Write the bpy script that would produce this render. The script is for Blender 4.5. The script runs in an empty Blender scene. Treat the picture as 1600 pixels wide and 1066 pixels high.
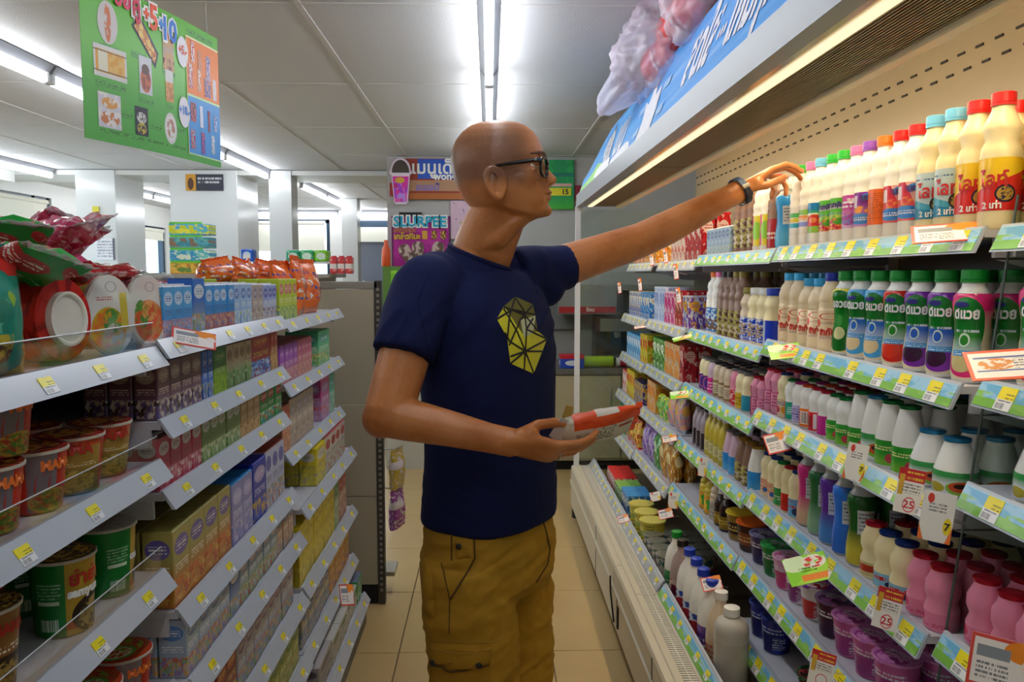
import bpy, bmesh, math, random
from math import sin, cos, pi, radians, atan2, sqrt
from mathutils import Vector, Matrix, noise, Euler
from mathutils.bvhtree import BVHTree
random.seed(11)
D = bpy.data
SC = bpy.context.scene
COL = SC.collection

# ------------------------------------------------------------------ camera, world, exposure
EYE = Vector((0, 0, 1.48))
YAW, PITCH = 1.6112, 4.7483
cam = D.cameras.new('camera')
cam.sensor_width = 36
cam.lens = 1240 / 1600 * 36
cam.clip_start = 0.05
co = D.objects.new('camera', cam)
co.location = EYE
co.rotation_euler = (radians(90 - PITCH), 0, radians(-YAW))
COL.objects.link(co)
SC.camera = co
SC.view_settings.view_transform = 'Standard'
SC.view_settings.look = 'None'
SC.view_settings.gamma = 1
SC.view_settings.use_curve_mapping = False
SC.view_settings.exposure = 0.14
W = D.worlds.new('sky')
SC.world = W
W.use_nodes = True
bg = W.node_tree.nodes['Background']
bg.inputs[0].default_value = (0.86, 0.93, 1.0, 1)
bg.inputs[1].default_value = 6.5
cy = SC.cycles
cy.use_denoising = True
cy.max_bounces = 8
cy.diffuse_bounces = 4
cy.glossy_bounces = 3
cy.transparent_max_bounces = 12
cy.transmission_bounces = 6
cy.caustics_reflective = False
cy.caustics_refractive = False
cy.sample_clamp_indirect = 6
TUBE = 25.0            # radiance of the ceiling tubes
WARM = 78.0            # radiance of the cooler's canopy tubes

# ------------------------------------------------------------------ colour and material helpers
def lin(c):
    return c / 12.92 if c <= 0.04045 else ((c + 0.055) / 1.055) ** 2.4

def C(h, a=1.0):
    h = h.lstrip('#')
    return (lin(int(h[0:2], 16) / 255), lin(int(h[2:4], 16) / 255), lin(int(h[4:6], 16) / 255), a)

MATS = {}

def mat(name, col, rough=0.5, metal=0.0, spec=0.5, emit=None, es=0.0, bump=None, alpha=None, coat=0.0, var=None):
    """plain surface; bump=(scale, strength), var=(scale, colour2) mottles the colour"""
    if name in MATS:
        return MATS[name]
    m = D.materials.new(name)
    m.use_nodes = True
    nt = m.node_tree
    b = nt.nodes['Principled BSDF']
    b.inputs['Base Color'].default_value = C(col)
    b.inputs['Roughness'].default_value = rough
    b.inputs['Metallic'].default_value = metal
    b.inputs['Specular IOR Level'].default_value = spec
    b.inputs['Coat Weight'].default_value = coat
    if emit:
        b.inputs['Emission Color'].default_value = C(emit)
        b.inputs['Emission Strength'].default_value = es
    if alpha is not None:
        b.inputs['Alpha'].default_value = alpha
    if bump or var:
        tc = nt.nodes.new('ShaderNodeTexCoord')
    if bump:
        n = nt.nodes.new('ShaderNodeTexNoise')
        n.inputs['Scale'].default_value = bump[0]
        n.inputs['Detail'].default_value = 4
        nt.links.new(tc.outputs['Object'], n.inputs['Vector'])
        bp = nt.nodes.new('ShaderNodeBump')
        bp.inputs['Strength'].default_value = bump[1]
        bp.inputs['Distance'].default_value = 0.01
        nt.links.new(n.outputs[0], bp.inputs['Height'])
        nt.links.new(bp.outputs[0], b.inputs['Normal'])
    if var:
        n = nt.nodes.new('ShaderNodeTexNoise')
        n.inputs['Scale'].default_value = var[0]
        n.inputs['Detail'].default_value = 5
        nt.links.new(tc.outputs['Object'], n.inputs['Vector'])
        mx = nt.nodes.new('ShaderNodeMix')
        mx.data_type = 'RGBA'
        mx.inputs[6].default_value = C(col)
        mx.inputs[7].default_value = C(var[1])
        nt.links.new(n.outputs[0], mx.inputs[0])
        nt.links.new(mx.outputs[2], b.inputs['Base Color'])
    MATS[name] = m
    return m

def clear_mat(name, tint='ffffff', gloss=0.12, rough=0.05, body=0.0, bodycol='ffffff', crumple=0):
    """thin clear sheet: see-through, with a share of mirror (and of milky body)"""
    if name in MATS:
        return MATS[name]
    m = D.materials.new(name)
    m.use_nodes = True
    nt = m.node_tree
    nt.nodes.remove(nt.nodes['Principled BSDF'])
    out = nt.nodes['Material Output']
    tr = nt.nodes.new('ShaderNodeBsdfTransparent')
    tr.inputs[0].default_value = C(tint)
    gl = nt.nodes.new('ShaderNodeBsdfGlossy')
    gl.inputs['Roughness'].default_value = rough
    if crumple:
        tc = nt.nodes.new('ShaderNodeTexCoord')
        n = nt.nodes.new('ShaderNodeTexNoise')
        n.noise_type = 'RIDGED_MULTIFRACTAL'
        n.inputs['Scale'].default_value = crumple
        n.inputs['Detail'].default_value = 5
        nt.links.new(tc.outputs['Object'], n.inputs['Vector'])
        bp = nt.nodes.new('ShaderNodeBump')
        bp.inputs['Strength'].default_value = 0.6
        bp.inputs['Distance'].default_value = 0.02
        nt.links.new(n.outputs[0], bp.inputs['Height'])
        nt.links.new(bp.outputs[0], gl.inputs['Normal'])
    lw = nt.nodes.new('ShaderNodeLayerWeight')
    lw.inputs[0].default_value = 0.25
    mr = nt.nodes.new('ShaderNodeMath')
    mr.operation = 'MULTIPLY_ADD'
    mr.inputs[1].default_value = 0.3
    mr.inputs[2].default_value = gloss
    nt.links.new(lw.outputs['Fresnel'], mr.inputs[0])
    mx = nt.nodes.new('ShaderNodeMixShader')
    nt.links.new(mr.outputs[0], mx.inputs[0])
    nt.links.new(tr.outputs[0], mx.inputs[1])
    nt.links.new(gl.outputs[0], mx.inputs[2])
    last = mx
    if body:
        df = nt.nodes.new('ShaderNodeBsdfDiffuse')
        df.inputs[0].default_value = C(bodycol)
        tl = nt.nodes.new('ShaderNodeBsdfTranslucent')
        tl.inputs[0].default_value = C(bodycol)
        m3 = nt.nodes.new('ShaderNodeMixShader')
        nt.links.new(df.outputs[0], m3.inputs[1])
        nt.links.new(tl.outputs[0], m3.inputs[2])
        m2 = nt.nodes.new('ShaderNodeMixShader')
        m2.inputs[0].default_value = body
        nt.links.new(mx.outputs[0], m2.inputs[1])
        nt.links.new(m3.outputs[0], m2.inputs[2])
        last = m2
    nt.links.new(last.outputs[0], out.inputs[0])
    MATS[name] = m
    return m

class PN:
    """small node writer for printed surfaces; u runs round the pack, v runs up it, both 0..1"""
    def __init__(s, m, mode):
        s.nt = m.node_tree
        tc = s.nt.nodes.new('ShaderNodeTexCoord')
        sep = s.nt.nodes.new('ShaderNodeSeparateXYZ')
        s.nt.links.new(tc.outputs['Generated'], sep.inputs[0])
        gx, gy, gz = sep.outputs
        if mode == 'cyl':
            a = s.m('SUBTRACT', gx, 0.5)
            b = s.m('SUBTRACT', 0.5, gy)
            at = s.m('ARCTAN2', a, b)
            s.u = s.m('MULTIPLY_ADD', at, 1 / pi, 0.5)
            s.v = gz
        elif mode == 'flat':
            s.u, s.v = gx, gy
        elif mode == 'wall':
            s.u, s.v = gx, gz
        else:
            t = s.m('ADD', gx, gy)
            t = s.m('MULTIPLY', t, 0.9995)
            s.u = s.m('FRACT', t)
            s.v = gz
        cb = s.nt.nodes.new('ShaderNodeCombineXYZ')
        s.nt.links.new(s.u, cb.inputs[0])
        s.nt.links.new(s.v, cb.inputs[1])
        s.uv = cb.outputs[0]
    def m(s, op, a, b=None, c=None):
        n = s.nt.nodes.new('ShaderNodeMath')
        n.operation = op
        for i, x in enumerate((a, b, c)):
            if x is None:
                continue
            if isinstance(x, (int, float)):
                n.inputs[i].default_value = x
            else:
                s.nt.links.new(x, n.inputs[i])
        return n.outputs[0]
    def vm(s, op, a, b):
        n = s.nt.nodes.new('ShaderNodeVectorMath')
        n.operation = op
        for i, x in enumerate((a, b)):
            if isinstance(x, tuple):
                n.inputs[i].default_value = x
            else:
                s.nt.links.new(x, n.inputs[i])
        return n
    def rect(s, u0, u1, v0, v1):
        a = s.m('COMPARE', s.u, (u0 + u1) / 2, (u1 - u0) / 2)
        b = s.m('COMPARE', s.v, (v0 + v1) / 2, (v1 - v0) / 2)
        return s.m('MULTIPLY', a, b)
    def ell(s, uc, vc, ru, rv):
        q = s.vm('MULTIPLY', s.uv, (1 / ru, 1 / rv, 0)).outputs[0]
        d = s.vm('DISTANCE', q, (uc / ru, vc / rv, 0))
        return s.m('LESS_THAN', d.outputs['Value'], 1)
    def noi(s, su, sv, thr, seed=0, soft=0.04):
        q = s.vm('MULTIPLY', s.uv, (su, sv, 0)).outputs[0]
        q = s.vm('ADD', q, (seed, seed * 1.7, seed * 0.3)).outputs[0]
        n = s.nt.nodes.new('ShaderNodeTexNoise')
        n.inputs['Scale'].default_value = 1
        n.inputs['Detail'].default_value = 3
        s.nt.links.new(q, n.inputs['Vector'])
        mr = s.nt.nodes.new('ShaderNodeMapRange')
        mr.inputs[1].default_value = thr - soft
        mr.inputs[2].default_value = thr + soft
        s.nt.links.new(n.outputs[0], mr.inputs[0])
        return mr.outputs[0]
    def mix(s, f, c0, c1):
        n = s.nt.nodes.new('ShaderNodeMix')
        n.data_type = 'RGBA'
        for i, x in ((0, f), (6, c0), (7, c1)):
            if isinstance(x, (tuple, float, int)):
                n.inputs[i].default_value = x
            else:
                s.nt.links.new(x, n.inputs[i])
        return n.outputs[2]

def pmat(name, base, layers=(), mode='box', rough=0.35, spec=0.5, coat=0.0):
    if name in MATS:
        return MATS[name]
    m = D.materials.new(name)
    m.use_nodes = True
    b = m.node_tree.nodes['Principled BSDF']
    b.inputs['Roughness'].default_value = rough
    b.inputs['Specular IOR Level'].default_value = spec
    b.inputs['Coat Weight'].default_value = coat
    p = PN(m, mode)
    c = C(base)
    for k, L in enumerate(layers):
        t, a = L[0], L[1:]
        if t == 'rect':
            c = p.mix(p.rect(*a[:4]), c, C(a[4]))
        elif t == 'ell':
            c = p.mix(p.ell(*a[:4]), c, C(a[4]))
        elif t == 'ring':
            f = p.m('SUBTRACT', p.ell(*a[:4]), p.ell(a[0], a[1], a[2] * .78, a[3] * .85))
            c = p.mix(f, c, C(a[4]))
        elif t == 'noi':      # su, sv, thr, col, rect
            f = p.noi(a[0], a[1], a[2], k * 3.1)
            if len(a) > 4:
                f = p.m('MULTIPLY', f, p.rect(*(a[4] if len(a) > 4 else (-1, 2, -1, 2))))
            c = p.mix(f, c, C(a[3]))
        elif t == 'enoi':     # ellipse filled with blotches
            f = p.m('MULTIPLY', p.noi(a[4], a[4], a[5], k * 2.3), p.ell(*a[:4]))
            c = p.mix(f, c, C(a[6]))
        elif t == 'vor':      # scale u, v, colours, rect
            q = p.vm('MULTIPLY', p.uv, (a[0], a[1], 0)).outputs[0]
            n = p.nt.nodes.new('ShaderNodeTexVoronoi')
            n.inputs['Scale'].default_value = 1
            p.nt.links.new(q, n.inputs['Vector'])
            r = p.nt.nodes.new('ShaderNodeValToRGB')
            r.color_ramp.interpolation = 'CONSTANT'
            cols = a[2]
            while len(r.color_ramp.elements) < len(cols):
                r.color_ramp.elements.new(0.5)
            for i, e in enumerate(r.color_ramp.elements):
                e.position = i / len(cols)
                e.color = C(cols[i])
            sp = p.nt.nodes.new('ShaderNodeSeparateColor')
            p.nt.links.new(n.outputs['Color'], sp.inputs[0])
            p.nt.links.new(sp.outputs[0], r.inputs[0])
            c = p.mix(p.rect(*a[3]), c, r.outputs[0])
        elif t == 'grad':     # v0, v1, colour
            mr = p.nt.nodes.new('ShaderNodeMapRange')
            mr.inputs[1].default_value = a[0]
            mr.inputs[2].default_value = a[1]
            p.nt.links.new(p.v, mr.inputs[0])
            f = mr.outputs[0]
            if len(a) > 3:
                f = p.m('MULTIPLY', f, p.rect(*a[3]))
            c = p.mix(f, c, C(a[2]))
        elif t == 'diag':     # a*u + b*v > c inside rect
            f = p.m('MULTIPLY', p.u, a[0])
            f = p.m('MULTIPLY_ADD', p.v, a[1], f)
            f = p.m('GREATER_THAN', f, a[2])
            f = p.m('MULTIPLY', f, p.rect(*(a[4] if len(a) > 4 else (-1, 2, -1, 2))))
            c = p.mix(f, c, C(a[3]))
        elif t == 'txt':      # u0 u1 v0 v1 colour rows
            f = p.rect(*a[:4])
            r = p.m('MULTIPLY', p.v, a[5] / (a[3] - a[2]))
            fr = p.m('LESS_THAN', p.m('FRACT', r), 0.55)
            fl = p.m('FLOOR', r)
            cb = p.nt.nodes.new('ShaderNodeCombineXYZ')
            p.nt.links.new(p.m('MULTIPLY', p.u, 22 / (a[1] - a[0])), cb.inputs[0])
            p.nt.links.new(p.m('MULTIPLY', fl, 7.31), cb.inputs[1])
            n = p.nt.nodes.new('ShaderNodeTexNoise')
            n.inputs['Scale'].default_value = 1
            n.inputs['Detail'].default_value = 2
            p.nt.links.new(cb.outputs[0], n.inputs['Vector'])
            g = p.m('GREATER_THAN', n.outputs[0], 0.47)
            f = p.m('MULTIPLY', p.m('MULTIPLY', f, fr), g)
            c = p.mix(f, c, C(a[4]))
        elif t == 'bars':     # u0 u1 v0 v1 colour count : bar code
            f = p.rect(*a[:4])
            n = p.nt.nodes.new('ShaderNodeTexNoise')
            n.noise_dimensions = '1D'
            n.inputs['Scale'].default_value = a[5] / (a[1] - a[0])
            n.inputs['Detail'].default_value = 0
            p.nt.links.new(p.u, n.inputs['W'])
            f = p.m('MULTIPLY', f, p.m('GREATER_THAN', n.outputs[0], 0.5))
            c = p.mix(f, c, C(a[4]))
        elif t == 'top':
            g = p.nt.nodes.new('ShaderNodeNewGeometry')
            sp = p.nt.nodes.new('ShaderNodeSeparateXYZ')
            p.nt.links.new(g.outputs['True Normal'], sp.inputs[0])
            c = p.mix(p.m('GREATER_THAN', sp.outputs[2], 0.7), c, C(a[0]))
    if isinstance(c, tuple):
        b.inputs['Base Color'].default_value = c
    else:
        m.node_tree.links.new(c, b.inputs['Base Color'])
    MATS[name] = m
    return m

# ------------------------------------------------------------------ geometry helpers
class MB:
    def __init__(s):
        s.v, s.f, s.m = [], [], []
    def add(s, vs, fs, mi=0):
        o = len(s.v)
        s.v += [tuple(x) for x in vs]
        s.f += [tuple(i + o for i in f) for f in fs]
        s.m += [mi] * len(fs)
        return s
    def box(s, x0, x1, y0, y1, z0, z1, mi=0, b=0.0):
        if b:
            vs, fs = [], []
            for z, k in ((z0, b), (z0 + b, 0), (z1 - b, 0), (z1, b)):
                vs += [(x0 + k, y0 + b, z), (x0 + b, y0 + k, z), (x1 - b, y0 + k, z), (x1 - k, y0 + b, z),
                       (x1 - k, y1 - b, z), (x1 - b, y1 - k, z), (x0 + b, y1 - k, z), (x0 + k, y1 - b, z)]
            fs.append(tuple(range(7, -1, -1)))
            for r in range(3):
                for i in range(8):
                    j = (i + 1) % 8
                    fs.append((r * 8 + i, r * 8 + j, r * 8 + 8 + j, r * 8 + 8 + i))
            fs.append(tuple(range(24, 32)))
            return s.add(vs, fs, mi)
        return s.add([(x0, y0, z0), (x1, y0, z0), (x1, y1, z0), (x0, y1, z0), (x0, y0, z1), (x1, y0, z1), (x1, y1, z1), (x0, y1, z1)],
                     [(3, 2, 1, 0), (4, 5, 6, 7), (0, 1, 5, 4), (1, 2, 6, 5), (2, 3, 7, 6), (3, 0, 4, 7)], mi)
    def loft(s, rings, mi=0, cap=True, close=True):
        n = len(rings[0])
        vs = [p for r in rings for p in r]
        fs = []
        for k in range(len(rings) - 1):
            for i in range(n if close else n - 1):
                j = (i + 1) % n
                fs.append((k * n + i, k * n + j, k * n + n + j, k * n + n + i))
        if cap and close:
            fs.append(tuple(range(n - 1, -1, -1)))
            e = (len(rings) - 1) * n
            fs.append(tuple(range(e, e + n)))
        return s.add(vs, fs, mi)
    def lathe(s, prof, n=16, mi=0, cx=0, cy=0, cz=0, cap=True, sx=1, sy=1):
        return s.loft([[(cx + r * sx * cos(2 * pi * i / n), cy + r * sy * sin(2 * pi * i / n), cz + z) for i in range(n)] for r, z in prof], mi, cap)
    def tube(s, path, r, n=8, mi=0, cap=True):
        path = [Vector(p) for p in path]
        rings = []
        up = None
        for i, p in enumerate(path):
            d = (path[min(i + 1, len(path) - 1)] - path[max(i - 1, 0)]).normalized()
            if up is None:
                up = Vector((0, 0, 1)) if abs(d.z) < 0.9 else Vector((1, 0, 0))
            a = d.cross(up).normalized()
            up = a.cross(d).normalized()
            rr = r[i] if isinstance(r, (list, tuple)) else r
            rings.append([tuple(p + a * rr * cos(2 * pi * k / n) + up * rr * sin(2 * pi * k / n)) for k in range(n)])
        return s.loft(rings, mi, cap)
    def prism(s, pts, axis, a, b, mi=0):
        """outline pts in the two other axes, extruded from a to b along axis"""
        def P(p, q):
            return {'x': (q, p[0], p[1]), 'y': (p[0], q, p[1]), 'z': (p[0], p[1], q)}[axis]
        n = len(pts)
        vs = [P(p, a) for p in pts] + [P(p, b) for p in pts]
        fs = [tuple(range(n)), tuple(range(2 * n - 1, n - 1, -1))]
        fs += [(i, i + n, (i + 1) % n + n, (i + 1) % n) for i in range(n)]
        return s.add(vs, fs, mi)
    def xf(s, M, start=0):
        for i in range(start, len(s.v)):
            s.v[i] = tuple(M @ Vector(s.v[i]))
        return s
    def mesh(s, name, mats, smooth=True, ang=35, fix=True):
        me = D.meshes.new(name)
        me.from_pydata(s.v, [], s.f)
        for q in (mats if isinstance(mats, (list, tuple)) else [mats]):
            me.materials.append(q)
        me.polygons.foreach_set('material_index', s.m)
        if fix:
            bm = bmesh.new()
            bm.from_mesh(me)
            bmesh.ops.recalc_face_normals(bm, faces=bm.faces)
            bm.to_mesh(me)
            bm.free()
        if smooth:
            me.polygons.foreach_set('use_smooth', [True] * len(me.polygons))
            me.set_sharp_from_angle(angle=radians(ang))
        me.update()
        return me

def obj(name, data, parent=None, loc=(0, 0, 0), rot=(0, 0, 0), label=None, cat=None, group=None, kind=None):
    if isinstance(data, tuple):
        data = data[0].mesh(name, *data[1:])
    o = D.objects.new(name, data)
    COL.objects.link(o)
    o.location = loc
    o.rotation_euler = rot
    if parent:
        o.parent = parent
    for k, v in (('label', label), ('category', cat), ('group', group), ('kind', kind)):
        if v:
            o[k] = v
    return o

def thing(name, label, cat, loc=(0, 0, 0), rot=(0, 0, 0), group=None):
    return obj(name, None, None, loc, rot, label, cat, group)

def dup(root, loc, rot=None, label=None, group=None, scale=None):
    r = root.copy()
    COL.objects.link(r)
    r.location = loc
    if rot is not None:
        r.rotation_euler = rot
    if scale:
        r.scale = scale
    if label:
        r['label'] = label
    if group:
        r['group'] = group
    for ch in KIDS.get(root.name, ()):
        c = ch.copy()
        COL.objects.link(c)
        c.parent = r
        for g in KIDS.get(ch.name, ()):
            d = g.copy()
            COL.objects.link(d)
            d.parent = c
    return r
KIDS = {}

def kid(name, data, parent, **k):
    o = obj(name, data, parent, **k)
    KIDS.setdefault(parent.name, []).append(o)
    return o

def at(u, v, X=None, Y=None, Z=None):
    """a sight line of the photograph (1600 x 1066) met with a plane of the room"""
    th, ps = radians(PITCH), radians(YAW)
    f = Vector((sin(ps) * cos(th), cos(ps) * cos(th), -sin(th)))
    r = Vector((cos(ps), -sin(ps), 0))
    d = f + r * ((u - 800) / 1240) + r.cross(f) * ((533 - v) / 1240)
    t = X / d.x if X is not None else Y / d.y if Y is not None else (Z - EYE.z) / d.z
    return EYE + d * t

def text_mesh(body, size=0.05, bold=0.0, depth=0.0, align='CENTER', sx=1.0):
    cu = D.curves.new('lettering', 'FONT')
    cu.body = body
    cu.size = size
    cu.align_x = align
    cu.align_y = 'CENTER'
    cu.offset = bold
    cu.extrude = depth
    cu.resolution_u = 2
    o = D.objects.new('lettering', cu)
    COL.objects.link(o)
    dg = bpy.context.evaluated_depsgraph_get()
    me = D.meshes.new_from_object(o.evaluated_get(dg))
    D.objects.remove(o)
    D.curves.remove(cu)
    for p in me.vertices:
        p.co.x *= sx
    return me

def lettering(body, size, material, parent, M, bold=0.0, name='lettering', sx=1.0, bend=None, fit=None):
    """printed words; text runs along local x, stands along local y; M places it on the parent"""
    me = text_mesh(body, size, bold, sx=sx)
    if fit:
        xs_ = [p.co.x for p in me.vertices]
        k = fit / (max(xs_) - min(xs_))
        for p in me.vertices:
            p.co.x *= k
    me.materials.clear()
    me.materials.append(material)
    if bend:                       # wrap round a vertical cylinder of radius bend: front is -y
        for p in me.vertices:
            a = p.co.x / bend
            p.co = Vector((bend * sin(a), -bend * cos(a), p.co.y))
    me.transform(M)
    me.update()
    return kid(name, me, parent)

def facing(axis, x, y, z):
    """matrix that stands flat text up against a wall: '-y' faces the viewer looking along +y, '+x', '-x', '+z'"""
    T = Matrix.Translation((x, y, z))
    R = {'-y': Matrix.Rotation(pi / 2, 4, 'X'), '+x': Matrix.Rotation(pi / 2, 4, 'Z') @ Matrix.Rotation(pi / 2, 4, 'X'),
         '-x': Matrix.Rotation(-pi / 2, 4, 'Z') @ Matrix.Rotation(pi / 2, 4, 'X'), '+z': Matrix.Identity(4)}[axis]
    return T @ R
# ------------------------------------------------------------------ the room
ORD = ['first', 'second', 'third', 'fourth', 'fifth', 'sixth', 'seventh', 'eighth', 'ninth', 'tenth', 'eleventh', 'twelfth', 'thirteenth', 'fourteenth']
CEIL = 2.45
XL, XR, YF, YB = -4.7, 2.3, -1.0, 12.2
m_tile = mat('floor_tile_glaze', 'c2a675', 0.24, var=(3.0, 'b39766'))
m_grout = mat('floor_grout', '6d5a40', 0.8)
m_wall = mat('wall_paint', 'dcdcd8', 0.45, bump=(60, 0.05))
m_gloss = mat('pillar_paint', 'dfe1e0', 0.18)
m_ceil = mat('ceiling_board', 'd9d9da', 0.85, bump=(160, 0.25), var=(220, 'c6c6c8'))
m_tbar = mat('ceiling_bar', 'cfcdcb', 0.6)
m_white = mat('white_enamel', 'e9ebee', 0.35)
m_tube = mat('tube_glow', 'ffffff', 0.5, emit='f4f9ff', es=TUBE)
m_frame = mat('window_frame_blue', '1d3448', 0.4)
m_glass = clear_mat('window_glass', 'f2fbff', 0.03)
m_blind = mat('roller_blind', 'e2e0d2', 0.8)
m_steel = mat('brushed_steel', 'b9b6ae', 0.32, metal=0.85)
m_black = mat('black_plastic', '15151a', 0.45)
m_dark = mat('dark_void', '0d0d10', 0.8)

fl = obj('floor', (MB().box(XL - .1, XR + .1, YF - .1, YB + .1, -0.12, -0.006), m_grout), kind='structure')
T = 0.6
tile_me = MB().box(-T / 2 + .0022, T / 2 - .0022, -T / 2 + .0022, T / 2 - .0022, -0.006, 0, 0, 0.0012).mesh('tile', m_tile, False)
xs = [-0.36 + T * (k + .5) for k in range(-7, 5)]
ys = [3.02 + T * (k + .5) for k in range(-7, 15)]
for x in xs:
    for y in ys:
        obj('tile', tile_me, fl, (x, y, 0))

cl = obj('ceiling', (MB().box(XL - .1, XR + .1, YF - .1, YB + .1, CEIL + .012, CEIL + .12), mat('ceiling_void', '8a8886', 0.9)), kind='structure')
PXW, PYW = 0.683, 1.2
pan = MB().box(-PXW / 2 + .008, PXW / 2 - .008, -PYW / 2 + .008, PYW / 2 - .008, CEIL, CEIL + .012, 0, 0.003).mesh('ceiling_panel', m_ceil, False)
cx = [PXW * (k + .5) for k in range(-7, 4)]
cyy = [2.95 + PYW * (k + .5) for k in range(-4, 8)]
for x in cx:
    for y in cyy:
        obj('ceiling_panel', pan, cl, (x, y, 0))
tb = MB()
for k in range(-7, 5):
    tb.box(PXW * k - .011, PXW * k + .011, YF, YB, CEIL - .004, CEIL + .004)
for k in range(-3, 9):
    tb.box(XL, XR, 2.95 + PYW * k - .011, 2.95 + PYW * k + .011, CEIL - .003, CEIL + .005)
obj('ceiling_grid', (tb, m_tbar, False), cl, kind='stuff')

def wall_with_holes(name, axis, pos, th, a0, a1, z1, holes, m=m_wall):
    """upright slab along an axis with rectangular openings (a, b, zlow, zhigh)"""
    mb = MB()
    def bx(p, q, z0, zz):
        if q - p > 1e-4 and zz - z0 > 1e-4:
            mb.box(pos, pos + th, p, q, z0, zz) if axis == 'y' else mb.box(p, q, pos, pos + th, z0, zz)
    p = a0
    for (h0, h1, zl, zh) in sorted(holes):
        bx(p, h0, 0, z1)
        bx(h0, h1, 0, zl)
        bx(h0, h1, zh, z1)
        p = h1
    bx(p, a1, 0, z1)
    return obj(name, (mb, m, False), kind='structure')

LW = [(5.6, 8.75, 0.9, 2.3), (10.1, 11.75, 0.5, 2.16)]
BW = [(-3.7, -2.42, 1.1, 2.32)]
wall_with_holes('wall_left', 'y', XL - .15, .15, YF, YB, CEIL + .05, LW)
wall_with_holes('wall_back', 'x', YB, .15, XL - .15, XR + .1, CEIL + .05, BW)
wall_with_holes('wall_right', 'y', XR, .1, YF, YB, CEIL + .05, [])
wall_with_holes('wall_front', 'x', YF - .1, .1, XL - .15, XR + .1, CEIL + .05, [])
m_part = mat('partition_paint', 'b7b7b4', 0.5)
obj('wall_counter', (MB().box(-0.84, XR, 6.62, 6.74, 0, CEIL), m_part, False), kind='structure')

def window(n, axis, a0, a1, z0, z1, pos, blind, mull=()):
    f = MB()
    w, d = 0.055, 0.07
    def bx(p, q, za, zb, k=0, dd=d):
        f.box(pos - dd / 2, pos + dd / 2, p, q, za, zb) if axis == 'y' else f.box(p, q, pos - dd / 2, pos + dd / 2, za, zb)
    bx(a0, a1, z1 - w, z1)
    bx(a0, a1, z0, z0 + w)
    bx(a0, a0 + w, z0, z1)
    bx(a1 - w, a1, z0, z1)
    for q in mull:
        bx(q - .03, q + .03, z0, z1)
    wn = obj('window_%d' % n, (f, m_frame, False), kind='structure')
    e = sorted([a0] + list(mull) + [a1])
    for i in range(len(e) - 1):
        g = MB()
        p, q = e[i] + .03, e[i + 1] - .03
        g.box(pos - .003, pos + .003, p, q, z0 + .05, z1 - .05) if axis == 'y' else g.box(p, q, pos - .003, pos + .003, z0 + .05, z1 - .05)
        obj('pane', (g, m_glass, False), wn)
    if blind:
        b = MB()
        s = .06 if axis == 'y' else -.06
        if axis == 'y':
            b.box(pos + s, pos + s + .004, a0 + .08, a1 - .1, blind, z1 - .07)
            b.box(pos + s - .01, pos + s + .014, a0 + .08, a1 - .1, blind - .02, blind)
            b.tube([(pos + s, a0 + .07, z1 - .05), (pos + s, a1 - .09, z1 - .05)], .025, 10)
        else:
            b.box(a0 + .08, a1 - .08, pos + s, pos + s + .004, blind, z1 - .07)
            b.box(a0 + .08, a1 - .08, pos + s - .01, pos + s + .014, blind - .02, blind)
            b.tube([(a0 + .07, pos + s, z1 - .05), (a1 - .07, pos + s, z1 - .05)], .025, 10)
        obj('blind', (b, m_blind), wn)
    return wn
window(1, 'y', 5.6, 8.75, .9, 2.3, XL - .06, 1.98, (8.45,))
window(2, 'y', 10.1, 11.75, .5, 2.16, XL - .06, 1.99, (10.95,))
window(3, 'x', -3.7, -2.42, 1.1, 2.32, YB + .05, 1.86)
obj('ground', (MB().box(-30, XL - .15, -20, 40, -.2, -.05).box(XL - .15, 20, YB + .15, 40, -.2, -.05), mat('outside_concrete', 'cfcac2', 0.9), False), kind='structure')

# glazed back door beside the last pillar
m_dglass = mat('door_dim_glass', '6d7280', 0.12)
dr = obj('door_1', (MB().box(-2.06, -2.0, YB - .05, YB, 0, 2.3).box(-1.0, -.94, YB - .05, YB, 0, 2.3).box(-2.06, -.94, YB - .05, YB, 2.2, 2.3).box(-2.06, -.94, YB - .05, YB, 0, .12), m_frame, False), kind='structure')
obj('pane', (MB().box(-2.0, -1.0, YB - .03, YB - .015, .12, 2.0), m_dglass, False), dr)
obj('blind', (MB().box(-2.0, -1.0, YB - .09, YB - .08, 1.98, 2.2), m_blind, False), dr)
obj('handle', (MB().tube([(-1.9, YB - .1, .9), (-1.9, YB - .1, 1.4)], .018), m_steel), dr)

# pillars and the dropped beam between the two halves of the shop
obj('trim_1', (MB().box(XL, -.82, 7.5, 8.1, CEIL - .05, CEIL - .006), m_wall, False), kind='structure')
for k, (x0, x1, y0, y1) in enumerate([(-3.80, -3.44, 7.5, 8.1), (-2.945, -2.33, 7.5, 8.15), (-2.04, -1.83, 7.5, 7.72), (-1.87, -1.67, 10.2, 10.42)]):
    obj('wall_pillar', (MB().box(x0, x1, y0 - .015, y1, 0, CEIL - .006, 0, .004), m_gloss, False), kind='structure')
obj('trim_2', (MB().box(XL, -4.35, 5.2, 7.5, 2.33, CEIL - .006), m_wall, False), kind='structure')
for s, (a, b, c, d) in {'left': (XL, XL + .012, YF, YB), 'back': (XL, -.85, YB - .012, YB), 'counter': (-.84, XR, 6.608, 6.62)}.items():
    obj('baseboard_' + s, (MB().box(a, b, c, d, 0, .1), mat('skirting', '8c8a86', 0.5), False), kind='structure')

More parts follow.
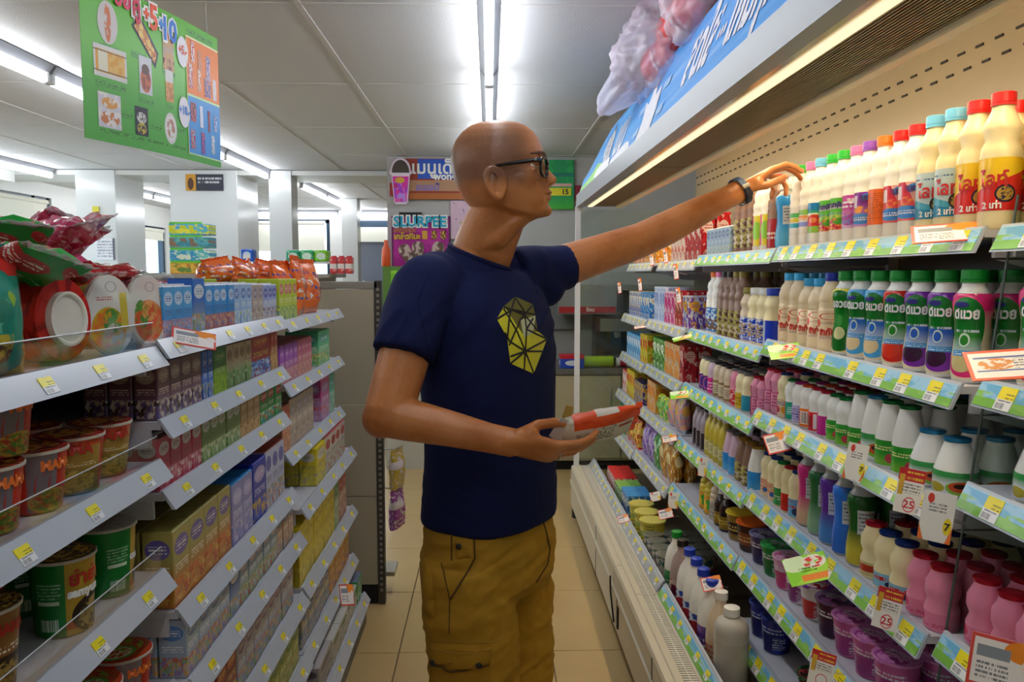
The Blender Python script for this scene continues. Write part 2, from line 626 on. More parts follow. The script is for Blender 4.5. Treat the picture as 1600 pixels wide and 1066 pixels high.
# ------------------------------------------------------------------ ceiling battens
def batten():
    r = thing('batten_light', 'x', 'ceiling light')
    h = MB()
    h.prism([(-.042, 0), (.042, 0), (.016, -.036), (-.016, -.036)], 'y', -.6, .6)
    kid('housing', (h, mat('batten_grey', '85878d', .5), False), r)
    t = MB().tube([(0, -.575, -.066), (0, .575, -.066)], .017, 10)
    kid('tube', (t, m_tube), r)
    for s in (-1, 1):
        kid('lamp_holder', (MB().box(-.02, .02, s * .585 - .012, s * .585 + .012, -.082, -.03, 0, .004), m_white, False), r)
    return r
lamp0 = batten()
rows = [('the row over the aisle', 0.0, 1.4, 4), ('the row behind the noodle shelves', -2.05, 1.4, 5),
        ('the row nearest the window wall', -4.0, 1.4, 5), ('the row beyond the dropped beam', -1.92, 8.25, 3),
        ('the far row by the second window', -3.95, 8.3, 3)]
n = 0
for where, x, y0, cnt in rows:
    for k in range(cnt):
        lab = '%s white batten light in %s' % (ORD[k], where)
        loc = (x, y0 + .6 + 1.22 * k, CEIL - .004)
        if n == 0:
            lamp0.location = loc
            lamp0['label'] = lab
            lamp0['group'] = 'batten lights'
        else:
            dup(lamp0, loc, None, lab, 'batten lights')
        n += 1
for k, x in enumerate((-2.85, -1.55)):
    dup(lamp0, (x, 12.02, CEIL - .004), (0, 0, pi / 2), ('batten light laid crosswise above the back window', 'batten light laid crosswise above the glazed door')[k], 'batten lights')
# lamps behind the photographer keep the near end of the aisle lit like the rest
for k, (x, y) in enumerate([(0, .6), (-2.05, .6), (1.6, .4)]):
    dup(lamp0, (x, y, CEIL - .004), None, 'batten light overhead behind the photographer, %s' % ('over the aisle', 'over the noodle shelves', 'over the cooler')[k], 'batten lights')
# ------------------------------------------------------------------ packs: builders shared by both sides of the aisle
PROTO = {}
ROWN = ['front', 'second', 'third', 'fourth', 'fifth']
random.seed(5)

def place(key, build, loc, rz, label, cat, group):
    if key not in PROTO:
        r = build()
        PROTO[key] = r
        r.location = loc
        r.rotation_euler = (0, 0, rz)
        r['label'] = label
        r['group'] = group
    else:
        r = dup(PROTO[key], loc, (0, 0, rz), label, group)
    r['category'] = cat
    return r

def pk(name, base, accent, pics, logo, top, rough=0.32, txt='f4f2ea'):
    return pmat(name, base, [('grad', .62, .3, accent), ('vor', 7, 11, pics, (0, 1, .04, .36)),
                             ('noi', 16, 12, .56, accent, (0, 1, .04, .4)),
                             ('ell', .5, .76, .4, .13, logo), ('txt', .2, .8, .71, .81, txt, 2),
                             ('txt', .12, .88, .44, .56, txt, 3), ('top', top)], 'box', rough)

def carton(nm, w, d, h, m, seam=None):
    def b():
        r = obj(nm, (MB().box(-w / 2, w / 2, -d / 2, d / 2, 0, h, 0, .0022), m, False), None, cat=nm)
        if seam:
            kid('top_seam', (MB().box(-w / 2 + .001, w / 2 - .001, -.005, .005, h - .001, h + .0035, 0), seam, False), r)
        return r
    return b

def pouch(nm, w, d, h, m, seal=None, seed=0, crumple=1.0):
    """soft bag standing up: pillow body with crimped top"""
    def b():
        rings = []
        n = 20
        N = 12
        for k in range(N + 1):
            t = k / N
            z = h * t
            fat = (sin(pi * min(1, max(0.02, t * .92 + .1))) ** .55) * d / 2
            if t > .9:
                fat *= (1 - t) / .1 * .9 + .06
            ww = w / 2 * (1 - .08 * sin(pi * t))
            ring = []
            for i in range(n):
                a = 2 * pi * i / n
                ca, sa = cos(a), sin(a)
                e = .55
                x = ww * math.copysign(abs(ca) ** e, ca)
                y = fat * math.copysign(abs(sa) ** .8, sa)
                q = noise.noise(Vector((x * 30 + seed, y * 30, z * 30)))
                q2 = crumple * (q + .5 * noise.noise(Vector((x * 70, y * 90, z * 70 + seed))))
                ring.append((x + q2 * .004, y + q2 * .009 * (1 if t < .95 else .3), z + (q2 * .006 if t > .5 else 0)))
            rings.append(ring)
        r = obj(nm, (MB().loft(rings), m, True, 60), None, cat=nm)
        if seal:
            v = []
            for i in range(13):
                x = -w / 2 + w * i / 12
                v.append((x, .002 * (-1) ** i, h - .004 + .004 * noise.noise(Vector((x * 40, seed, 0)))))
            f = MB()
            f.loft([[(p[0], p[1] - .001, p[2] - .002) for p in v] + [(p[0], p[1] + .001, p[2] - .002) for p in v[::-1]],
                    [(p[0], p[1] - .001, p[2] + .018) for p in v] + [(p[0], p[1] + .001, p[2] + .018) for p in v[::-1]]])
            kid('top_seal', (f, seal, False), r)
        return r
    return b

def bottle(nm, prof, capr, caph, body, cap, label=None, lab=None, n=16, extra=None, foil=False):
    """lathe bottle: root is the body, cap and printed sleeve are its parts. lab=(z0,z1) height range of the sleeve"""
    def rad(z):
        for (r0, z0), (r1, z1) in zip(prof, prof[1:]):
            if z0 <= z <= z1 and z1 > z0:
                return r0 + (r1 - r0) * (z - z0) / (z1 - z0)
        return prof[-1][0]
    def b():
        r = obj(nm, (MB().lathe(prof, n), body, True, 50), None, cat=nm)
        H = prof[-1][1]
        if foil:
            cp = [(capr, H - .002), (capr * 1.06, H + .001), (capr * 1.04, H + caph), (capr * .8, H + caph + .0015), (.002, H + caph)]
        else:
            cp = [(capr, H - .004), (capr, H - .004 + caph * .22), (capr * .96, H - .004 + caph * .26), (capr, H - .004 + caph * .3), (capr * .98, H + caph * .93), (capr * .88, H + caph), (.002, H + caph)]
        kid('foil_cap' if foil else 'cap', (MB().lathe(cp, n), cap, True, 40), r)
        if label:
            zs = sorted({lab[0], lab[1]} | {z for _, z in prof if lab[0] < z < lab[1]})
            kid('sleeve_label', (MB().lathe([(rad(z) + .0005, z) for z in zs], n, cap=False), label, True, 50, False), r)
        if extra:
            extra(r, rad)
        return r
    return b

def cup(nm, r0, r1, h, body, lid, rim, letters=None, tab=False, lidname='foil_lid'):
    def b():
        r = obj(nm, (MB().lathe([(r0 * .9, 0), (r0, .003), (r0 + (r1 - r0) * .97, h * .97), (r1, h)], 22), body, True, 40), None, cat=nm)
        kid('rim', (MB().lathe([(r1 - .001, h - .003), (r1 + .003, h - .002), (r1 + .003, h + .002), (r1 - .002, h + .003)], 22, cap=False), rim, True, 60, True), r)
        l = MB().lathe([(r1 + .0015, h + .0025), (r1 + .0015, h + .0035), (.001, h + .0042)], 22)
        if tab:
            l.box(-.008, .008, -r1 - .014, -r1 + .004, h + .0025, h + .0035)
        kid(lidname, (l, lid, True, 40), r)
        for t in letters or ():
            body_, size, z, col, sx, off = t
            R = r0 + (r1 - r0) * z / h + .0014
            lettering(body_, size, col, r, Matrix.Rotation(off, 4, 'Z') @ Matrix.Translation((0, 0, z)), 0.0012, 'lettering', sx, R)
        return r
    return b

def tilt_tag(m, w=.032, h=.026):
    return MB().box(-w / 2, w / 2, -.0006, .0006, -h / 2, h / 2).mesh('price_tag', m, False)

m_tag = pmat('price_tag_print', 'eef0f2', [('rect', 0, 1, .46, 1, 'f2e21e'), ('txt', .45, .95, .5, .72, '6d6a18', 1), ('bars', .05, .6, .05, .3, '50505a', 24), ('txt', .1, .9, .32, .44, '707078', 1)], 'wall', .3)
m_tagr = m_tag
tag_small = tilt_tag(m_tag)
tag_big = tilt_tag(m_tag, .05, .046)
m_shelf = mat('shelf_enamel', 'c6c6cc', 0.42)
m_lip = mat('shelf_lip', 'b9bfca', 0.25)
m_back = mat('gondola_back', '3a2a24', 0.7)
m_guard = clear_mat('clear_guard', 'ffffff', 0.05)

def shelf(unit, side, y0, y1, zl, xf, xb, lipmat, tags, tagme, strip=None, liph=.030, slope=.024):
    """one shelf (a part); its lip, price strip and price tags are sub-parts. side -1: faces +x from the left; +1: faces -x"""
    s = side
    zt = zl + liph
    X = lambda d: s * (xf + d)
    d = MB()
    d.box(*sorted((X(slope), s * xb)), y0 + .004, y1 - .004, zt - .014, zt)
    d.box(*sorted((X(slope + .02), s * xb)), y0 + .003, y0 + .012, zt - .05, zt - .014)
    d.box(*sorted((X(slope + .02), s * xb)), y1 - .012, y1 - .003, zt - .05, zt - .014)
    sh = obj('shelf', (d, m_shelf, False), unit)
    pr = [(X(0), zl), (X(slope), zt + .006), (X(slope + .006), zt + .006), (X(.007), zl)]
    obj('lip', (MB().prism(pr, 'y', y0 + .002, y1 - .002), lipmat, False), sh)
    ang = atan2(slope, liph + .006)
    cxm, czm = X(slope / 2 - .0022), zl + (liph + .006) / 2
    if strip:
        L = y1 - y0 - .01
        me = MB().box(-L / 2, L / 2, -.0006, .0006, -(liph + .002) / 2, (liph + .002) / 2).mesh('price_strip', strip, False)
        obj('price_strip', me, sh, (X(slope / 2 - .0012), (y0 + y1) / 2, czm), (s * -ang * -1 if False else -ang, 0, -s * pi / 2))
    for ty in tags:
        obj('price_tag', tagme, sh, (cxm, ty, czm - (0 if strip else .002)), (-ang, 0, -s * pi / 2))
    return sh

def run(items, side, zt, xf, y0, place_name, gap=.0015, jit=.03, turn=0.0):
    """items: (key, builder, w, d, count, rows, description, category, extra z). laid from y0 away from the camera"""
    y = y0
    for it in items:
        key, build, w, d, cnt, rws, desc, cat = it[:8]
        dz = it[8] if len(it) > 8 else 0
        grp = desc + ' group, ' + place_name
        for i in range(cnt):
            yy = y + w * (i + .5)
            for j in range(rws):
                x = xf + .034 + d * (j + .5) + j * .003 + random.uniform(0, .003)
                if cnt > 1 and rws > 1:
                    lab = '%s %s from near end, %s row, %s' % (ORD[i % 14], desc, ROWN[j], place_name)
                elif cnt > 1:
                    lab = '%s %s from near end, %s' % (ORD[i % 14], desc, place_name)
                elif rws > 1:
                    lab = '%s, %s row, %s' % (desc, ROWN[j], place_name)
                else:
                    lab = '%s on the %s' % (desc, place_name)
                if len(lab.replace('-', '').split()) > 15:
                    lab = lab.replace(' from near end', '')
                place(key, build, (side * x, yy, zt + dz + .0004), -side * pi / 2 + side * turn + random.uniform(-jit, jit) * (.4 if 'carton' in desc or 'box' in desc else 1), lab, cat, grp)
        y += w * cnt + gap

# ------------------------------------------------------------------ shelving along the left of the aisle
YA0, YA1, YB1, YC1 = 0.55, 1.5, 2.4, 3.3
ZA = [(1.312, .60), (1.098, .60), (.885, .60), (.665, .59), (.43, .56), (.1, .51)]
ZB = [(1.323, .60), (1.171, .60), (1.033, .60), (.80, .58), (.66, .56), (.47, .556), (.27, .55), (.10, .51)]
ZC = [(1.308, .60), (1.111, .60), (.899, .60), (.73, .556), (.48, .556), (.27, .556), (.10, .51)]
LH = .030

def gondola(label, y0, y1, shelves, ntag):
    u = thing('gondola_shelving', label, 'shelving', (0, 0, 0), group='shelving down the carton side of the aisle')
    u.location = (-.8, (y0 + y1) / 2, 0)
    off = Vector((.8, -(y0 + y1) / 2, 0))
    obj('back_panel', (MB().box(-1.02, -1.0, y0, y1, .02, 1.40), m_back, False), u, off)
    obj('base', (MB().box(-1.0, -.53, y0, y1, 0, .085), mat('kick_grey', '6f6d6a', .5), False), u, off)
    for y in (y0 + .015, y1 - .015):
        obj('upright', (MB().box(-1.0, -.96, y - .014, y + .014, .08, 1.42), mat('upright_grey', '85858a', .4), False), u, off)
    w = MB()
    for k in range(3):
        w.tube([(-1.0, y0 + .01, 1.425 + .018 * k), (-1.0, y1 - .01, 1.425 + .018 * k)], .003, 6)
    for k in range(int((y1 - y0) / .09)):
        w.tube([(-1.0, y0 + .05 + .09 * k, 1.38), (-1.0, y0 + .05 + .09 * k, 1.465)], .0022, 5)
    obj('wire_fence', (w, mat('wire_chrome', '77757a', .3, metal=.7)), u, off, kind='stuff')
    for (z, xf), nt in zip(shelves, ntag):
        sh = shelf(u, -1, y0, y1, z, xf, 1.0, m_lip, [y0 + (y1 - y0) * (i + .5) / nt + .03 * noise.noise(Vector((i * 3.3, z * 9, 0))) for i in range(nt)], tag_small)
        sh.location = off
    return u
gA = gondola('grey shelving bay with noodle cups and bowls, nearest the camera', YA0, YA1, ZA, [6, 5, 5, 5, 5, 5])
gB = gondola('grey shelving bay of milk cartons between noodle bay and far bay', YA1, YB1, ZB, [6, 5, 5, 5, 5, 5, 5, 5])
gC = gondola('grey shelving bay at the far end beside the beige end panel', YB1, YC1, ZC, [5, 5, 5, 5, 5, 5, 5])
for (z, xf) in ZA[:3]:
    g = obj('clear_guard', (MB().box(-xf - .027, -xf - .0255, YA0 + .01, YA1 - .01, z + LH, z + LH + .05), m_guard, False), gA, (.8, -(YA0 + YA1) / 2, 0))
    obj('guard_edge', (MB().tube([(-xf - .026, YA0 + .01, z + LH + .05), (-xf - .026, YA1 - .01, z + LH + .05)], .0012, 5), mat('guard_edge_clear', 'c9cdd2', .2)), g)

P = lambda bay, k: '%s shelf, %s' % (('top', 'second', 'third', 'fourth', 'fifth', 'sixth', 'seventh', 'lowest')[k], bay)
m_seam = mat('foil_seam', 'cfd2d8', .35)
m_seamb = mat('brown_seam', '6b5a4a', .5)
K = {}
def ct(key, w, d, h, base, accent, pics, logo, top, txt='f4f2ea', seam=None, nm='drink_carton'):
    K[key] = (carton(nm, w, d, h, pk('print_' + key, base, accent, pics, logo, top, txt=txt), seam), w, d)
    return K[key]
def it(key, cnt, rws, desc, cat='carton', dz=0):
    b, w, d = K[key]
    return (key, b, w, d, cnt, rws, desc, cat, dz)

ct('blue_milk', .052, .042, .105, '4fa3dc', '3f8ed2', ['b98aa0', 'd9a7a0', 'a7b6d9', 'c98f8a'], 'c9d9ee', 'e4e2e6', '2d4a9a', m_seam)
ct('blue_orange_milk', .05, .042, .105, '3f93d6', '3a86c8', ['d98a5a', 'c86a4a', 'e8b48a', 'b8584a'], 'c7d6ec', 'e4e2e6', '2d4a9a', m_seam)
ct('pale_blue_milk', .05, .042, .105, 'a9c6e6', '9fc0e4', ['d7e2ee', '8fb0dc', 'b9cfa8', 'e4e8ea'], '5a7ac0', 'dedfe6', 'eef2f8', m_seam)
ct('tan_milk', .05, .042, .102, 'b8a6a0', 'b5a29a', ['8f7f80', 'cdbcae', 'a08a80', 'd6cabc'], '8c7a92', 'dad4d0', 'efe6da', m_seam)
ct('violet_milk', .048, .042, .1, '9aa8d6', 'c9cfe4', ['6a5aa0', 'd6d2e0', '5a4a38', 'b09a70'], '4a4aa8', 'd4d4e0', 'f2f2f8', m_seam)
ct('choco_carton', .06, .045, .112, '6a4048', '7a5a70', ['cdb8a0', '6b5d92', '3c2a26', 'd8cfc0'], '9a8070', '5c1f28', 'd9c8b0', m_seamb)
ct('blue_carton', .034, .04, .11, '3f6fc4', '4a7cc8', ['8fb0d8', '3a5aa8', '9a9a70', 'c0d0e0'], '2d4aa0', '2a2a58', 'dfe8f6', m_seamb)
ct('green_tall_box', .09, .05, .115, '2f7a1c', '86a818', ['7aa41a', '8fb820', '6c9618', '9ab82a'], '3c8a22', '1c5a18', 'c6d68a', nm='snack_box')
ct('tan_green_carton', .05, .04, .11, 'cdbb96', '5a8a4a', ['6fa05c', '4a7c3c', 'a9b890', '8f7a50'], 'a08458', '8c5a44', '6a4a2c', m_seam)
ct('red_blue_box', .19, .05, .125, 'a81e22', '8a1c2c', ['4a8ad0', '7fb0e0', '2f5ca8', 'b8d0ec'], 'c43a2a', '8a1418', 'f0d060', nm='snack_box')
ct('red_tan_carton', .035, .045, .125, 'b8422e', 'c09a60', ['c8a468', 'b08a50', 'd0b47c', 'a87c4a'], 'c83a26', '8c2018', 'f0e0b0')
ct('strawberry_carton', .057, .042, .105, 'c23a5a', 'c85a70', ['d8a0a8', 'b83a50', 'e0c8c0', '9a2c40'], 'd8d0d0', '7a1c30', '8a4a58', m_seam)
ct('melon_carton', .055, .042, .105, '7a9a58', '8aa868', ['c0cc98', '5f8a40', 'd8d8b8', '9ab070'], 'd2d6cc', '2c5a34', '5a7a48', m_seam)
ct('wheat_carton', .056, .042, .1, 'c09a66', 'c8a470', ['b0844c', 'd8b888', 'a8743c', 'c8a060'], 'c8a878', '9a5a48', 'f2e4c8', m_seam)
ct('green_pack', .075, .045, .1, '1f9a3c', '2aa848', ['d8e6d0', '1c8a34', 'c83a30', '2c8ac0'], 'b83a38', 'c4908c', 'f0f6ea', nm='snack_box')
ct('gold_formula', .088, .06, .155, 'a89a52', 'c07838', ['d8622c', 'c8903c', 'b84a2a', 'd8a850'], '6a5aa0', '8c8440', 'f0ecdc', nm='formula_box')
ct('lilac_formula', .085, .06, .15, '8f8fc4', 'a09acc', ['b8b4d8', '8a84be', '7c90c8', 'c8c4de'], 'c0b8dc', '2f8ad0', 'e8e8f4', nm='formula_box')
ct('deep_blue_box', .12, .06, .16, '2438a8', '2a3ea8', ['e0b820', '3048b4', 'd8ac1c', '5a6ac0'], 'b8a8c8', '2a3ab0', 'e8e0f0', nm='formula_box')
ct('white_red_top', .066, .055, .165, 'c8cce0', 'b8c0dc', ['7aa068', 'c86a50', '8aa8d0', 'd8d4c0'], '6a6ab8', 'b8483c', '4a4a8c', nm='formula_box')
ct('pastel_box', .066, .055, .12, 'a8bcd0', '9ab0c8', ['c86a48', 'd8a860', '88a870', '9a7ab0'], '5a8ac8', '88a0b0', 'f0f0f0', nm='cereal_box')
ct('blue_back_box', .07, .055, .12, '2a6ac0', '8098b8', ['d89a50', '98b070', 'c8ccd8', '7a98c8'], 'd8dce4', '1c3c78', '6a7a98', nm='cereal_box')
ct('spring_box', .066, .055, .125, '7a98b8', '88a8a0', ['90b060', 'c86a48', 'b8c8d8', 'a8bc78'], 'b8b0c8', '7890a0', 'f4f4ee', nm='cereal_box')
ct('peach_box', .06, .055, .12, 'b89a88', 'b08a70', ['c8a078', '7898b8', 'a87858', 'd0b898'], '5a7aa8', '9a8878', 'f0e8dc', nm='cereal_box')
ct('dark_red_box', .07, .055, .135, '8c2030', '98303c', ['c8a030', 'b83a34', '6a8a40', 'd0b048'], 'c8502c', '5a1420', 'f2d878', nm='cereal_box')
ct('white_blue_box', .066, .055, .135, 'b8b8c4', '98a8c4', ['c85a48', '88a860', '6a88c0', 'd0a868'], '7a5a90', '7a2c34', 'f6f6f6', nm='cereal_box')
ct('green_yellow_bag_box', .075, .055, .14, 'a8b84a', '98a840', ['c8b478', '7a9a38', 'd0c088', 'b0a050'], '3a8a30', '2a7a24', 'f0f0d8', nm='tea_box')
ct('lime_box', .055, .06, .13, 'b8c832', 'c4cc4a', ['8ab040', '5a90b0', 'd8d860', '98b848'], 'd0607a', 'a8c038', 'f6f6e0', nm='snack_box')
ct('pink_violet_carton', .056, .045, .125, '9a4ab0', 'c07898', ['d8a898', 'c88a80', 'b06a90', 'e0c0a8'], 'a858b8', 'a83a38', 'f2dcec')
ct('rose_carton', .05, .045, .125, 'c0687c', 'c88488', ['d8a890', 'c89080', 'b86a74', 'e0c0a8'], 'b04a70', 'a83a38', 'f6e4e0')
ct('mint_box', .2, .06, .13, '58c088', '9ac8a0', ['d0b860', '7ab84a', 'c8d890', '58b078'], '48b0a0', '2a9a40', 'f0f8f0', nm='snack_box')
ct('salmon_carton', .1, .05, .15, 'd07058', 'c88a68', ['b88a60', 'd89a70', 'c07a58', 'e0b088'], 'd85a48', '6a3a2c', 'f4e4d4')
ct('cream_carton', .085, .05, .155, 'c0b0a0', 'b8a898', ['98887a', 'd0c0b0', 'a89888', 'c8b8a4'], 'a8a0a8', '8a7868', 'f2ece0')
ct('pink_box', .16, .06, .16, 'b84a88', 'b090b8', ['d05a50', 'b890c0', 'c07898', 'c8a0c4'], 'a880b8', 'a03a70', 'f4e4f0', nm='snack_box')
ct('aqua_box', .1, .06, .155, '5ab898', '88c0a8', ['78b8a0', 'a0c8b4', '60a890', 'b8d0c0'], '48a8a0', '3a9a78', 'eef8f2', nm='snack_box')
ct('yellow_carton', .15, .06, .13, 'd8c82a', 'd0c048', ['c8b83a', 'e0d458', 'b0a890', 'd4c84a'], 'd8d4c8', 'd8c428', '8a8a70', nm='snack_box')
ct('white_red_carton', .095, .055, .135, 'c8c4bc', 'c0b8a8', ['98a888', 'd0ccc4', 'b83a34', 'c8c8b8'], 'b8302c', 'b8444c', '7a6a60', nm='snack_box')
ct('yellow_tall', .07, .055, .19, 'd4c41c', 'ccb82c', ['d8cc48', 'b8a430', 'e0d450', 'c8b824'], 'e4d83c', 'd0c010', '8a7a20', nm='tea_box')
ct('green_white_box', .09, .055, .19, 'a8b898', '98b080', ['b8c8a8', '78a060', 'd0d4c4', '90a878'], '3a8a30', '1c7a20', 'f2f4ee', nm='tea_box')
ct('red_white_box', .08, .055, .185, 'b89880', 'b08878', ['c8b098', 'b04a40', 'd0bca8', '98705c'], 'c02a22', 'c03228', 'f6ece4', nm='tea_box')
ct('orange_box', .1, .055, .15, 'c89030', 'c08438', ['d8a848', 'b8742c', '8a5aa0', 'e0b85c'], 'd0a040', 'a8601c', 'f6e8c8', nm='tea_box')
ct('blue_stripe_box', .085, .055, .13, 'b8b0a0', '7a90a8', ['4a78b0', 'c8bca8', '90a0b0', 'b09878'], '3a6ab0', '4a5a6a', 'f4f0e8', nm='tea_box')
ct('white_flat_box', .14, .07, .09, 'c2bfb6', 'bdb8a8', ['a8a898', 'd0ccc0', '8a9a78', 'c0b8a0'], '5a7a48', 'd2d0c8', '5a5a54', nm='medicine_box')
ct('green_end_box', .12, .07, .1, '2a9a3c', '78a888', ['d0d8d0', '2c8a38', 'a8c0b0', '48a058'], '5a6a9a', '6a7a9a', 'f0f6f0', nm='medicine_box')
ct('grey_book_box', .2, .07, .1, 'a8a09c', '98908c', ['888080', 'b8b0ac', '706a68', 'c0b8b4'], '6a6468', 'b8b4b4', '4a4648', nm='medicine_box')

BN = 'milk bay'
z = lambda S, k: S[k][0] + LH
run([it('blue_milk', 3, 2, 'blue milk carton'), it('blue_back_box', 1, 1, 'white-sided blue milk carton'), it('blue_orange_milk', 4, 2, 'blue and orange milk carton'), it('pale_blue_milk', 3, 2, 'pale blue milk carton'), it('tan_milk', 2, 2, 'beige milk carton'), it('violet_milk', 3, 2, 'violet-striped milk carton')], -1, z(ZB, 0), .6, 1.565, P(BN, 0))

for k in range(6):
    place('lime_row', carton('snack_box', .145, .09, .115, pmat('print_lime_row', '9cb436', [('rect', .08, .92, .12, .9, '8fa84c'), ('top', '9cb83a')], 'box', .4)), (-.86, 2.33 + .152 * k, z(ZB, 0) + .0006 - (.015 if k else 0)), pi / 2, '%s plain lime box from near end, standing behind the milk cartons' % ORD[k], 'box', 'lime boxes behind the milk cartons')
run([it('choco_carton', 4, 3, 'brown chocolate carton'), it('blue_carton', 2, 3, 'narrow blue carton'), it('green_tall_box', 1, 2, 'dark green box'), it('tan_green_carton', 4, 3, 'tan and green carton'), it('red_blue_box', 1, 2, 'red box with blue oval'), it('red_tan_carton', 2, 2, 'slim red-topped carton')], -1, z(ZB, 1) - .0, .6, 1.52, P(BN, 1))
run([it('strawberry_carton', 4, 3, 'red strawberry carton'), it('melon_carton', 5, 3, 'green melon carton'), it('wheat_carton', 3, 3, 'wheat-coloured carton'), it('green_pack', 3, 2, 'bright green pack')], -1, z(ZB, 2), .6, 1.515, P(BN, 2))
run([it('gold_formula', 4, 3, 'gold and orange formula box'), it('lilac_formula', 2, 2, 'lilac formula box'), it('deep_blue_box', 1, 2, 'deep blue box'), it('white_red_top', 3, 2, 'white box with red top')], -1, z(ZB, 3), .58, 1.515, P(BN, 3))
run([it('pastel_box', 4, 3, 'pastel blue box'), it('blue_back_box', 1, 2, 'blue-backed box'), it('spring_box', 5, 2, 'spring-coloured box'), it('peach_box', 3, 2, 'peach box')], -1, z(ZB, 4) - 0, .56, 1.515, P(BN, 4))
run([it('dark_red_box', 4, 3, 'dark red cereal box'), it('white_blue_box', 8, 2, 'white and blue box')], -1, z(ZB, 5), .556, 1.52, P(BN, 5))
run([it('peach_box', 4, 2, 'tan tea box'), it('green_yellow_bag_box', 8, 2, 'green and yellow tea box')], -1, z(ZB, 6), .55, 1.52, P(BN, 6))
run([it('grey_book_box', 2, 2, 'grey box'), it('blue_stripe_box', 4, 2, 'blue-striped box')], -1, z(ZB, 7), .51, 1.53, P(BN, 7))
BN = 'far bay'
run([it('lime_box', 4, 2, 'lime snack box')], -1, z(ZC, 0), .6, 2.415, P(BN, 0))
run([it('pink_violet_carton', 4, 3, 'pink and violet carton'), it('rose_carton', 4, 3, 'rose carton')], -1, z(ZC, 1), .6, 2.41, P(BN, 1))
run([it('mint_box', 1, 2, 'mint green box')], -1, z(ZC, 1), .6, 2.95, P(BN, 1))
run([it('salmon_carton', 1, 2, 'salmon carton'), it('cream_carton', 4, 2, 'cream carton')], -1, z(ZC, 2), .6, 2.41, P(BN, 2))
run([it('pink_box', 1, 2, 'pink box'), it('aqua_box', 1, 2, 'aqua box')], -1, z(ZC, 2), .6, 2.97, P(BN, 2))
run([it('yellow_carton', 1, 2, 'yellow box'), it('white_red_carton', 4, 3, 'white and red box')], -1, z(ZC, 3), .556, 2.68, P(BN, 3))
run([it('yellow_tall', 8, 3, 'tall yellow tea box'), it('green_white_box', 1, 2, 'green-topped white box'), it('red_white_box', 2, 2, 'red-topped white box')], -1, z(ZC, 4), .556, 2.41, P(BN, 4))
run([it('blue_stripe_box', 5, 2, 'blue-striped box'), it('orange_box', 4, 2, 'orange tea box')], -1, z(ZC, 5), .556, 2.43, P(BN, 5))
run([it('grey_book_box', 1, 2, 'grey lettered box')], -1, z(ZC, 6), .51, 2.45, P(BN, 6))
run([it('white_flat_box', 4, 3, 'white medicine box')], -1, z(ZC, 6), .51, 2.66, P(BN, 6))
run([it('green_end_box', 1, 2, 'green and white box, at the far end')], -1, z(ZC, 6), .51, 3.225 - .06, P(BN, 6))
# orange crisp bags leaning over the far end of the top shelf
m_crisp = pmat('print_orange_crisps', 'e4661c', [('vor', 9, 9, ['f08a30', 'd8481c', 'f0e8e0', '3c4a9c', 'e87424', 'e05a18', 'ea7a2a'], (0, 1, .25, .85)), ('noi', 9, 9, .52, 'e86a20'), ('rect', 0, 1, 0, .12, 'c87a50')], 'box', .18)
m_seal = mat('orange_seal', 'd9571a', .25)
for k, (x, y, zz, rz, s) in enumerate([(-.71, 2.72, 0, 1.4, .95), (-.69, 2.84, 0, 1.65, 1.05), (-.69, 2.98, 0, 1.3, 1.0), (-.70, 3.13, 0, 1.7, .95)]):
    p = place('orange_crisps', pouch('crisp_bag', .16, .07, .185, m_crisp, m_seal, 3), (x, y, z(ZC, 0) + zz + .002), rz, '%s orange crisp bag from near end, on the top shelf of far bay' % ORD[k], 'crisp bag', 'orange crisp bags')
    p.scale = (s, 1, s)
for k in range(6):
    p = dup(PROTO['orange_crisps'], (-.84 + .02 * (k % 2), 2.46 + .15 * k, z(ZB, 0) + .102), (.12, .1 if k % 2 else -.12, 1.3 + .25 * (k % 3)), '%s orange crisp bag lying on the lime boxes, from near end' % ORD[k], 'orange crisp bags on the lime boxes')
    p.scale = (.85, 1.1, .40)

# ------------------------------------------------------------------ noodle bay
m_rim = mat('cup_rim', 'c4beb0', .4)
m_lidf = pmat('foil_lid_red', 'a8342a', [('noi', 5, 5, .5, '7c2018'), ('enoi', .5, .5, .4, .4, 9, .5, 'c8a050'), ('ell', .5, .5, .15, .12, 'c88a3c')], 'flat', .25)
m_lidy = pmat('foil_lid_gold', '7a5a28', [('noi', 5, 5, .5, '4c3418'), ('enoi', .5, .45, .42, .4, 9, .5, 'b89a48')], 'flat', .25)
m_lids = pmat('foil_lid_silver', '9a968e', [('noi', 6, 6, .55, '7c766c'), ('txt', .3, .7, .4, .6, '6a645c', 3)], 'flat', .3)
m_cupr = pmat('print_red_cup', 'c22a18', [('rect', .3, .6, .05, .97, '7c7076'), ('noi', 30, 2, .62, 'b82c1c', (.3, .6, .3, .97)), ('ell', .55, .2, .25, .2, 'c89a3c'), ('enoi', .55, .2, .22, .17, 16, .5, '5f8a2c'), ('enoi', .52, .24, .2, .15, 13, .55, 'b8381c'), ('rect', .78, 1, .0, 1, 'd03a1c'), ('bars', .82, .94, .12, .28, 'e8e4dc', 26)], 'cyl', .3)
m_cupr2 = pmat('print_red_gold_cup', 'b8301c', [('rect', .3, .9, 0, 1, 'a88438'), ('grad', .55, .1, '7c6a28', (.3, .9, 0, 1)), ('ell', .6, .25, .26, .22, '8a7a34'), ('enoi', .6, .25, .24, .2, 15, .48, 'c8a84a'), ('rect', .3, .9, .86, 1, 'c8502c'), ('txt', .36, .84, .52, .6, 'e4d8a8', 2)], 'cyl', .3)
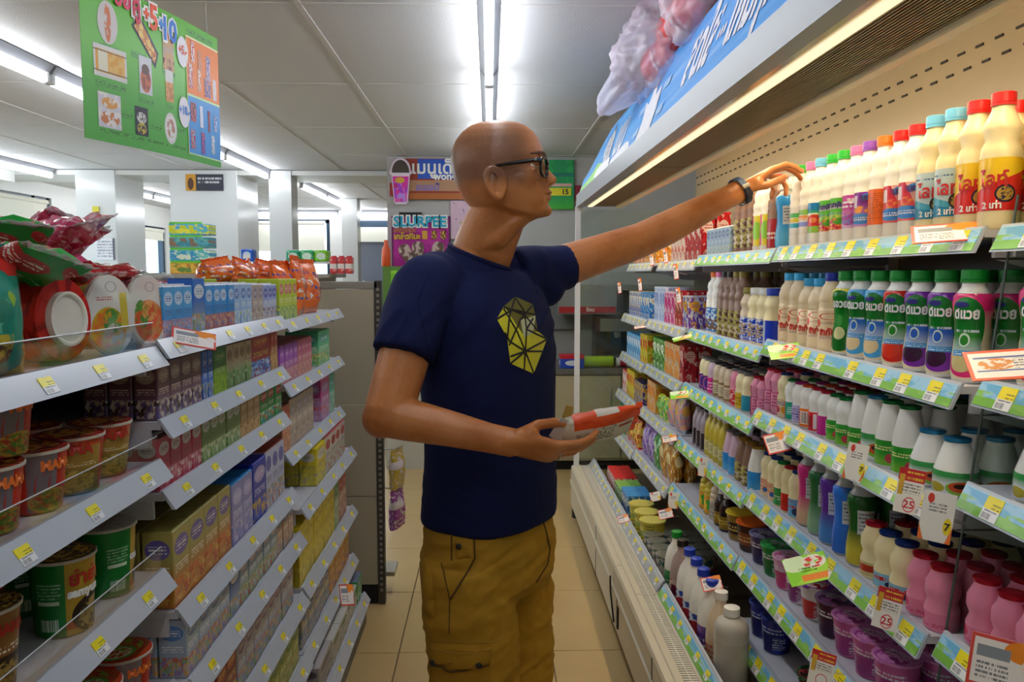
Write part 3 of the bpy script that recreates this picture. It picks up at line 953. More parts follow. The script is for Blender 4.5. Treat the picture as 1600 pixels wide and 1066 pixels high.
m_cupb = pmat('print_brown_cup', '8a5a24', [('grad', .6, .2, '6a4a1c'), ('rect', 0, .2, 0, 1, 'a82a20'), ('diag', -.3, 1, .2, '8c5c26', (.2, 1, 0, .9)), ('rect', .2, 1, .3, .46, '2a1e14'), ('enoi', .6, .2, .36, .2, 12, .48, 'a88a3c'), ('txt', .3, .9, .5, .6, 'e8e0c8', 2)], 'cyl', .35)
m_cupg = pmat('print_green_cup', '0f7a2c', [('rect', .38, 1, 0, 1, 'b8952e'), ('diag', -.8, 1, .12, 'b8952e', (.38, 1, 0, 1)), ('diag', .9, -1, .18, 'c04a1c', (.38, .62, .1, .62)), ('ell', .74, .26, .3, .26, '2c1c14'), ('enoi', .76, .22, .25, .22, 14, .47, 'a89048'), ('bars', .1, .3, .1, .26, 'dfe6da', 22), ('rect', .08, .32, .45, .5, 'cfe0c8'), ('txt', .08, .34, .52, .74, '9ac8a0', 5)], 'cyl', .3)
m_red_ink = mat('red_ink', 'b8281c', .4)
m_org_ink = mat('orange_ink', 'e8742c', .4)
m_wht_ink = mat('white_ink', 'f4f4f0', .4)
m_drk_ink = mat('dark_ink', '2a2422', .5)
LET_R = [('MAMA', .02, .072, m_org_ink, 1.0, .35)]
LET_G = [('MAMA', .024, .076, m_red_ink, 1.0, .15)]
LET_B = [('MAMA', .02, .092, m_red_ink, 1.0, .2)]
LET_Y = [('ยำยำ', .03, .092, m_red_ink, 1.0, .35), ('samyum', .019, .07, m_wht_ink, 1.0, .35)]
cupR = cup('noodle_cup', .041, .0505, .092, m_cupr, m_lidf, m_rim, LET_R)
cupR2 = cup('noodle_cup', .041, .0505, .092, m_cupr2, m_lidf, m_rim, LET_G)
cupB = cup('noodle_cup', .037, .047, .118, m_cupb, m_lidy, m_rim, LET_B)
cupG = cup('noodle_cup', .042, .048, .122, m_cupg, m_lidy, m_rim, LET_Y)
cupS = cup('noodle_cup', .042, .048, .122, m_cupg, m_lids, m_rim, [('ces', .018, .068, m_wht_ink, 1, -.2)])
zs = z(ZA, 1)
fr = radians(62)
reds = [(-0.690, .98, 0, 'R'), (-0.695, 1.085, 0, 'R'), (-0.690, 1.19, 0, 'R'), (-0.685, 1.295, 0, 'R2'), (-0.690, 1.405, 0, 'G'),
        (-0.785, 1.02, 0, 'R'), (-0.790, 1.13, 0, 'R2'), (-0.795, 1.24, 0, 'R'), (-0.790, 1.36, 0, 'R2'), (-0.890, 1.08, 0, 'R'), (-0.890, 1.2, 0, 'R'), (-0.890, 1.33, 0, 'R'),
        (-.70, 1.125, 1, 'R'), (-.755, 1.225, 1, 'R2'), (-.86, 1.14, 1, 'R'), (-.87, 1.26, 1, 'R')]
for k, (x, y, lv, t) in enumerate(reds):
    b = {'R': cupR, 'R2': cupR2, 'G': cupR2}[t]
    desc = {'R': 'red noodle cup with grey panel', 'R2': 'red noodle cup with gold panel', 'G': 'gold-fronted red noodle cup nearest the milk bay'}[t]
    lab = '%s %s, %s on second noodle shelf' % (ORD[k % 14] if k < 14 else ('last' if k == 15 else 'next to last'), desc, ('front row' if k < 5 else 'second row' if k < 9 else 'third row' if k < 12 else 'upper layer'))
    place('cup' + ('R' if t == 'R' else 'R2'), b, (x, y, zs + .0005 + lv * .0975), fr + {'R': .0, 'R2': -.5, 'G': -.3}[t] + random.uniform(-.25, .25), lab, 'noodle cup', 'red noodle cups on the second shelf')
zs = z(ZA, 2)
for k, (x, y, t, a, lab) in enumerate([(-.69, 1.06, 'B', .1, 'brown noodle cup with red side at front of third noodle shelf'), (-.682, 1.25, 'G', -.15, 'green and gold noodle cup standing out at the front of its shelf'),
                                       (-.684, 1.40, 'S', .7, 'green noodle cup with silver lid beside the formula boxes'), (-.79, 1.19, 'B', .4, 'brown cup half hidden behind the green and gold cup'),
                                       (-.79, 1.32, 'S', .6, 'green silver-lidded cup in the second row of third noodle shelf'), (-.69, .94, 'B', 0, 'brown noodle cup nearest the camera on third noodle shelf'), (-.80, 1.06, 'B', .2, 'brown noodle cup in shadow behind the red-sided one')]):
    place('cup' + t, {'B': cupB, 'G': cupG, 'S': cupS}[t], (x, y, zs + .0005), fr + a, lab, 'noodle cup', 'noodle cups on the third shelf')
m_lidrg = pmat('foil_lid_red_green', 'b83a20', [('ell', .5, .5, .46, .46, 'a8401c'), ('ell', .4, .4, .3, .26, '5c9a3c'), ('ell', .4, .4, .24, .2, 'c8d0a0'), ('enoi', .4, .4, .2, .16, 12, .5, 'c83a28'), ('enoi', .65, .6, .25, .3, 12, .5, '8a9a30')], 'flat', .22)
cupT = cup('noodle_cup', .04, .05, .098, m_cupr, m_lidrg, m_rim, LET_R)
zs = z(ZA, 3)
for k, (x, y, lv) in enumerate([(-.675, 1.3, 0), (-.675, 1.42, 0), (-.675, 1.18, 0), (-.675, 1.06, 0), (-.675, 1.06, 1), (-.79, 1.36, 0), (-.79, 1.24, 0), (-.79, 1.12, 0), (-.79, 1.0, 1), (-.79, 1.0, 0)]):
    place('cupT', cupT, (x, y, zs + .0005 + lv * .103), fr + random.uniform(-.4, .4), '%s orange-red cup with green-ringed lid on fourth noodle shelf%s' % (ORD[k], ', stacked' if lv else ''), 'noodle cup', 'red noodle cups on the fourth shelf')
for zi, nm in ((4, 'fifth'), (5, 'lowest')):
    zs = z(ZA, zi)
    for k in range(4):
        place('cupB', cupB, (-ZA[zi][1] - .085, .98 + .12 * k, zs + .0005), fr + random.uniform(-.3, .3), '%s brown noodle cup on the %s noodle shelf' % (ORD[k], nm), 'noodle cup', 'noodle cups low down in the near bay')
# big bowls on edge along the top shelf
def bowl(matlid, matside, base=False):
    def b():
        R, h = .064, .07
        q = [(R * 1.0, 0), (R * 1.03, .004), (R * 1.03, h * .9), (R, h)] if base else [(R * .72, 0), (R * .74, .004), (R * .96, h * .9), (R, h)]
        r = obj('noodle_bowl', (MB().lathe(q, 30), matside, True, 40), None)
        if base:
            kid('foot_ring', (MB().lathe([(R * .60, -.010), (R * .66, -.010), (R * .66, .002), (R * .60, .002), (R * .55, -.001), (R * .55, -.008), (R * .60, -.010)], 30, cap=False), m_foot, True, 40), r)
            kid('foot', (MB().lathe([(R * .58, -.006), (R * .58, .001)], 30), m_foot, True, 40), r)
        kid('rim', (MB().lathe([(R, h - .004), (R + .005, h - .003), (R + .005, h + .003), (R, h + .004)], 30, cap=False), m_rim, True, 60), r)
        kid('lid', (MB().lathe([(R + .003, h + .003), (R + .002, h + .005), (.001, h + .006)], 30), matlid, True, 40), r)
        return r
    return b
m_foot = mat('bowl_foot_white', 'e6e2d8', .5)
m_lidA = pmat('print_bowl_yellow', 'd8d4cc', [('ell', .42, .3, .36, .3, 'c8a428'), ('enoi', .42, .32, .33, .26, 9, .48, 'd8742c'), ('enoi', .5, .42, .2, .16, 8, .5, '4a8a34'), ('enoi', .5, .25, .22, .14, 10, .5, 'b8b4a8'), ('rect', .68, .84, .3, .78, 'c8b43a'), ('txt', .2, .55, .68, .74, 'b84a4a', 2), ('ring', .52, .86, .12, .07, 'a8a4a0'), ('ell', .5, .04, .2, .06, 'b8a82c')], 'flat', .12, coat=.5)
m_lidB = pmat('print_bowl_shrimp', 'd2cfc8', [('ell', .48, .36, .36, .3, 'c8803c'), ('enoi', .48, .36, .34, .28, 8, .46, 'd8542c'), ('enoi', .3, .46, .16, .2, 7, .45, '4f8a30'), ('enoi', .5, .5, .2, .14, 9, .5, 'e09a50'), ('rect', .78, .9, .4, .72, 'c8843a'), ('ring', .55, .84, .12, .07, 'a8a4a0')], 'flat', .12, coat=.5)
m_sideY = pmat('print_bowl_side_yellow', 'b8b040', [('noi', 8, 6, .5, 'd08a28'), ('grad', .6, 1, 'c8c868')], 'cyl', .15)
m_sideR = pmat('print_bowl_side_red', 'c0261c', [('noi', 6, 5, .55, '8a1810')], 'cyl', .2)
m_sideP = pmat('print_bowl_side_pink', 'c8788a', [('noi', 8, 6, .5, 'a84058')], 'cyl', .15)
zs = z(ZA, 0) + .0705
for k, (key, b, x, y, flip, lab) in enumerate([
        ('bowlY', bowl(m_lidA, m_sideY), -.643, 1.375, 0, 'instant noodle bowl on edge with yellow picture lid'),
        ('bowlS', bowl(m_lidB, m_sideP), -.643, 1.525, 0, 'instant noodle bowl on edge with shrimp picture lid'),
        ('bowlR', bowl(m_sideR, m_sideR, True), -.655, 1.24, 1, 'red noodle bowl on edge showing its white foot'),
        ('bowlR2', bowl(m_lidA, m_sideR, True), -.745, 1.26, 1, 'red noodle bowl lying behind, white foot outward')]):
    r = place(key, b, (x, y, zs), 0, lab, 'noodle bowl', 'noodle bowls on edge along the top shelf')
    r['label'] = lab
    yaw = -.14
    d = Vector((cos(yaw), sin(yaw), .05)).normalized()
    q = d.to_track_quat('Z', 'Y')
    if flip:
        q = (-d).to_track_quat('Z', 'Y')
        r.location = Vector(r.location) + d * .0
    else:
        r.location = Vector(r.location) - d * .078
    r.rotation_mode = 'QUATERNION'
    r.rotation_quaternion = q
m_teal = pmat('print_teal_bag', '1f8a74', [('rect', 0, 1, .86, 1, '1c7c68'), ('diag', -.5, 1, .62, 'c8322c', (0, .55, .8, 1)), ('vor', 10, 9, ['2c9a80', '1a7a66', '48a890', '20806c'], (.45, .8, .35, .62)), ('noi', 8, 6, .48, 'b8a838', (.1, .85, 0, .34)), ('noi', 9, 9, .55, '5c3a28', (.1, .85, .05, .3)), ('ell', .3, .52, .22, .1, 'd8b040'), ('ell', .3, .52, .17, .07, '8a2c28'), ('ell', .86, .62, .05, .06, '8ab83a')], 'box', .2)
place('teal_bag', pouch('noodle_pack', .175, .08, .19, m_teal, mat('teal_seal', '1c7a68', .3), 8), (-.69, 1.055, z(ZA, 0) + .001), pi / 2 - .25, 'teal noodle pack with red top corner, beside the red bowl', 'noodle pack', 'noodle packs on the top shelf').scale = (1, 1, .88)
# pillow packs of sweets heaped on the bowls at the back
m_pinkb = pmat('print_pink_pack', 'd8507c', [('noi', 6, 6, .5, 'b82a58'), ('noi', 9, 9, .58, 'f0c0d0')], 'box', .12, coat=.4)
m_greenb = pmat('print_green_pack', '3a9a3c', [('noi', 6, 6, .5, '2a7a2c'), ('ell', .5, .5, .12, .14, 'c87a5a'), ('noi', 8, 8, .6, 'a8d8a0')], 'box', .12, coat=.4)
m_clearb = clear_mat('clear_wrap', 'f4f4f4', .25, .12, .25, 'd8d4d8')
m_redb = pmat('print_red_pack', 'b8242c', [('noi', 6, 6, .55, 'd8a8a8'), ('noi', 9, 5, .5, '98181c')], 'box', .15, coat=.3)
def sweets(nm, m, w=.15, d=.05, h=.17, seed=1):
    return pouch(nm, w, d, h, m, m_clearb, seed, 2.4)
spots = [('green', -.74, 1.00, .16, (1.45, .3, 1.2)), ('green', -.78, 1.10, .19, (1.3, .1, .6)), ('pink', -.80, 1.20, .2, (1.25, -.2, 1.5)), ('green', -.82, 1.24, .155, (1.5, 0, .2)),
         ('pink', -.86, 1.33, .2, (1.2, .3, 1.0)), ('pink', -.84, 1.44, .15, (1.45, .2, .4)), ('red', -.8, 1.3, .145, (1.5, 0, 2.0)), ('red', -.84, 1.53, .125, (1.5, .1, 1.3)),
         ('clear', -.86, 1.62, .13, (1.5, .1, 1.7)), ('pink', -.93, 1.44, .2, (1.3, .2, 2.2)), ('green', -.84, .93, .2, (1.3, .4, .2)), ('red', -.78, 1.12, .145, (1.52, 0, 1.2))]
for k, (t, x, y, zz, rot) in enumerate(spots):
    m = {'green': m_greenb, 'pink': m_pinkb, 'red': m_redb, 'clear': mat('grey_wrap', 'b8b4ae', .2, coat=.3)}[t]
    same = [s[0] for s in spots[:k]].count(t)
    p = place('sweet_' + t, sweets('sweets_pack', m, seed=k), (x, y + .2, z(ZA, 0) + zz - .012), 0, '%s %s wrapped sweets pack heaped behind the noodle bowls' % (ORD[same], t if t != 'clear' else 'pale grey'), 'sweets pack', 'sweets packs heaped on the top shelf')
    p['label'] = '%s %s wrapped sweets pack heaped behind the noodle bowls' % (ORD[same], t if t != 'clear' else 'pale grey')
    p.rotation_euler = rot
    p.scale = (.8, .8, .8)
for k, (x, y) in enumerate([(-.86, 1.0), (-.86, 1.14), (-.88, 1.28), (-.88, 1.42), (-.78, 1.0), (-.8, 1.42), (-.8, 1.54), (-.88, 1.56)]):
    place('stock_box', carton('noodle_box', .125, .085, .115, pmat('print_stock_box', 'b03028', [('noi', 5, 5, .55, 'd8c8b8'), ('top', 'a82a28')], 'box', .4)), (x, y, z(ZA, 0) + .0006), pi / 2, '%s red stock box under the heaped sweets packs' % ORD[k], 'box', 'red boxes under the sweets') if y < 1.46 else None
# beige end panel and the hook display behind it
ep = thing('end_cap_unit', 'beige end panel with perforated upright closing off the carton shelves', 'shelving', (-.75, 3.5, 0))
m_beige = mat('beige_panel', 'a9a18c', .5)
for z0, z1 in ((.09, .492), (.496, .91), (.914, 1.418)):
    obj('side_panel', (MB().box(-.45, .245, -.012, .012, z0, z1, 0, .002), m_beige, False), ep)
obj('top_rail', (MB().box(-.45, .26, -.016, .02, 1.42, 1.452, 0, .003), mat('rail_grey', '8a867c', .4), False), ep)
up = obj('upright', (MB().box(.246, .276, -.016, .03, .0, 1.455), mat('upright_dark', '3a3632', .45), False), ep)
holes = MB()
for k in range(52):
    holes.box(.255, .268, -.0172, -.0158, .06 + .0265 * k, .073 + .0265 * k)
obj('slot', (holes, mat('slot_light', '8a8478', .5), False), up, kind='stuff')
obj('base_foot', (MB().box(-.45, .24, -.01, .04, 0, .09), m_dark, False), ep)
for k, (h, col, nm) in enumerate([(.38, '8a3a8a', 'purple'), (.56, 'b8a040', 'mustard'), (.86, '48524a', 'dark green'), (1.2, 'a8a49c', 'pale grey')]):
    place('hook_' + nm, pouch('crisp_bag', .13, .05, .17, pmat('print_hook_' + nm.replace(' ', '_'), col, [('noi', 7, 7, .55, 'c8b8c0'), ('rect', .2, .8, .55, .75, 'd8d0d8')], 'box', .25), mat('seal_' + nm.replace(' ', '_'), col, .3), k), (-.43, 3.6 + .02 * k, h - .06), pi / 2 - .3, '%s bag hanging on the end display behind the perforated upright' % nm, 'crisp bag', 'bags hung on the end display')
hk = thing('hook_rail', 'dark hook rail behind the beige end panel holding four bags', 'display rail', (-.5, 3.62, 0))
obj('post', (MB().box(-.02, .0, -.02, .06, 0, 1.44), m_dark, False), hk)
for k, h in enumerate((.5, .68, .98, 1.32)):
    obj('hook', (MB().tube([(0, .0, h + .0), (.07, -.02 + .02 * k, h - .002), (.1, -.02 + .02 * k, h + .01)], .003, 6), m_steel), hk)
obj('shelf', (MB().box(0, .06, -.06, .08, .1, .12), m_steel, False), hk)
# ------------------------------------------------------------------ the open cooler along the right of the aisle
m_cool = mat('cooler_cream', 'c9c0aa', .38)
m_cool2 = mat('cooler_lining', '7c715f', .4, var=(2.5, '6c614e'))
m_canopy = mat('canopy_grey', '9da0a3', .35)
m_grille = mat('grille_metal', 'd9d4c8', .4)
m_hon = mat('honeycomb', '3a3226', .6)
m_lampw = mat('canopy_lamp', 'fff0cf', .5, emit='ffedc4', es=.92)
m_lampi = mat('canopy_lamp_inner', 'fff0cf', .5, emit='ffe6bc', es=WARM * .55)
m_stripart = pmat('price_strip_print', '6fb4dc', [('noi', 14, 2, .52, '9fd0ea'), ('rect', 0, 1, 0, .38, '7ab648'), ('noi', 22, 3, .56, '8cc456', (0, 1, 0, .62)), ('rect', 0, 1, .94, 1, 'a8cfe4')], 'wall', .25)
m_stripg = pmat('price_strip_grey', 'a9aeb2', [('rect', 0, 1, .8, 1, 'c6cacd'), ('noi', 20, 2, .6, '96a0a8')], 'wall', .3)
m_post = mat('white_post', 'd9dcdf', .35)
m_cglass = clear_mat('cooler_glass', 'f4faf6', .035)
CY0, CY1 = .45, 4.80
SEC = [(.45, 1.37), (1.39, 2.40), (2.40, 3.30), (3.30, 4.06), (4.06, 4.77)]
fr_ = thing('open_cooler', 'long open-fronted dairy cooler with cream base and lit canopy', 'cooler', (.9, 2.6, 0))
OFF = Vector((-.9, -2.6, 0))
def part(nm, mb, m, smooth=False, kind=None):
    o = obj(nm, (mb, m, smooth), fr_, OFF, kind=kind)
    return o
for k, (a, b) in enumerate([(.45, 1.9), (1.904, 3.1), (3.104, 4.80)]):
    pn = part('base_panel', MB().prism([(.512, .05), (.5, .07), (.5, .30), (.506, .312), (.53, .312), (.53, .05)], 'y', a, b), m_cool)
    obj('bumper', (MB().prism([(.494, .20), (.494, .225), (.503, .23), (.503, .195)], 'y', a, b), m_cool, False), pn)
kick = part('kick_board', MB().box(.53, 1.26, CY0, CY1, 0, .05), mat('kick_dark', '4c463c', .6))
lat = part('door_latch', MB().box(.493, .5, 2.98, 3.0, .10, .22, 0, .002).tube([(.488, 3.13, .26), (.488, 3.12, .2), (.492, 3.05, .1)], .004, 6), m_black)
part('seam', MB().box(.4985, .5005, 2.35, 2.356, .06, .30).box(.4985, .5005, 3.65, 3.656, .06, .30), m_dark)
for (a, b) in ((.45, 1.395), (1.4, 2.795), (2.8, 4.795)):
    g = part('top_ledge', MB().box(.53, .556, a, b, .295, .318, 0, .003).box(.60, .625, a, b, .295, .32, 0, .003), m_cool)
    bars = MB()
    n = int((b - a) / .0135)
    for i in range(n):
        y = a + (i + .5) * (b - a) / n
        bars.box(.556, .60, y - .0032, y + .0032, .303, .314)
    bars.box(.5775, .5805, a, b, .300, .3142)
    obj('air_grille', (bars, m_grille, False), g, kind='stuff')
part('grille_shade_block', MB().box(.556, .60, CY0, CY1, .2, .294), m_dark)  # dark block just under the bars, its black stands in for slot shade
part('deck', MB().box(.53, 1.24, CY0, CY1, .13, .15), m_cool2)
part('back_panel', MB().box(1.24, 1.27, CY0, CY1, .05, 2.18), m_cool2)
sl = MB()
for i in range(46):
    for j, zz in enumerate((2.01, 2.055)):
        y = 1.2 + i * .078 + (.03 if j else 0)
        sl.box(1.236, 1.241, y, y + .03, zz, zz + .006)
part('slots', sl, m_dark, kind='stuff')
CZ = .022
part('inner_top', MB().box(.80, 1.27, CY0, CY1, 2.15, 2.18), m_cool2)
part('canopy', MB().box(.52, .56, CY0, CY1, 1.862 + CZ, 1.935 + CZ).box(.56, .82, CY0, CY1, 1.935 + CZ, 1.95 + CZ).box(.77, .80, CY0, CY1, 1.955, 2.18), m_canopy)
part('reflector', MB().box(.56, .588, CY0, CY1, 1.868 + CZ, 1.874 + CZ), mat('reflector', 'b8a888', .18, metal=.9))
part('light_strip', MB().box(.588, .614, CY0, CY1 - .02, 1.864 + CZ, 1.876 + CZ), m_lampw)
sl2 = MB()
for i in range(17):
    sl2.box(.622 + i * .0078, .6248 + i * .0078, 1.165, 3.045, 1.868 + CZ, 1.8725 + CZ).box(.622 + i * .0078, .6248 + i * .0078, 3.065, CY1, 1.868 + CZ, 1.8725 + CZ)
part('honeycomb_slats', sl2, mat('honeycomb_slat', '9c8a66', .4), False, 'stuff')
hc = part('honeycomb', MB().box(.618, .755, 1.16, 3.05, 1.872 + CZ, 1.88 + CZ).box(.618, .755, 3.06, CY1, 1.872 + CZ, 1.88 + CZ), m_hon)
part('honeycomb_rail', MB().box(.755, .788, CY0, CY1, 1.858 + CZ, 1.882 + CZ, 0, .003), mat('rail_cream', 'fbeecb', .4))
part('honeycomb_gap', MB().box(.618, .755, CY0, 1.155, 1.874 + CZ, 1.88 + CZ), m_cool2)
part('inner_tube', MB().tube([(.825, .6, 1.955), (.825, CY1 - .1, 1.955)], .013, 8), m_lampi)
part('corner_post', MB().box(.515, .545, CY1 - .03, CY1, .0, 1.89), m_post)
part('corner_post', MB().box(.515, .545, CY0, CY0 + .03, .3, 1.89), m_post)
part('end_glass', MB().box(.545, 1.24, CY1 - .018, CY1 - .012, .32, 1.87), m_cglass)
part('end_glass', MB().box(.545, 1.24, CY0 + .01, CY0 + .016, .32, 1.87), m_cglass)
part('divider_glass', MB().prism([(.925, 1.62), (1.23, 1.62), (1.23, .16), (.76, .16), (.80, .55)], 'y', 1.377, 1.382), m_cglass)
part('divider_edge', MB().tube([(.925, 1.38, 1.62), (.80, 1.38, .55), (.76, 1.38, .16)], .0022, 6), mat('glass_edge', '4f5a54', .2))
for y in (1.38, 2.40, 3.30, 4.06):
    part('shelf_post', MB().box(1.21, 1.24, y - .015, y + .015, .15, 1.53), m_shelf)
part('foot', MB().lathe([(.03, 0), (.03, .05)], 12, 0, .53, CY1 - .05).lathe([(.03, 0), (.03, .05)], 12, 0, .53, .55), m_black)

ZR = {0: [(1.52, .87), (1.25, .85), (1.065, .83), (.79, .80), (.56, .78)],
      1: [(1.519, .855), (1.238, .826), (1.025, .80), (.772, .785), (.56, .76), (.363, .738)],
      2: [(1.515, .85), (1.212, .82), (.985, .80), (.755, .78), (.555, .755)],
      3: [(1.50, .85), (1.21, .80), (.98, .79), (.76, .77), (.53, .74)],
      4: [(1.50, .82), (1.205, .79), (.975, .78), (.75, .76), (.52, .73)]}
XB = 1.21
for s, rowsz in ZR.items():
    a, b = SEC[s]
    for k, (zl, xf) in enumerate(rowsz):
        nt = 9 if s in (1, 2) else 6
        if s == 0:
            nt = 5
        tags = [a + (b - a) * (i + .5 + .25 * noise.noise(Vector((i * 2.7, s + k * 3.1, 1)))) / nt for i in range(nt)]
        if s == 1 and k == 1:
            tags = [1.46, 1.57, 1.67, 1.80, 1.98, 2.07, 2.15, 2.3]
        sh = shelf(fr_, 1, a, b, zl, xf, XB, m_lip, tags, tag_big if s in (0, 1) else tag_small, m_stripart if s in (0, 1, 2) else m_stripg, .042, .022)
        sh.location = OFF
        for ch in sh.children:
            if ch.name.startswith('price_tag') and s in (0, 1):
                ch.scale = (.84, 1, .9)
        obj('bracket', (MB().prism([(xf + .05, zl - .012), (XB, zl - .012), (XB, zl - .05), (xf + .18, zl - .045)], 'y', a + .004, a + .012), m_shelf, False), sh)
# price rail along the front of the lower deck
for a, b, st in ((.46, 2.79, m_stripart), (2.81, 4.78, m_stripg)):
    sh = shelf(fr_, 1, a, b, .318, .605, .637, m_lip, [a + .11 * (i + .5) for i in range(int((b - a) / .11))], tag_small, st, .038, .03)
    sh.name = 'deck_rail'
    sh.location = OFF

# ------------------------------------------------------------------ dairy bottles and cups
m_milk = mat('white_plastic', 'f3f0e6', .32)
m_crm = mat('cream_plastic', 'f3e3b0', .3)
m_pch = mat('peach_plastic', 'f0d9b0', .3)
m_pink = mat('pink_plastic', 'e88aa4', .3)
m_brn = mat('brown_drink', '8a6a58', .25)
m_yel = mat('yellow_drink', 'c8b23a', .15)
m_beig = mat('beige_drink', 'd8c4a4', .25)
CAPS = {n: mat('cap_' + n, c, .35) for n, c in dict(red='d8201c', blue='6cb8e0', green='2cae38', pink='e878b0', purple='8a4fb8', orange='ec7420', dark_green='0c8a2c', dark_blue='2438a8', sky='38a8dc', white='e8e6e0', yellow='d8c028', black='241c1a', royal='1c3cb8').items()}
FOIL = {n: mat('foil_' + n, c, .22, metal=.55) for n, c in dict(green='0f7a3a', red='b8182c', blue='2a86b8', navy='1c3a88', magenta='a82a78', orange='d84a20', gold='b8863a', silver='8a8a8c', dark='3a2c34').items()}
P_milk = [(.029, 0), (.0335, .004), (.0345, .012), (.0345, .128), (.0325, .133), (.034, .142), (.0335, .156), (.028, .166), (.0312, .180), (.028, .194), (.0175, .208), (.0175, .222)]
P_cream = [(.029, 0), (.0335, .004), (.0345, .012), (.0345, .135), (.0325, .148), (.0272, .160), (.0325, .178), (.0325, .186), (.0262, .198), (.0185, .216), (.0185, .226)]
P_aloe = [(.026, 0), (.031, .004), (.0335, .02), (.033, .045), (.0285, .085), (.0295, .115), (.0345, .145), (.0335, .160), (.0225, .175), (.0205, .180), (.0205, .190)]
P_peach = [(.031, 0), (.0345, .006), (.0345, .112), (.0325, .116), (.0345, .121), (.0325, .126), (.0345, .131), (.034, .146), (.027, .168), (.0195, .178), (.0195, .188)]
P_small = [(.021, 0), (.0245, .004), (.025, .052), (.0215, .063), (.0255, .078), (.0245, .095), (.016, .108), (.0165, .114)]
P_fat = [(.03, 0), (.0345, .005), (.0345, .044), (.032, .052), (.0225, .084), (.0195, .092), (.0205, .098)]
P_tall = [(.027, 0), (.0305, .005), (.031, .055), (.0295, .062), (.030, .068), (.0215, .108), (.019, .118), (.0195, .124)]
P_gourd = [(.026, 0), (.0295, .005), (.0295, .038), (.0245, .052), (.0295, .066), (.0295, .084), (.0205, .102), (.021, .110)]
P_wide = [(.034, 0), (.037, .005), (.037, .10), (.032, .112), (.0365, .124), (.0365, .136), (.030, .150), (.026, .158), (.026, .166)]
P_jar = [(.028, 0), (.031, .004), (.031, .062), (.0285, .070), (.031, .08), (.0285, .105), (.022, .116), (.022, .122)]
P_big = [(.044, 0), (.049, .006), (.049, .15), (.046, .18), (.036, .215), (.019, .24), (.019, .262)]
P_big = [(r * .9, q) for r, q in P_big]
P_jug = [(.045, 0), (.050, .008), (.050, .205), (.049, .22), (.04, .236), (.022, .246), (.022, .255)]
P_pet = [(.025, 0), (.028, .005), (.028, .12), (.026, .14), (.016, .17), (.0135, .175), (.0135, .19)]
P_milk = [(r * .985, q) for r, q in P_milk]
P_cream = [(r * .985, q) for r, q in P_cream]
P_short = [(r * .9, q * .58) for r, q in P_milk]
P_pet2 = [(r, q * .84) for r, q in P_pet]
m_ink_r = mat('label_red_ink', 'c8201c', .4)
def lt(body, size, z, col, off=0., sx=1., bold=.001):
    def f(r, rad):
        lettering(body, size, col, r, Matrix.Rotation(off, 4, 'Z') @ Matrix.Translation((0, 0, z)), bold, 'lettering', sx, rad(z) + .0018)
    return f
def lts(*fs):
    def f(r, rad):
        for q in fs:
            q(r, rad)
    return f
def lab(nm, base, *layers):
    return pmat('label_' + nm, base, layers, 'cyl', .22)
DARK = 'e8e8e0'
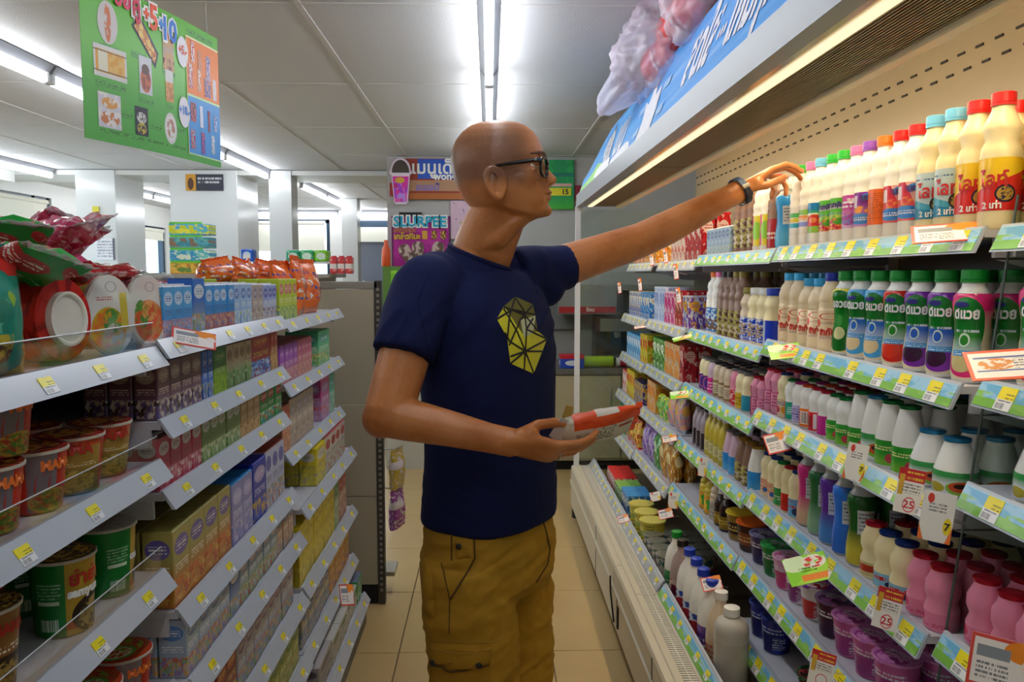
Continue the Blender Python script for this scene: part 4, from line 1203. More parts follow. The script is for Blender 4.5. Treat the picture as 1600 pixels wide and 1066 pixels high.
W1 = dict(
    smooth_red=lab('smooth_red', 'd8243c', ('grad', .75, .2, 'e8605c'), ('diag', 1, .35, .78, 'f4b0a8'), ('ell', .62, .86, .13, .1, '5a9ae0'), ('ell', .45, .22, .34, .17, '3f86d8'), ('txt', .2, .7, .16, .28, 'f4f6fa', 2), ('enoi', .5, .5, .25, .12, 8, .5, 'e88a3c'), ('rect', .2, .34, .55, .9, 'f0dce8')),
    smooth_purple=lab('smooth_purple', '8a2aa0', ('grad', .7, .2, 'c88ad0'), ('ell', .62, .86, .14, .1, '4a90dc'), ('ell', .45, .22, .34, .16, '4a8ad8'), ('txt', .2, .7, .16, .28, 'f4f6fa', 2), ('enoi', .5, .48, .25, .12, 8, .5, 'f0a040'), ('rect', .22, .36, .55, .9, 'efe0f4')),
    smooth_pink=lab('smooth_pink', 'c83aa0', ('grad', .65, .2, 'd8b0d8'), ('ell', .5, .25, .32, .15, '8a7ac8'), ('txt', .15, .85, .6, .85, 'f4e8f4', 2), ('enoi', .5, .28, .3, .2, 9, .52, 'b04a98')),
    smooth_orange=lab('smooth_orange', 'ec6a1c', ('txt', .1, .9, .1, .9, 'b85a18', 14)),
    smooth_green=lab('smooth_green', '5cc034', ('grad', .6, .25, 'e0d848'), ('txt', .1, .9, .62, .84, 'f8f8f0', 1), ('txt', .15, .8, .42, .54, '3c8ad0', 1), ('enoi', .5, .16, .45, .2, 8, .45, 'e8742c'), ('enoi', .4, .18, .3, .18, 9, .52, 'c02a48'), ('enoi', .6, .3, .3, .14, 8, .5, '4aa428')),
    smooth_blue=lab('smooth_blue', 'f4f2e8', ('rect', 0, 1, .76, 1, '1c84c8'), ('rect', 0, 1, .66, .76, '2a9a80'), ('ell', .5, .32, .42, .3, 'e0c83c'), ('ell', .48, .38, .3, .22, 'd8342c'), ('ell', .5, .1, .4, .12, '98c848'), ('ell', .46, .42, .12, .09, 'ee8a4c')),
    smooth_white=lab('smooth_white', 'ece8e0', ('rect', .3, .7, .62, .78, '5cc060'), ('rect', .3, .7, .46, .6, 'e0d040'), ('rect', .3, .7, .26, .42, '3cb0cc'), ('txt', .05, .25, .2, .9, '7aa0c8', 6)),
    smooth_white2=lab('smooth_white2', 'ece4dc', ('rect', .2, .8, .66, .84, '8ac048'), ('rect', .2, .8, .48, .64, 'ee9440'), ('rect', .2, .8, .26, .42, '8a90d8'), ('txt', .2, .8, .5, .6, 'f6e8d8', 1)),
    light_blue=lab('light_blue', 'bfd3d6', ('diag', -.35, -1, -.5, '4aa6c4'), ('diag', -.2, -1, -.3, '2a86b0'), ('txt', .1, .9, .84, .9, '4a6a90', 1), ('ell', .72, .32, .16, .17, '3a3024'), ('enoi', .72, .32, .13, .13, 14, .45, 'b8903c')),
    light_red=lab('light_red', 'f2c81c', ('diag', .45, -1, -.28, 'd8281c'), ('rect', 0, 1, 0, .12, 'd8281c'), ('ell', .72, .32, .16, .17, '2c2438'), ('enoi', .72, .32, .13, .13, 14, .45, 'b8903c')))
m_txtw = mat('label_white_ink', 'fbfaf4', .4)
m_txtd = mat('label_violet_ink', '4a3a7a', .4)
def milk(cap, label, extra=None):
    return bottle('yogurt_drink_bottle', P_milk, .0195, .019, m_milk, CAPS[cap], W1[label], (.036, .118), 20, extra)
def cream(cap, label):
    return bottle('fermented_milk_bottle', P_cream, .0205, .020, m_crm, CAPS[cap], W1[label], (.034, .128), 20,
                  lts(lt('ไลท์', .036, .088, m_ink_r, .12, .9, .0010), lt('2 เท่า', .016, .043, m_txtw, .08, 1, .0006)))
S1 = 'near cooler'
PR = lambda sec, k: '%s shelf of %s' % (('top', 'second', 'third', 'fourth', 'fifth', 'lowest')[k], sec)
zr = lambda s, k: ZR[s][k][0] + .042
xr = lambda s, k: ZR[s][k][1]
TURN = .62
w = .0705
nm = 'yogurt drink bottle'
smt = lambda c: lt('สมูท', .018, .104, c, .1, .9, .0012)
def ri(key, b, w, d, cnt, rws, desc, cat='bottle', dz=0):
    return (key, b, w, d, cnt, rws, desc, cat, dz)
run([ri('c_red', cream('red', 'light_red'), w, w, 2, 4, 'cream bottle with red cap'), ri('c_blue', cream('blue', 'light_blue'), w, w, 2, 4, 'cream bottle with pale blue cap'),
     ri('w_red', milk('red', 'smooth_red', smt(m_txtd)), w, w, 2, 4, 'white bottle with red cap'), ri('w_orange', milk('orange', 'smooth_orange'), w, w, 1, 4, 'white orange-capped bottle'),
     ri('w_purple', milk('purple', 'smooth_purple', smt(m_txtd)), w, w, 1, 4, 'white purple-capped bottle'), ri('w_pink', milk('pink', 'smooth_pink', smt(m_txtw)), w, w, 1, 4, 'white pink-capped bottle, beside the purple-capped'),
     ri('w_green', milk('green', 'smooth_green', lt('สมูทบัลล', .016, .1, m_txtd, 0, .9, .0012)), w, w, 2, 4, 'white green-capped bottle'), ri('w_blue', milk('blue', 'smooth_blue'), w, w, 1, 4, 'white blue-capped bottle'),
     ri('w_pink2', milk('pink', 'smooth_white2'), w, w, 1, 4, 'white pink-capped bottle, second from the hand'), ri('w_green2', milk('green', 'smooth_white'), w, w, 1, 4, 'white green-capped bottle, at the hand')],
    1, zr(1, 0), xr(1, 0), 1.40, PR(S1, 0), 0, .08, TURN)
def aloe(top, mid, fruit, word='ดีแวย์', low='e8d8b0'):
    n = '%s_%s_%s' % (top, mid, fruit)
    L = lab('aloe_' + n, 'e6d6ae', ('rect', 0, 1, .80, 1, top), ('grad', .55, .85, top), ('ell', .5, .62, .34, .34, '0f7a24'), ('rect', .22, .78, .3, .55, mid), ('grad', .5, .25, 'cfe0e8', (.22, .78, .3, .5)),
            ('ell', .47, .46, .11, .08, 'd8ead8'), ('ell', .47, .455, .08, .06, mid), ('ell', .5, .17, .34, .15, top), ('ell', .44, .2, .22, .12, fruit), ('rect', .24, .76, .27, .335, '3f9ad8'), ('txt', .28, .72, .285, .32, 'f2f6fa', 1), ('ell', .42, .87, .13, .035, '3c3a8c'), ('txt', .26, .74, .55, .6, 'dfe8f4', 1))
    return bottle('aloe_drink_bottle', P_aloe, .0235, .02, m_milk, CAPS['dark_green'], L, (.008, .166), 20, lt(word, .026, .128, m_txtw, .0, .8, .001))
m_yl = lab('aloe_plain', 'e8d28a', ('rect', 0, 1, .84, 1, 'e8dc1c'), ('grad', .6, .85, 'e8dc1c'), ('ell', .5, .7, .4, .28, '0a7a1c'), ('rect', .2, .8, .25, .6, '178a24'), ('ell', .5, .2, .38, .19, '0f6a1c'), ('ell', .5, .3, .16, .1, 'd8d89a'), ('ell', .5, .5, .08, .09, '4fa848'))
peach = lambda cap, p=P_peach: bottle('drinking_yogurt_bottle', p, .0205, .018, m_pch, CAPS[cap], lab('peach_print', 'efd6ac', ('ring', .62, .84, .3, .09, 'c83a2c'), ('txt', .3, .9, .62, .7, 'a86a58', 2), ('ell', .3, .66, .07, .12, 'd84a34'), ('ell', .26, .46, .06, .05, 'b83a2c'), ('ell', .42, .46, .05, .05, 'b83a2c'), ('txt', .35, .9, .22, .3, '8a5a78', 2)), (.012, .108), 18, lt('เกกัน', .024, .052, m_ink_r, .2, .9))
P_peach2 = [(r, z * .92) for r, z in P_peach]
w = .087
run([ri('al_pink', aloe('e8307a', '2f8a2c', 'd8c88a'), w, .07, 1, 4, 'green-capped bottle with pink label'), ri('al_purple', aloe('7a28a0', '2a62c8', '3a1838'), w, .07, 2, 4, 'green-capped bottle with purple label'),
     ri('al_red', aloe('d0281c', '2f8a2c', 'e03a24'), w, .07, 1, 4, 'green-capped bottle with strawberry label'), ri('al_blue', aloe('4aa8e0', '2a70d0', 'e8d0a0'), w, .07, 2, 4, 'green-capped bottle with blue label'),
     ri('al_yellow', bottle('aloe_drink_bottle', P_aloe, .0235, .02, m_milk, CAPS['dark_green'], m_yl, (.008, .166), 20, lt('แอวย', .026, .128, m_txtw, 0, .8, .001)), w, .07, 1, 4, 'green-capped bottle with yellow label'),
     ri('pc_dark', peach('dark_blue'), .072, .07, 1, 4, 'peach bottle with dark blue cap'), ri('pc_short', peach('sky', P_peach2), .072, .07, 2, 4, 'short peach bottle with sky blue cap'), ri('pc_sky', peach('sky'), .072, .07, 2, 4, 'tall peach bottle with sky blue cap')],
    1, zr(1, 1), xr(1, 1), 1.405, PR(S1, 1), 0, .08, TURN)
def small(key, foil, l, prof=P_small, body=None, lz=(.006, .055), cr=.0176):
    return bottle('small_yogurt_bottle', prof, cr, .004, body or m_milk, FOIL[foil], l, lz, 14, None, True)
L_green = lab('grass_green', '2f9a2c', ('grad', .5, .1, '7ab83a'), ('ell', .7, .3, .14, .2, 'c83a48'), ('txt', .2, .8, .6, .8, 'f0e8a0', 2))
L_ired = lab('red_bar', 'd8242c', ('rect', .5, .62, .1, .9, 'f0e0e0'), ('bars', .2, .45, .2, .8, '3a2a2c', 20))
L_iorg = lab('orange_bar', 'e87420', ('rect', .35, .75, .15, .85, 'f2e4d4'), ('bars', .4, .7, .2, .8, '3a2a20', 20))
L_mag = lab('magenta_bar', 'c82a8a', ('rect', .6, .85, .15, .85, 'f0dcec'), ('bars', .62, .82, .2, .8, '3a2030', 20))
L_tealg = lab('teal_leaf', '1f9a78', ('rect', 0, .3, 0, 1, 'd82c28'), ('txt', .4, .9, .3, .7, 'e0f0e8', 3))
L_pap = lab('papaya', 'e8ecec', ('rect', 0, 1, .86, 1, '3a9ac8'), ('grad', .5, .8, '3a9a4c'), ('ell', .7, .34, .24, .3, '8ac03a'), ('ell', .68, .4, .18, .22, 'd8542c'), ('ell', .66, .44, .09, .1, '3a1c1c'), ('ell', .3, .3, .15, .2, 'c0b02c'))
L_lav = lab('lavender', 'b8b0d8', ('txt', .2, .8, .2, .8, '5a4a98', 4))
P_fat = [(r * 1.13, q * 1.06) for r, q in P_fat]
P_tall = [(r * 1.06, q * 1.12) for r, q in P_tall]
P_small = [(r * 1.06, q * 1.1) for r, q in P_small]
P_gourd = [(r * 1.05, q * 1.06) for r, q in P_gourd]
w = .0565
fat = bottle('yogurt_pot_bottle', P_fat, .0235, .005, m_milk, FOIL['blue'], L_pap, (.004, .049), 18, None, True)
grn = bottle('yogurt_pot_bottle', P_tall, .0212, .0045, m_milk, FOIL['green'], L_green, (.006, .06), 16, None, True)
blu = bottle('yogurt_pot_bottle', P_tall, .0212, .0045, m_milk, FOIL['blue'], L_pap, (.006, .06), 16, None, True)
run([ri('fat_blue', fat, .081, .081, 2, 3, 'squat white pot with blue foil'), ri('tall_green', grn, .0695, .0695, 2, 4, 'white bottle with green foil'), ri('tall_blue', blu, .0695, .0695, 1, 4, 'white bottle with blue foil'), ri('tall_green', grn, .0695, .0695, 1, 4, 'white green-foiled bottle, beyond the blue'),
     ri('sm_green', small('', 'green', L_green), w, w, 2, 5, 'small white bottle with green foil'), ri('sm_mag', small('', 'red', L_mag), w, w, 1, 5, 'small bottle with magenta label'), ri('sm_red', small('', 'red', L_ired), w, w, 1, 5, 'small bottle with red label'), ri('sm_org', small('', 'orange', L_iorg), w, w, 1, 5, 'small bottle with orange label'),
     ri('sm_lav', small('', 'magenta', L_lav), w, w, 1, 5, 'small bottle with magenta foil'), ri('sm_teal', small('', 'green', L_tealg), w, w, 1, 5, 'small bottle with teal label'),
     ri('sm_cream', small('', 'navy', lab('fruit_dots', 'e0c8a0', ('ell', .35, .35, .12, .2, 'b82a48'), ('ell', .65, .35, .14, .22, 'e09a2c'), ('txt', .2, .8, .6, .85, '6a5aa0', 2)), P_small, m_crm), .0565, w, 1, 5, 'small cream bottle with navy foil'),
     ri('sl_pink', small('', 'red', lab('pink_curve', 'e89ab8', ('rect', 0, .35, 0, 1, 'a82050'), ('txt', .4, .9, .2, .7, 'b83a70', 5)), P_small, m_pink, (.004, .1)), .0565, w, 2, 5, 'small pink bottle with red foil')],
    1, zr(1, 2), xr(1, 2), 1.405, PR(S1, 2), 0, .1, TURN)
goP = bottle('small_yogurt_bottle', P_gourd, .0225, .005, m_pink, FOIL['red'], lab('pink_print', 'e2809c', ('ell', .2, .6, .1, .28, 'd8285c'), ('txt', .2, .8, .1, .35, 'c83a6a', 2)), (.006, .036), 16, None, True)
goC = bottle('small_yogurt_bottle', P_gourd, .0225, .005, m_crm, FOIL['navy'], lab('aqua_print', '8ac0d4', ('txt', .1, .9, .3, .8, 'c8281c', 1), ('ell', .7, .3, .12, .2, '2c3048')), (.006, .036), 16, None, True)
goR = bottle('small_yogurt_bottle', P_gourd, .0225, .005, m_crm, FOIL['red'], lab('red_print', 'd8c080', ('rect', 0, 1, .3, .8, 'b8341c')), (.006, .036), 16, None, True)
al2 = lambda n, a, b: bottle('aloe_drink_bottle', P_aloe, .0225, .012, mat('clear_cap_' + n, 'b8bab8', .2), m_milk, lab('curvy_' + n, a, ('grad', .5, .2, b), ('rect', .55, .95, .45, .8, 'c8ccd0'), ('txt', .58, .92, .5, .78, '6a707a', 5)), (.006, .166), 18)
run([ri('go_pink', goP, .067, .066, 2, 3, 'pink bottle with red foil'), ri('go_cream', goC, .065, .065, 2, 4, 'cream bottle with navy foil'), ri('go_red', goR, .065, .065, 1, 4, 'cream bottle with red foil'),
     ri('cv_yg', al2('green_gold', '1f5a24', 'c8b83a'), .075, .07, 1, 2, 'dark green and gold bottle'), ri('cv_blue', al2('blue', '2a74d8', '2a68c8'), .075, .07, 1, 2, 'bright blue bottle'), ri('cv_purple', al2('purple', '5a2a90', '4a8ac8'), .0715, .07, 1, 2, 'purple and blue bottle'),
     ri('cv_green', al2('green', '2c6a3c', '8ab08a'), .0715, .07, 1, 2, 'dark green bottle'), ri('cv_pink', al2('pink', 'c82a78', 'd8b090'), .0715, .07, 1, 2, 'magenta and green bottle'),
     ri('sm_navy', small('', 'navy', lab('sky_ox', '6aa8d0', ('txt', .1, .9, .5, .9, 'c8382c', 1), ('ell', .6, .3, .15, .2, '2c3a58')), P_small, m_crm), w, w, 1, 4, 'small cream bottle with sky label'),
     ri('sm_red2', small('', 'red', lab('plain_red', 'd02c24', ('txt', .2, .8, .3, .6, 'b02018', 3)), P_small, m_crm), w, w, 1, 4, 'small cream bottle with red label'), ri('sm_grn2', small('', 'green', lab('plain_green', '3a9a48', ('txt', .2, .8, .3, .6, 'd8e8c8', 2)), P_small, m_crm), w, w, 1, 4, 'small cream bottle with green label'),
     ri('sm_or2', small('', 'navy', lab('orange_print', 'ecc8a0', ('txt', .2, .8, .2, .9, 'd8562c', 5), ('ell', .5, .3, .1, .14, '3a6ab0')), P_small, m_crm), w, w, 2, 4, 'small cream bottle with orange print')],
    1, zr(1, 3), xr(1, 3), 1.395, PR(S1, 3), 0, .1, TURN)
def ycup(n, body, lidbase, lidart, rim, h=.088, r1=.046, txt='d8d0d8'):
    b = pmat('cup_' + n, body, [('ell', .45, .35, .3, .3, lidart), ('txt', .15, .85, .6, .8, txt, 2), ('txt', .6, .9, .15, .5, txt, 5)], 'cyl', .2)
    l = pmat('cuplid_' + n, lidbase, [('ell', .5, .4, .36, .26, lidart), ('txt', .2, .8, .5, .75, txt, 3), ('enoi', .5, .35, .3, .2, 10, .5, rim)], 'flat', .15, coat=.4)
    return cup('yogurt_cup', .036, r1, h, b, l, mat('cuprim_' + n, rim, .25), None, True)
run([ri('yc_pink', ycup('pink', 'c05a98', 'c070a8', '9a3a80', 'd888c0'), .098, .095, 3, 2, 'pink yogurt cup', 'yogurt cup'), ri('yc_dark', ycup('dark_berry', '4a1838', '7a5a80', '3a1a40', '8a4a80'), .098, .095, 1, 2, 'dark berry yogurt cup', 'yogurt cup'),
     ri('yc_straw', ycup('strawberry', 'ddd4d4', '7a3a98', 'c02c30', 'dccfd8'), .098, .095, 1, 2, 'white strawberry yogurt cup', 'yogurt cup'), ri('yc_red', ycup('red_lid', 'd8c8cc', 'b83034', '8a3a78', 'd8ccd0'), .0985, .095, 1, 2, 'red-lidded yogurt cup', 'yogurt cup'),
     ri('yc_pk2', ycup('pale_pink', 'd89ac0', 'd8a0c0', 'c03a70', 'e0b0cc'), .0985, .095, 1, 2, 'pale pink yogurt cup', 'yogurt cup'), ri('yc_grn', ycup('green', '1f8a3a', '2c9a48', '14602a', '2ea44a'), .0985, .095, 1, 2, 'green yogurt cup', 'yogurt cup'), ri('yc_vio', ycup('violet', '4a3a68', '6a6490', '2c2450', '8a88a8'), .0985, .095, 1, 2, 'violet yogurt cup', 'yogurt cup')],
    1, zr(1, 4), xr(1, 4), 1.515, PR(S1, 4), 0, .2, TURN)
run([ri('yc_melon', ycup('melon', '8a3a38', '2a5a2c', 'b83040', '3a2a24', .07), .1, .095, 2, 2, 'watermelon-topped cup', 'yogurt cup')], 1, zr(1, 5), xr(1, 5), 1.75, PR(S1, 5), 0, .2, TURN)
run([ri('yc_blue', ycup('deep_blue', '1c2c90', '24389c', '141c60', '2c44a8', .1, .044, 'b8c0d8'), .1, .095, 2, 2, 'deep blue yogurt cup', 'yogurt cup')], 1, zr(1, 5), xr(1, 5), 2.13, PR(S1, 5), 0, .2, TURN)
# nearest section, mostly out of frame beyond the glass divider
S0 = 'camera-side cooler'
run([ri('fat_blue', fat, .082, .081, 3, 2, 'squat white pot with blue foil')], 1, zr(0, 2), xr(0, 2), 1.05, PR(S0, 2), 0, .1, TURN)
run([ri('go_pink', goP, .066, .064, 4, 2, 'pink bottle with red foil')], 1, zr(0, 3), xr(0, 3), 1.09, PR(S0, 3), 0, .1, TURN)
run([ri('al_pink', aloe('e8307a', '2f8a2c', 'd8c88a'), .087, .07, 3, 2, 'green-capped bottle with pink label')], 1, zr(0, 1), xr(0, 1), 1.08, PR(S0, 1), 0, .1, TURN)
run([ri('c_blue2', cream('blue', 'light_blue'), .072, .07, 3, 2, 'cream bottle with pale blue cap')], 1, zr(0, 0), xr(0, 0), 1.13, PR(S0, 0), 0, .1, TURN)

# second section
S2 = 'second cooler'
def plain(n, prof, cap, body, label, cr, ch=.016, lz=None, nm='drink_bottle', foil=False):
    H = prof[-1][1]
    return bottle(nm, prof, cr, ch, body, cap, label, lz or (.01, H * .45), 14, None, foil)
L_bluecow = lab('blue_cow', '2f7ac8', ('enoi', .5, .5, .45, .45, 8, .5, 'd8e4f0'), ('rect', 0, .12, 0, 1, 'b83038'), ('enoi', .5, .3, .3, .25, 10, .5, '7a5a40'))
L_choc = lab('choc_wave', '5a3a2c', ('noi', 4, 4, .5, 'a8a048'), ('noi', 6, 6, .55, 'c8b898'))
L_bluesp = lab('blue_splash', '1f4ac0', ('noi', 8, 8, .52, 'e0e4ec'), ('enoi', .55, .45, .35, .35, 9, .5, 'b89a70'), ('txt', .3, .8, .4, .6, '2a2040', 2))
L_teal = lab('teal_plain', '2a9ab0', ('grad', .5, 0, '2486a0'))
L_yp = lab('pink_yellow', 'e8d830', ('rect', 0, .35, 0, 1, 'e85a90'), ('ell', .5, .5, .2, .3, '98d838'))
run([ri('bl_curvy', al2('sky_white', '2a8ad0', '58b0e0'), .075, .07, 1, 2, 'blue and white curvy bottle'), ri('rd_br', plain('rb', P_milk, CAPS['red'], m_brn, lab('red_band', 'b82a2c', ('txt', .2, .8, .3, .6, 'f0dcc8', 2)), .019, .018), .07, .07, 1, 3, 'brown bottle with red label'),
     ri('wh_yp', plain('wyp', P_milk, CAPS['white'], m_milk, L_yp, .019, .018, (.02, .12)), .07, .07, 2, 3, 'white bottle with yellow and pink label'), ri('br_ch', plain('brc', P_milk, CAPS['black'], m_brn, L_choc, .019, .018, (.02, .12)), .0705, .07, 3, 3, 'brown chocolate bottle')],
    1, zr(2, 0), xr(2, 0), 2.415, PR(S2, 0), 0, .1, TURN)
run([it('pale_blue_milk', 6, 2, 'pale blue carton')], 1, zr(2, 0), xr(2, 0), 2.93, PR(S2, 0))
w = .077
run([ri('wd_blue', plain('wdb', P_wide, CAPS['royal'], m_crm, lab('royal_plain', '1c3cc0', ('rect', .2, .4, 0, 1, 'b8c4d0'), ('rect', .8, 1, 0, 1, '3a9ad0')), .029, .018, (.008, .085)), w, w, 1, 3, 'wide cream bottle with blue cap'), ri('wd_white', plain('wdw', P_wide, CAPS['white'], m_crm, L_bluesp, .029, .018, (.008, .085)), w, w, 2, 3, 'wide cream bottle with white cap'),
     ri('wd_gold', plain('wdg', P_wide, mat('cap_olive', '8a7a2c', .4), m_beig, L_bluesp, .029, .018, (.008, .085)), w, w, 1, 3, 'wide beige bottle with olive cap'), ri('br_gold', plain('brg', P_milk, mat('cap_olive', '8a7a2c', .4), m_brn, L_choc, .019, .016, (.008, .1)), .0705, .07, 2, 3, 'brown bottle with olive cap'),
     ri('br_black', plain('brb', P_milk, CAPS['black'], m_brn, L_choc, .019, .016, (.008, .1)), .0705, .07, 2, 3, 'brown bottle with black cap'), ri('wh_pink', plain('whp', P_milk, CAPS['pink'], m_milk, L_bluecow, .019, .016, (.008, .1)), .0705, .07, 1, 3, 'white bottle with pink cap'), ri('wh_org', plain('who', P_milk, CAPS['orange'], m_milk, L_bluecow, .019, .016, (.008, .1)), .0705, .07, 1, 3, 'white bottle with orange cap')],
    1, zr(2, 1), xr(2, 1), 2.415, PR(S2, 1), 0, .1, TURN)
w = .066
run([ri('jr_teal', plain('jrt', P_jar, FOIL['silver'], m_crm, L_teal, .0235, .006, (.004, .055), 'yogurt_jar', True), w, w, 1, 4, 'cream jar with teal label', 'jar'), ri('jr_yel', plain('jry', P_jar, FOIL['silver'], m_crm, lab('yellow_plain', 'e0b82a', ('txt', .2, .8, .2, .8, 'a87a1c', 3)), .0235, .006, (.004, .055), 'yogurt_jar', True), .066, w, 1, 4, 'cream jar with yellow label', 'jar'),
     ri('jr_red', plain('jrr', P_jar, FOIL['silver'], m_pink, lab('scarlet', 'd8282c', ('noi', 4, 6, .55, 'f0d0d0')), .0235, .006, (.004, .055), 'yogurt_jar', True), .066, w, 1, 4, 'pink jar with scarlet label', 'jar'), ri('jr_brn', plain('jrb', P_jar, FOIL['dark'], m_beig, lab('brown_panel', '9a7a50', ('rect', .3, .7, .15, .85, 'd8c8a8'), ('txt', .35, .65, .25, .75, '8a7050', 4)), .0235, .006, (.004, .062), 'yogurt_jar', True), .07, w, 3, 4, 'beige jar with brown panel', 'jar'),
     ri('jr_mag', plain('jrm', P_jar, FOIL['silver'], mat('lilac_plastic', 'd8b8c8', .3), lab('hot_pink', 'd82a88', ('txt', .2, .8, .2, .8, 'f0c8dc', 3)), .0235, .006, (.004, .062), 'yogurt_jar', True), .066, w, 1, 4, 'lilac jar with hot pink label', 'jar'), ri('jr_pur', plain('jrp', P_jar, FOIL['silver'], m_crm, lab('violet_ring', '4a2a8c', ('ring', .5, .5, .2, .4, 'e05a78'), ('rect', .75, 1, 0, 1, 'c0a8a8')), .0235, .006, (.004, .062), 'yogurt_jar', True), .066, w, 2, 4, 'cream jar with violet label', 'jar')],
    1, zr(2, 2), xr(2, 2), 2.56, PR(S2, 2), 0, .1, TURN)
run([ri('sl_pink', small('', 'red', None), .0565, .0565, 2, 3, 'small pink bottle with red foil')], 1, zr(2, 2), xr(2, 2), 2.42, PR(S2, 2), 0, .1, TURN)
L_aqua = lab('aqua_plain', '2a8ad0', ('grad', .6, .1, '58b0dc'))
run([ri('tl_gold', plain('tlg', P_tall, FOIL['gold'], m_milk, L_aqua, .0212, .005, (.006, .066), 'yogurt_pot_bottle', True), .068, .068, 1, 4, 'white bottle with gold foil'), ri('tl_brn', plain('tlb', P_tall, FOIL['gold'], m_brn, L_choc, .0212, .005, (.006, .066), 'yogurt_pot_bottle', True), .067, .068, 2, 4, 'brown bottle with gold foil'),
     ri('tl_lil', plain('tll', P_tall, FOIL['silver'], mat('lilac_plastic', 'd8b8c8', .3), L_aqua, .0212, .005, (.006, .066), 'yogurt_pot_bottle', True), .067, .068, 2, 4, 'lilac bottle with silver foil'), ri('pt_yel', plain('pty', P_pet2, CAPS['white'], m_yel, lab('plain_straw', 'b8a848', ('rect', .3, .8, .2, .8, 'd8d098'), ('txt', .35, .75, .3, .7, '8a8048', 3)), .0145, .014), .06, .06, 4, 3, 'clear bottle of yellow drink'),
     ri('pt_grey', plain('ptg', P_pet2, CAPS['black'], mat('taro_drink', 'a09098', .25), lab('taro', '8a7a84', ('rect', .4, .6, 0, 1, '2c2428')), .0145, .014), .06, .06, 3, 3, 'grey-lilac drink bottle')],
    1, zr(2, 3), xr(2, 3), 2.415, PR(S2, 3), 0, .1, TURN)
canY = cup('snack_tub', .04, .05, .09, pmat('tub_gold', '8a6a24', [('rect', 0, 1, .25, .7, '3a2414'), ('txt', .2, .8, .35, .6, 'd8b860', 2)], 'cyl', .2), mat('tub_lid_yellow', 'd8b82c', .3), mat('tub_lid_yellow', 'd8b82c', .3), None, False, 'lid')
canO = cup('snack_tub', .04, .05, .09, pmat('tub_dark', '3a2018', [('rect', 0, 1, .25, .7, '7a3a1c'), ('txt', .2, .8, .35, .6, 'd8a860', 2)], 'cyl', .2), mat('tub_lid_orange', 'd8601c', .3), mat('tub_lid_orange', 'd8601c', .3), None, False, 'lid')
run([ri('tub_o', canO, .108, .106, 1, 2, 'brown tub with orange lid', 'tub'), ri('tub_y', canY, .108, .106, 1, 2, 'gold tub with yellow lid', 'tub'), ri('pt_dark', plain('ptd', [(r, q * .62) for r, q in P_pet], CAPS['white'], mat('dark_cola', '2c1a14', .12), lab('gold_brown', '8a6a1c', ('txt', .2, .8, .3, .7, 'd8b848', 2)), .0145, .016), .062, .062, 2, 3, 'dark drink bottle with white cap'),
     ri('pt_soy', plain('pts', P_short, CAPS['white'], m_beig, lab('grey_script', 'c0b8a8', ('txt', .2, .8, .1, .9, '6a6058', 7)), .0165, .014, (.006, .07)), .07, .07, 1, 3, 'beige bottle with grey lettering'), ri('pt_oj', plain('pto', P_short, CAPS['red'], m_yel, lab('orange_leaf', 'd8982a', ('ell', .6, .5, .2, .3, '3aa838'), ('ell', .3, .4, .2, .3, 'e8b82a')), .0165, .014, (.006, .07)), .07, .07, 2, 3, 'yellow juice bottle with red cap')],
    1, zr(2, 4), xr(2, 4), 2.42, PR(S2, 4), 0, .1, TURN)
# lower deck: big bottles standing behind the price rail
DK = 'lower deck'
B_big = lambda n, cap, label, body=None: plain(n, P_big, CAPS[cap], body or m_milk, label, .0205, .02, (.02, .14), 'large_milk_bottle')
L_bb = lab('blue_band', '2448b0', ('noi', 6, 6, .5, 'd8dce8'), ('ell', .5, .5, .3, .3, 'c83a40'))
L_pp = lab('violet_band', '6a3a98', ('grad', .5, 0, 'a8a8d0'), ('txt', .2, .8, .4, .7, 'f0f0f4', 2))
L_or = lab('orange_script', 'd8b48a', ('txt', .2, .8, .1, .9, 'c8482c', 6))
jug = plain('jug', P_jug, CAPS['white'], mat('pale_grey_jug', 'bdb8ac', .4), lab('violet_strip', 'b8b2a6', ('rect', 0, .12, 0, 1, '6a4a98')), .0235, .02, (.04, .18), 'water_jug')
run([ri('jug', jug, .103, .1, 1, 1, 'big pale grey water jug at the near end', 'jug'), ri('bg_org', B_big('bgo', 'white', L_or, m_beig), .094, .092, 1, 1, 'large beige bottle with orange script'), ri('bg_pp', B_big('bgp', 'royal', L_pp), .094, .092, 1, 1, 'large white bottle with violet band'), ri('bg_blue', B_big('bgb', 'royal', L_bb), .094, .092, 3, 1, 'large white bottle with blue cap'),
     ri('bg_cho', B_big('bgc', 'black', lab('berry', '6a1c2c', ('noi', 5, 5, .5, 'c8a8a0')), mat('mauve_drink', 'a8908c', .3)), .094, .092, 1, 1, 'large mauve bottle with black cap'), ri('bg_grn', B_big('bgg', 'dark_green', lab('green_band', '2f8a48', ('txt', .2, .8, .3, .7, 'f0f4ec', 3))), .094, .092, 1, 1, 'large white bottle with green cap')],
    1, .25, .612, 2.15, DK, 0, .1, TURN)
can = cup('snack_can', .036, .037, .12, pmat('can_print', 'a83a34', [('rect', 0, 1, .6, 1, '3a6a48'), ('noi', 4, 4, .5, 'c8b8a8'), ('noi', 5, 5, .58, '3a5aa0')], 'cyl', .2), mat('can_clear_lid', '8c9088', .12, metal=.5), m_steel, None, False, 'lid')
run([ri('can', can, .08, .08, 4, 3, 'tin with clear lid', 'tin')], 1, .27, .61, 2.97, DK, 0, .2, TURN)
part('deck_riser', MB().box(.615, 1.2, 2.9, 4.76, .15, .269).box(.615, 1.2, .5, 2.9, .15, .2495), m_cool2)
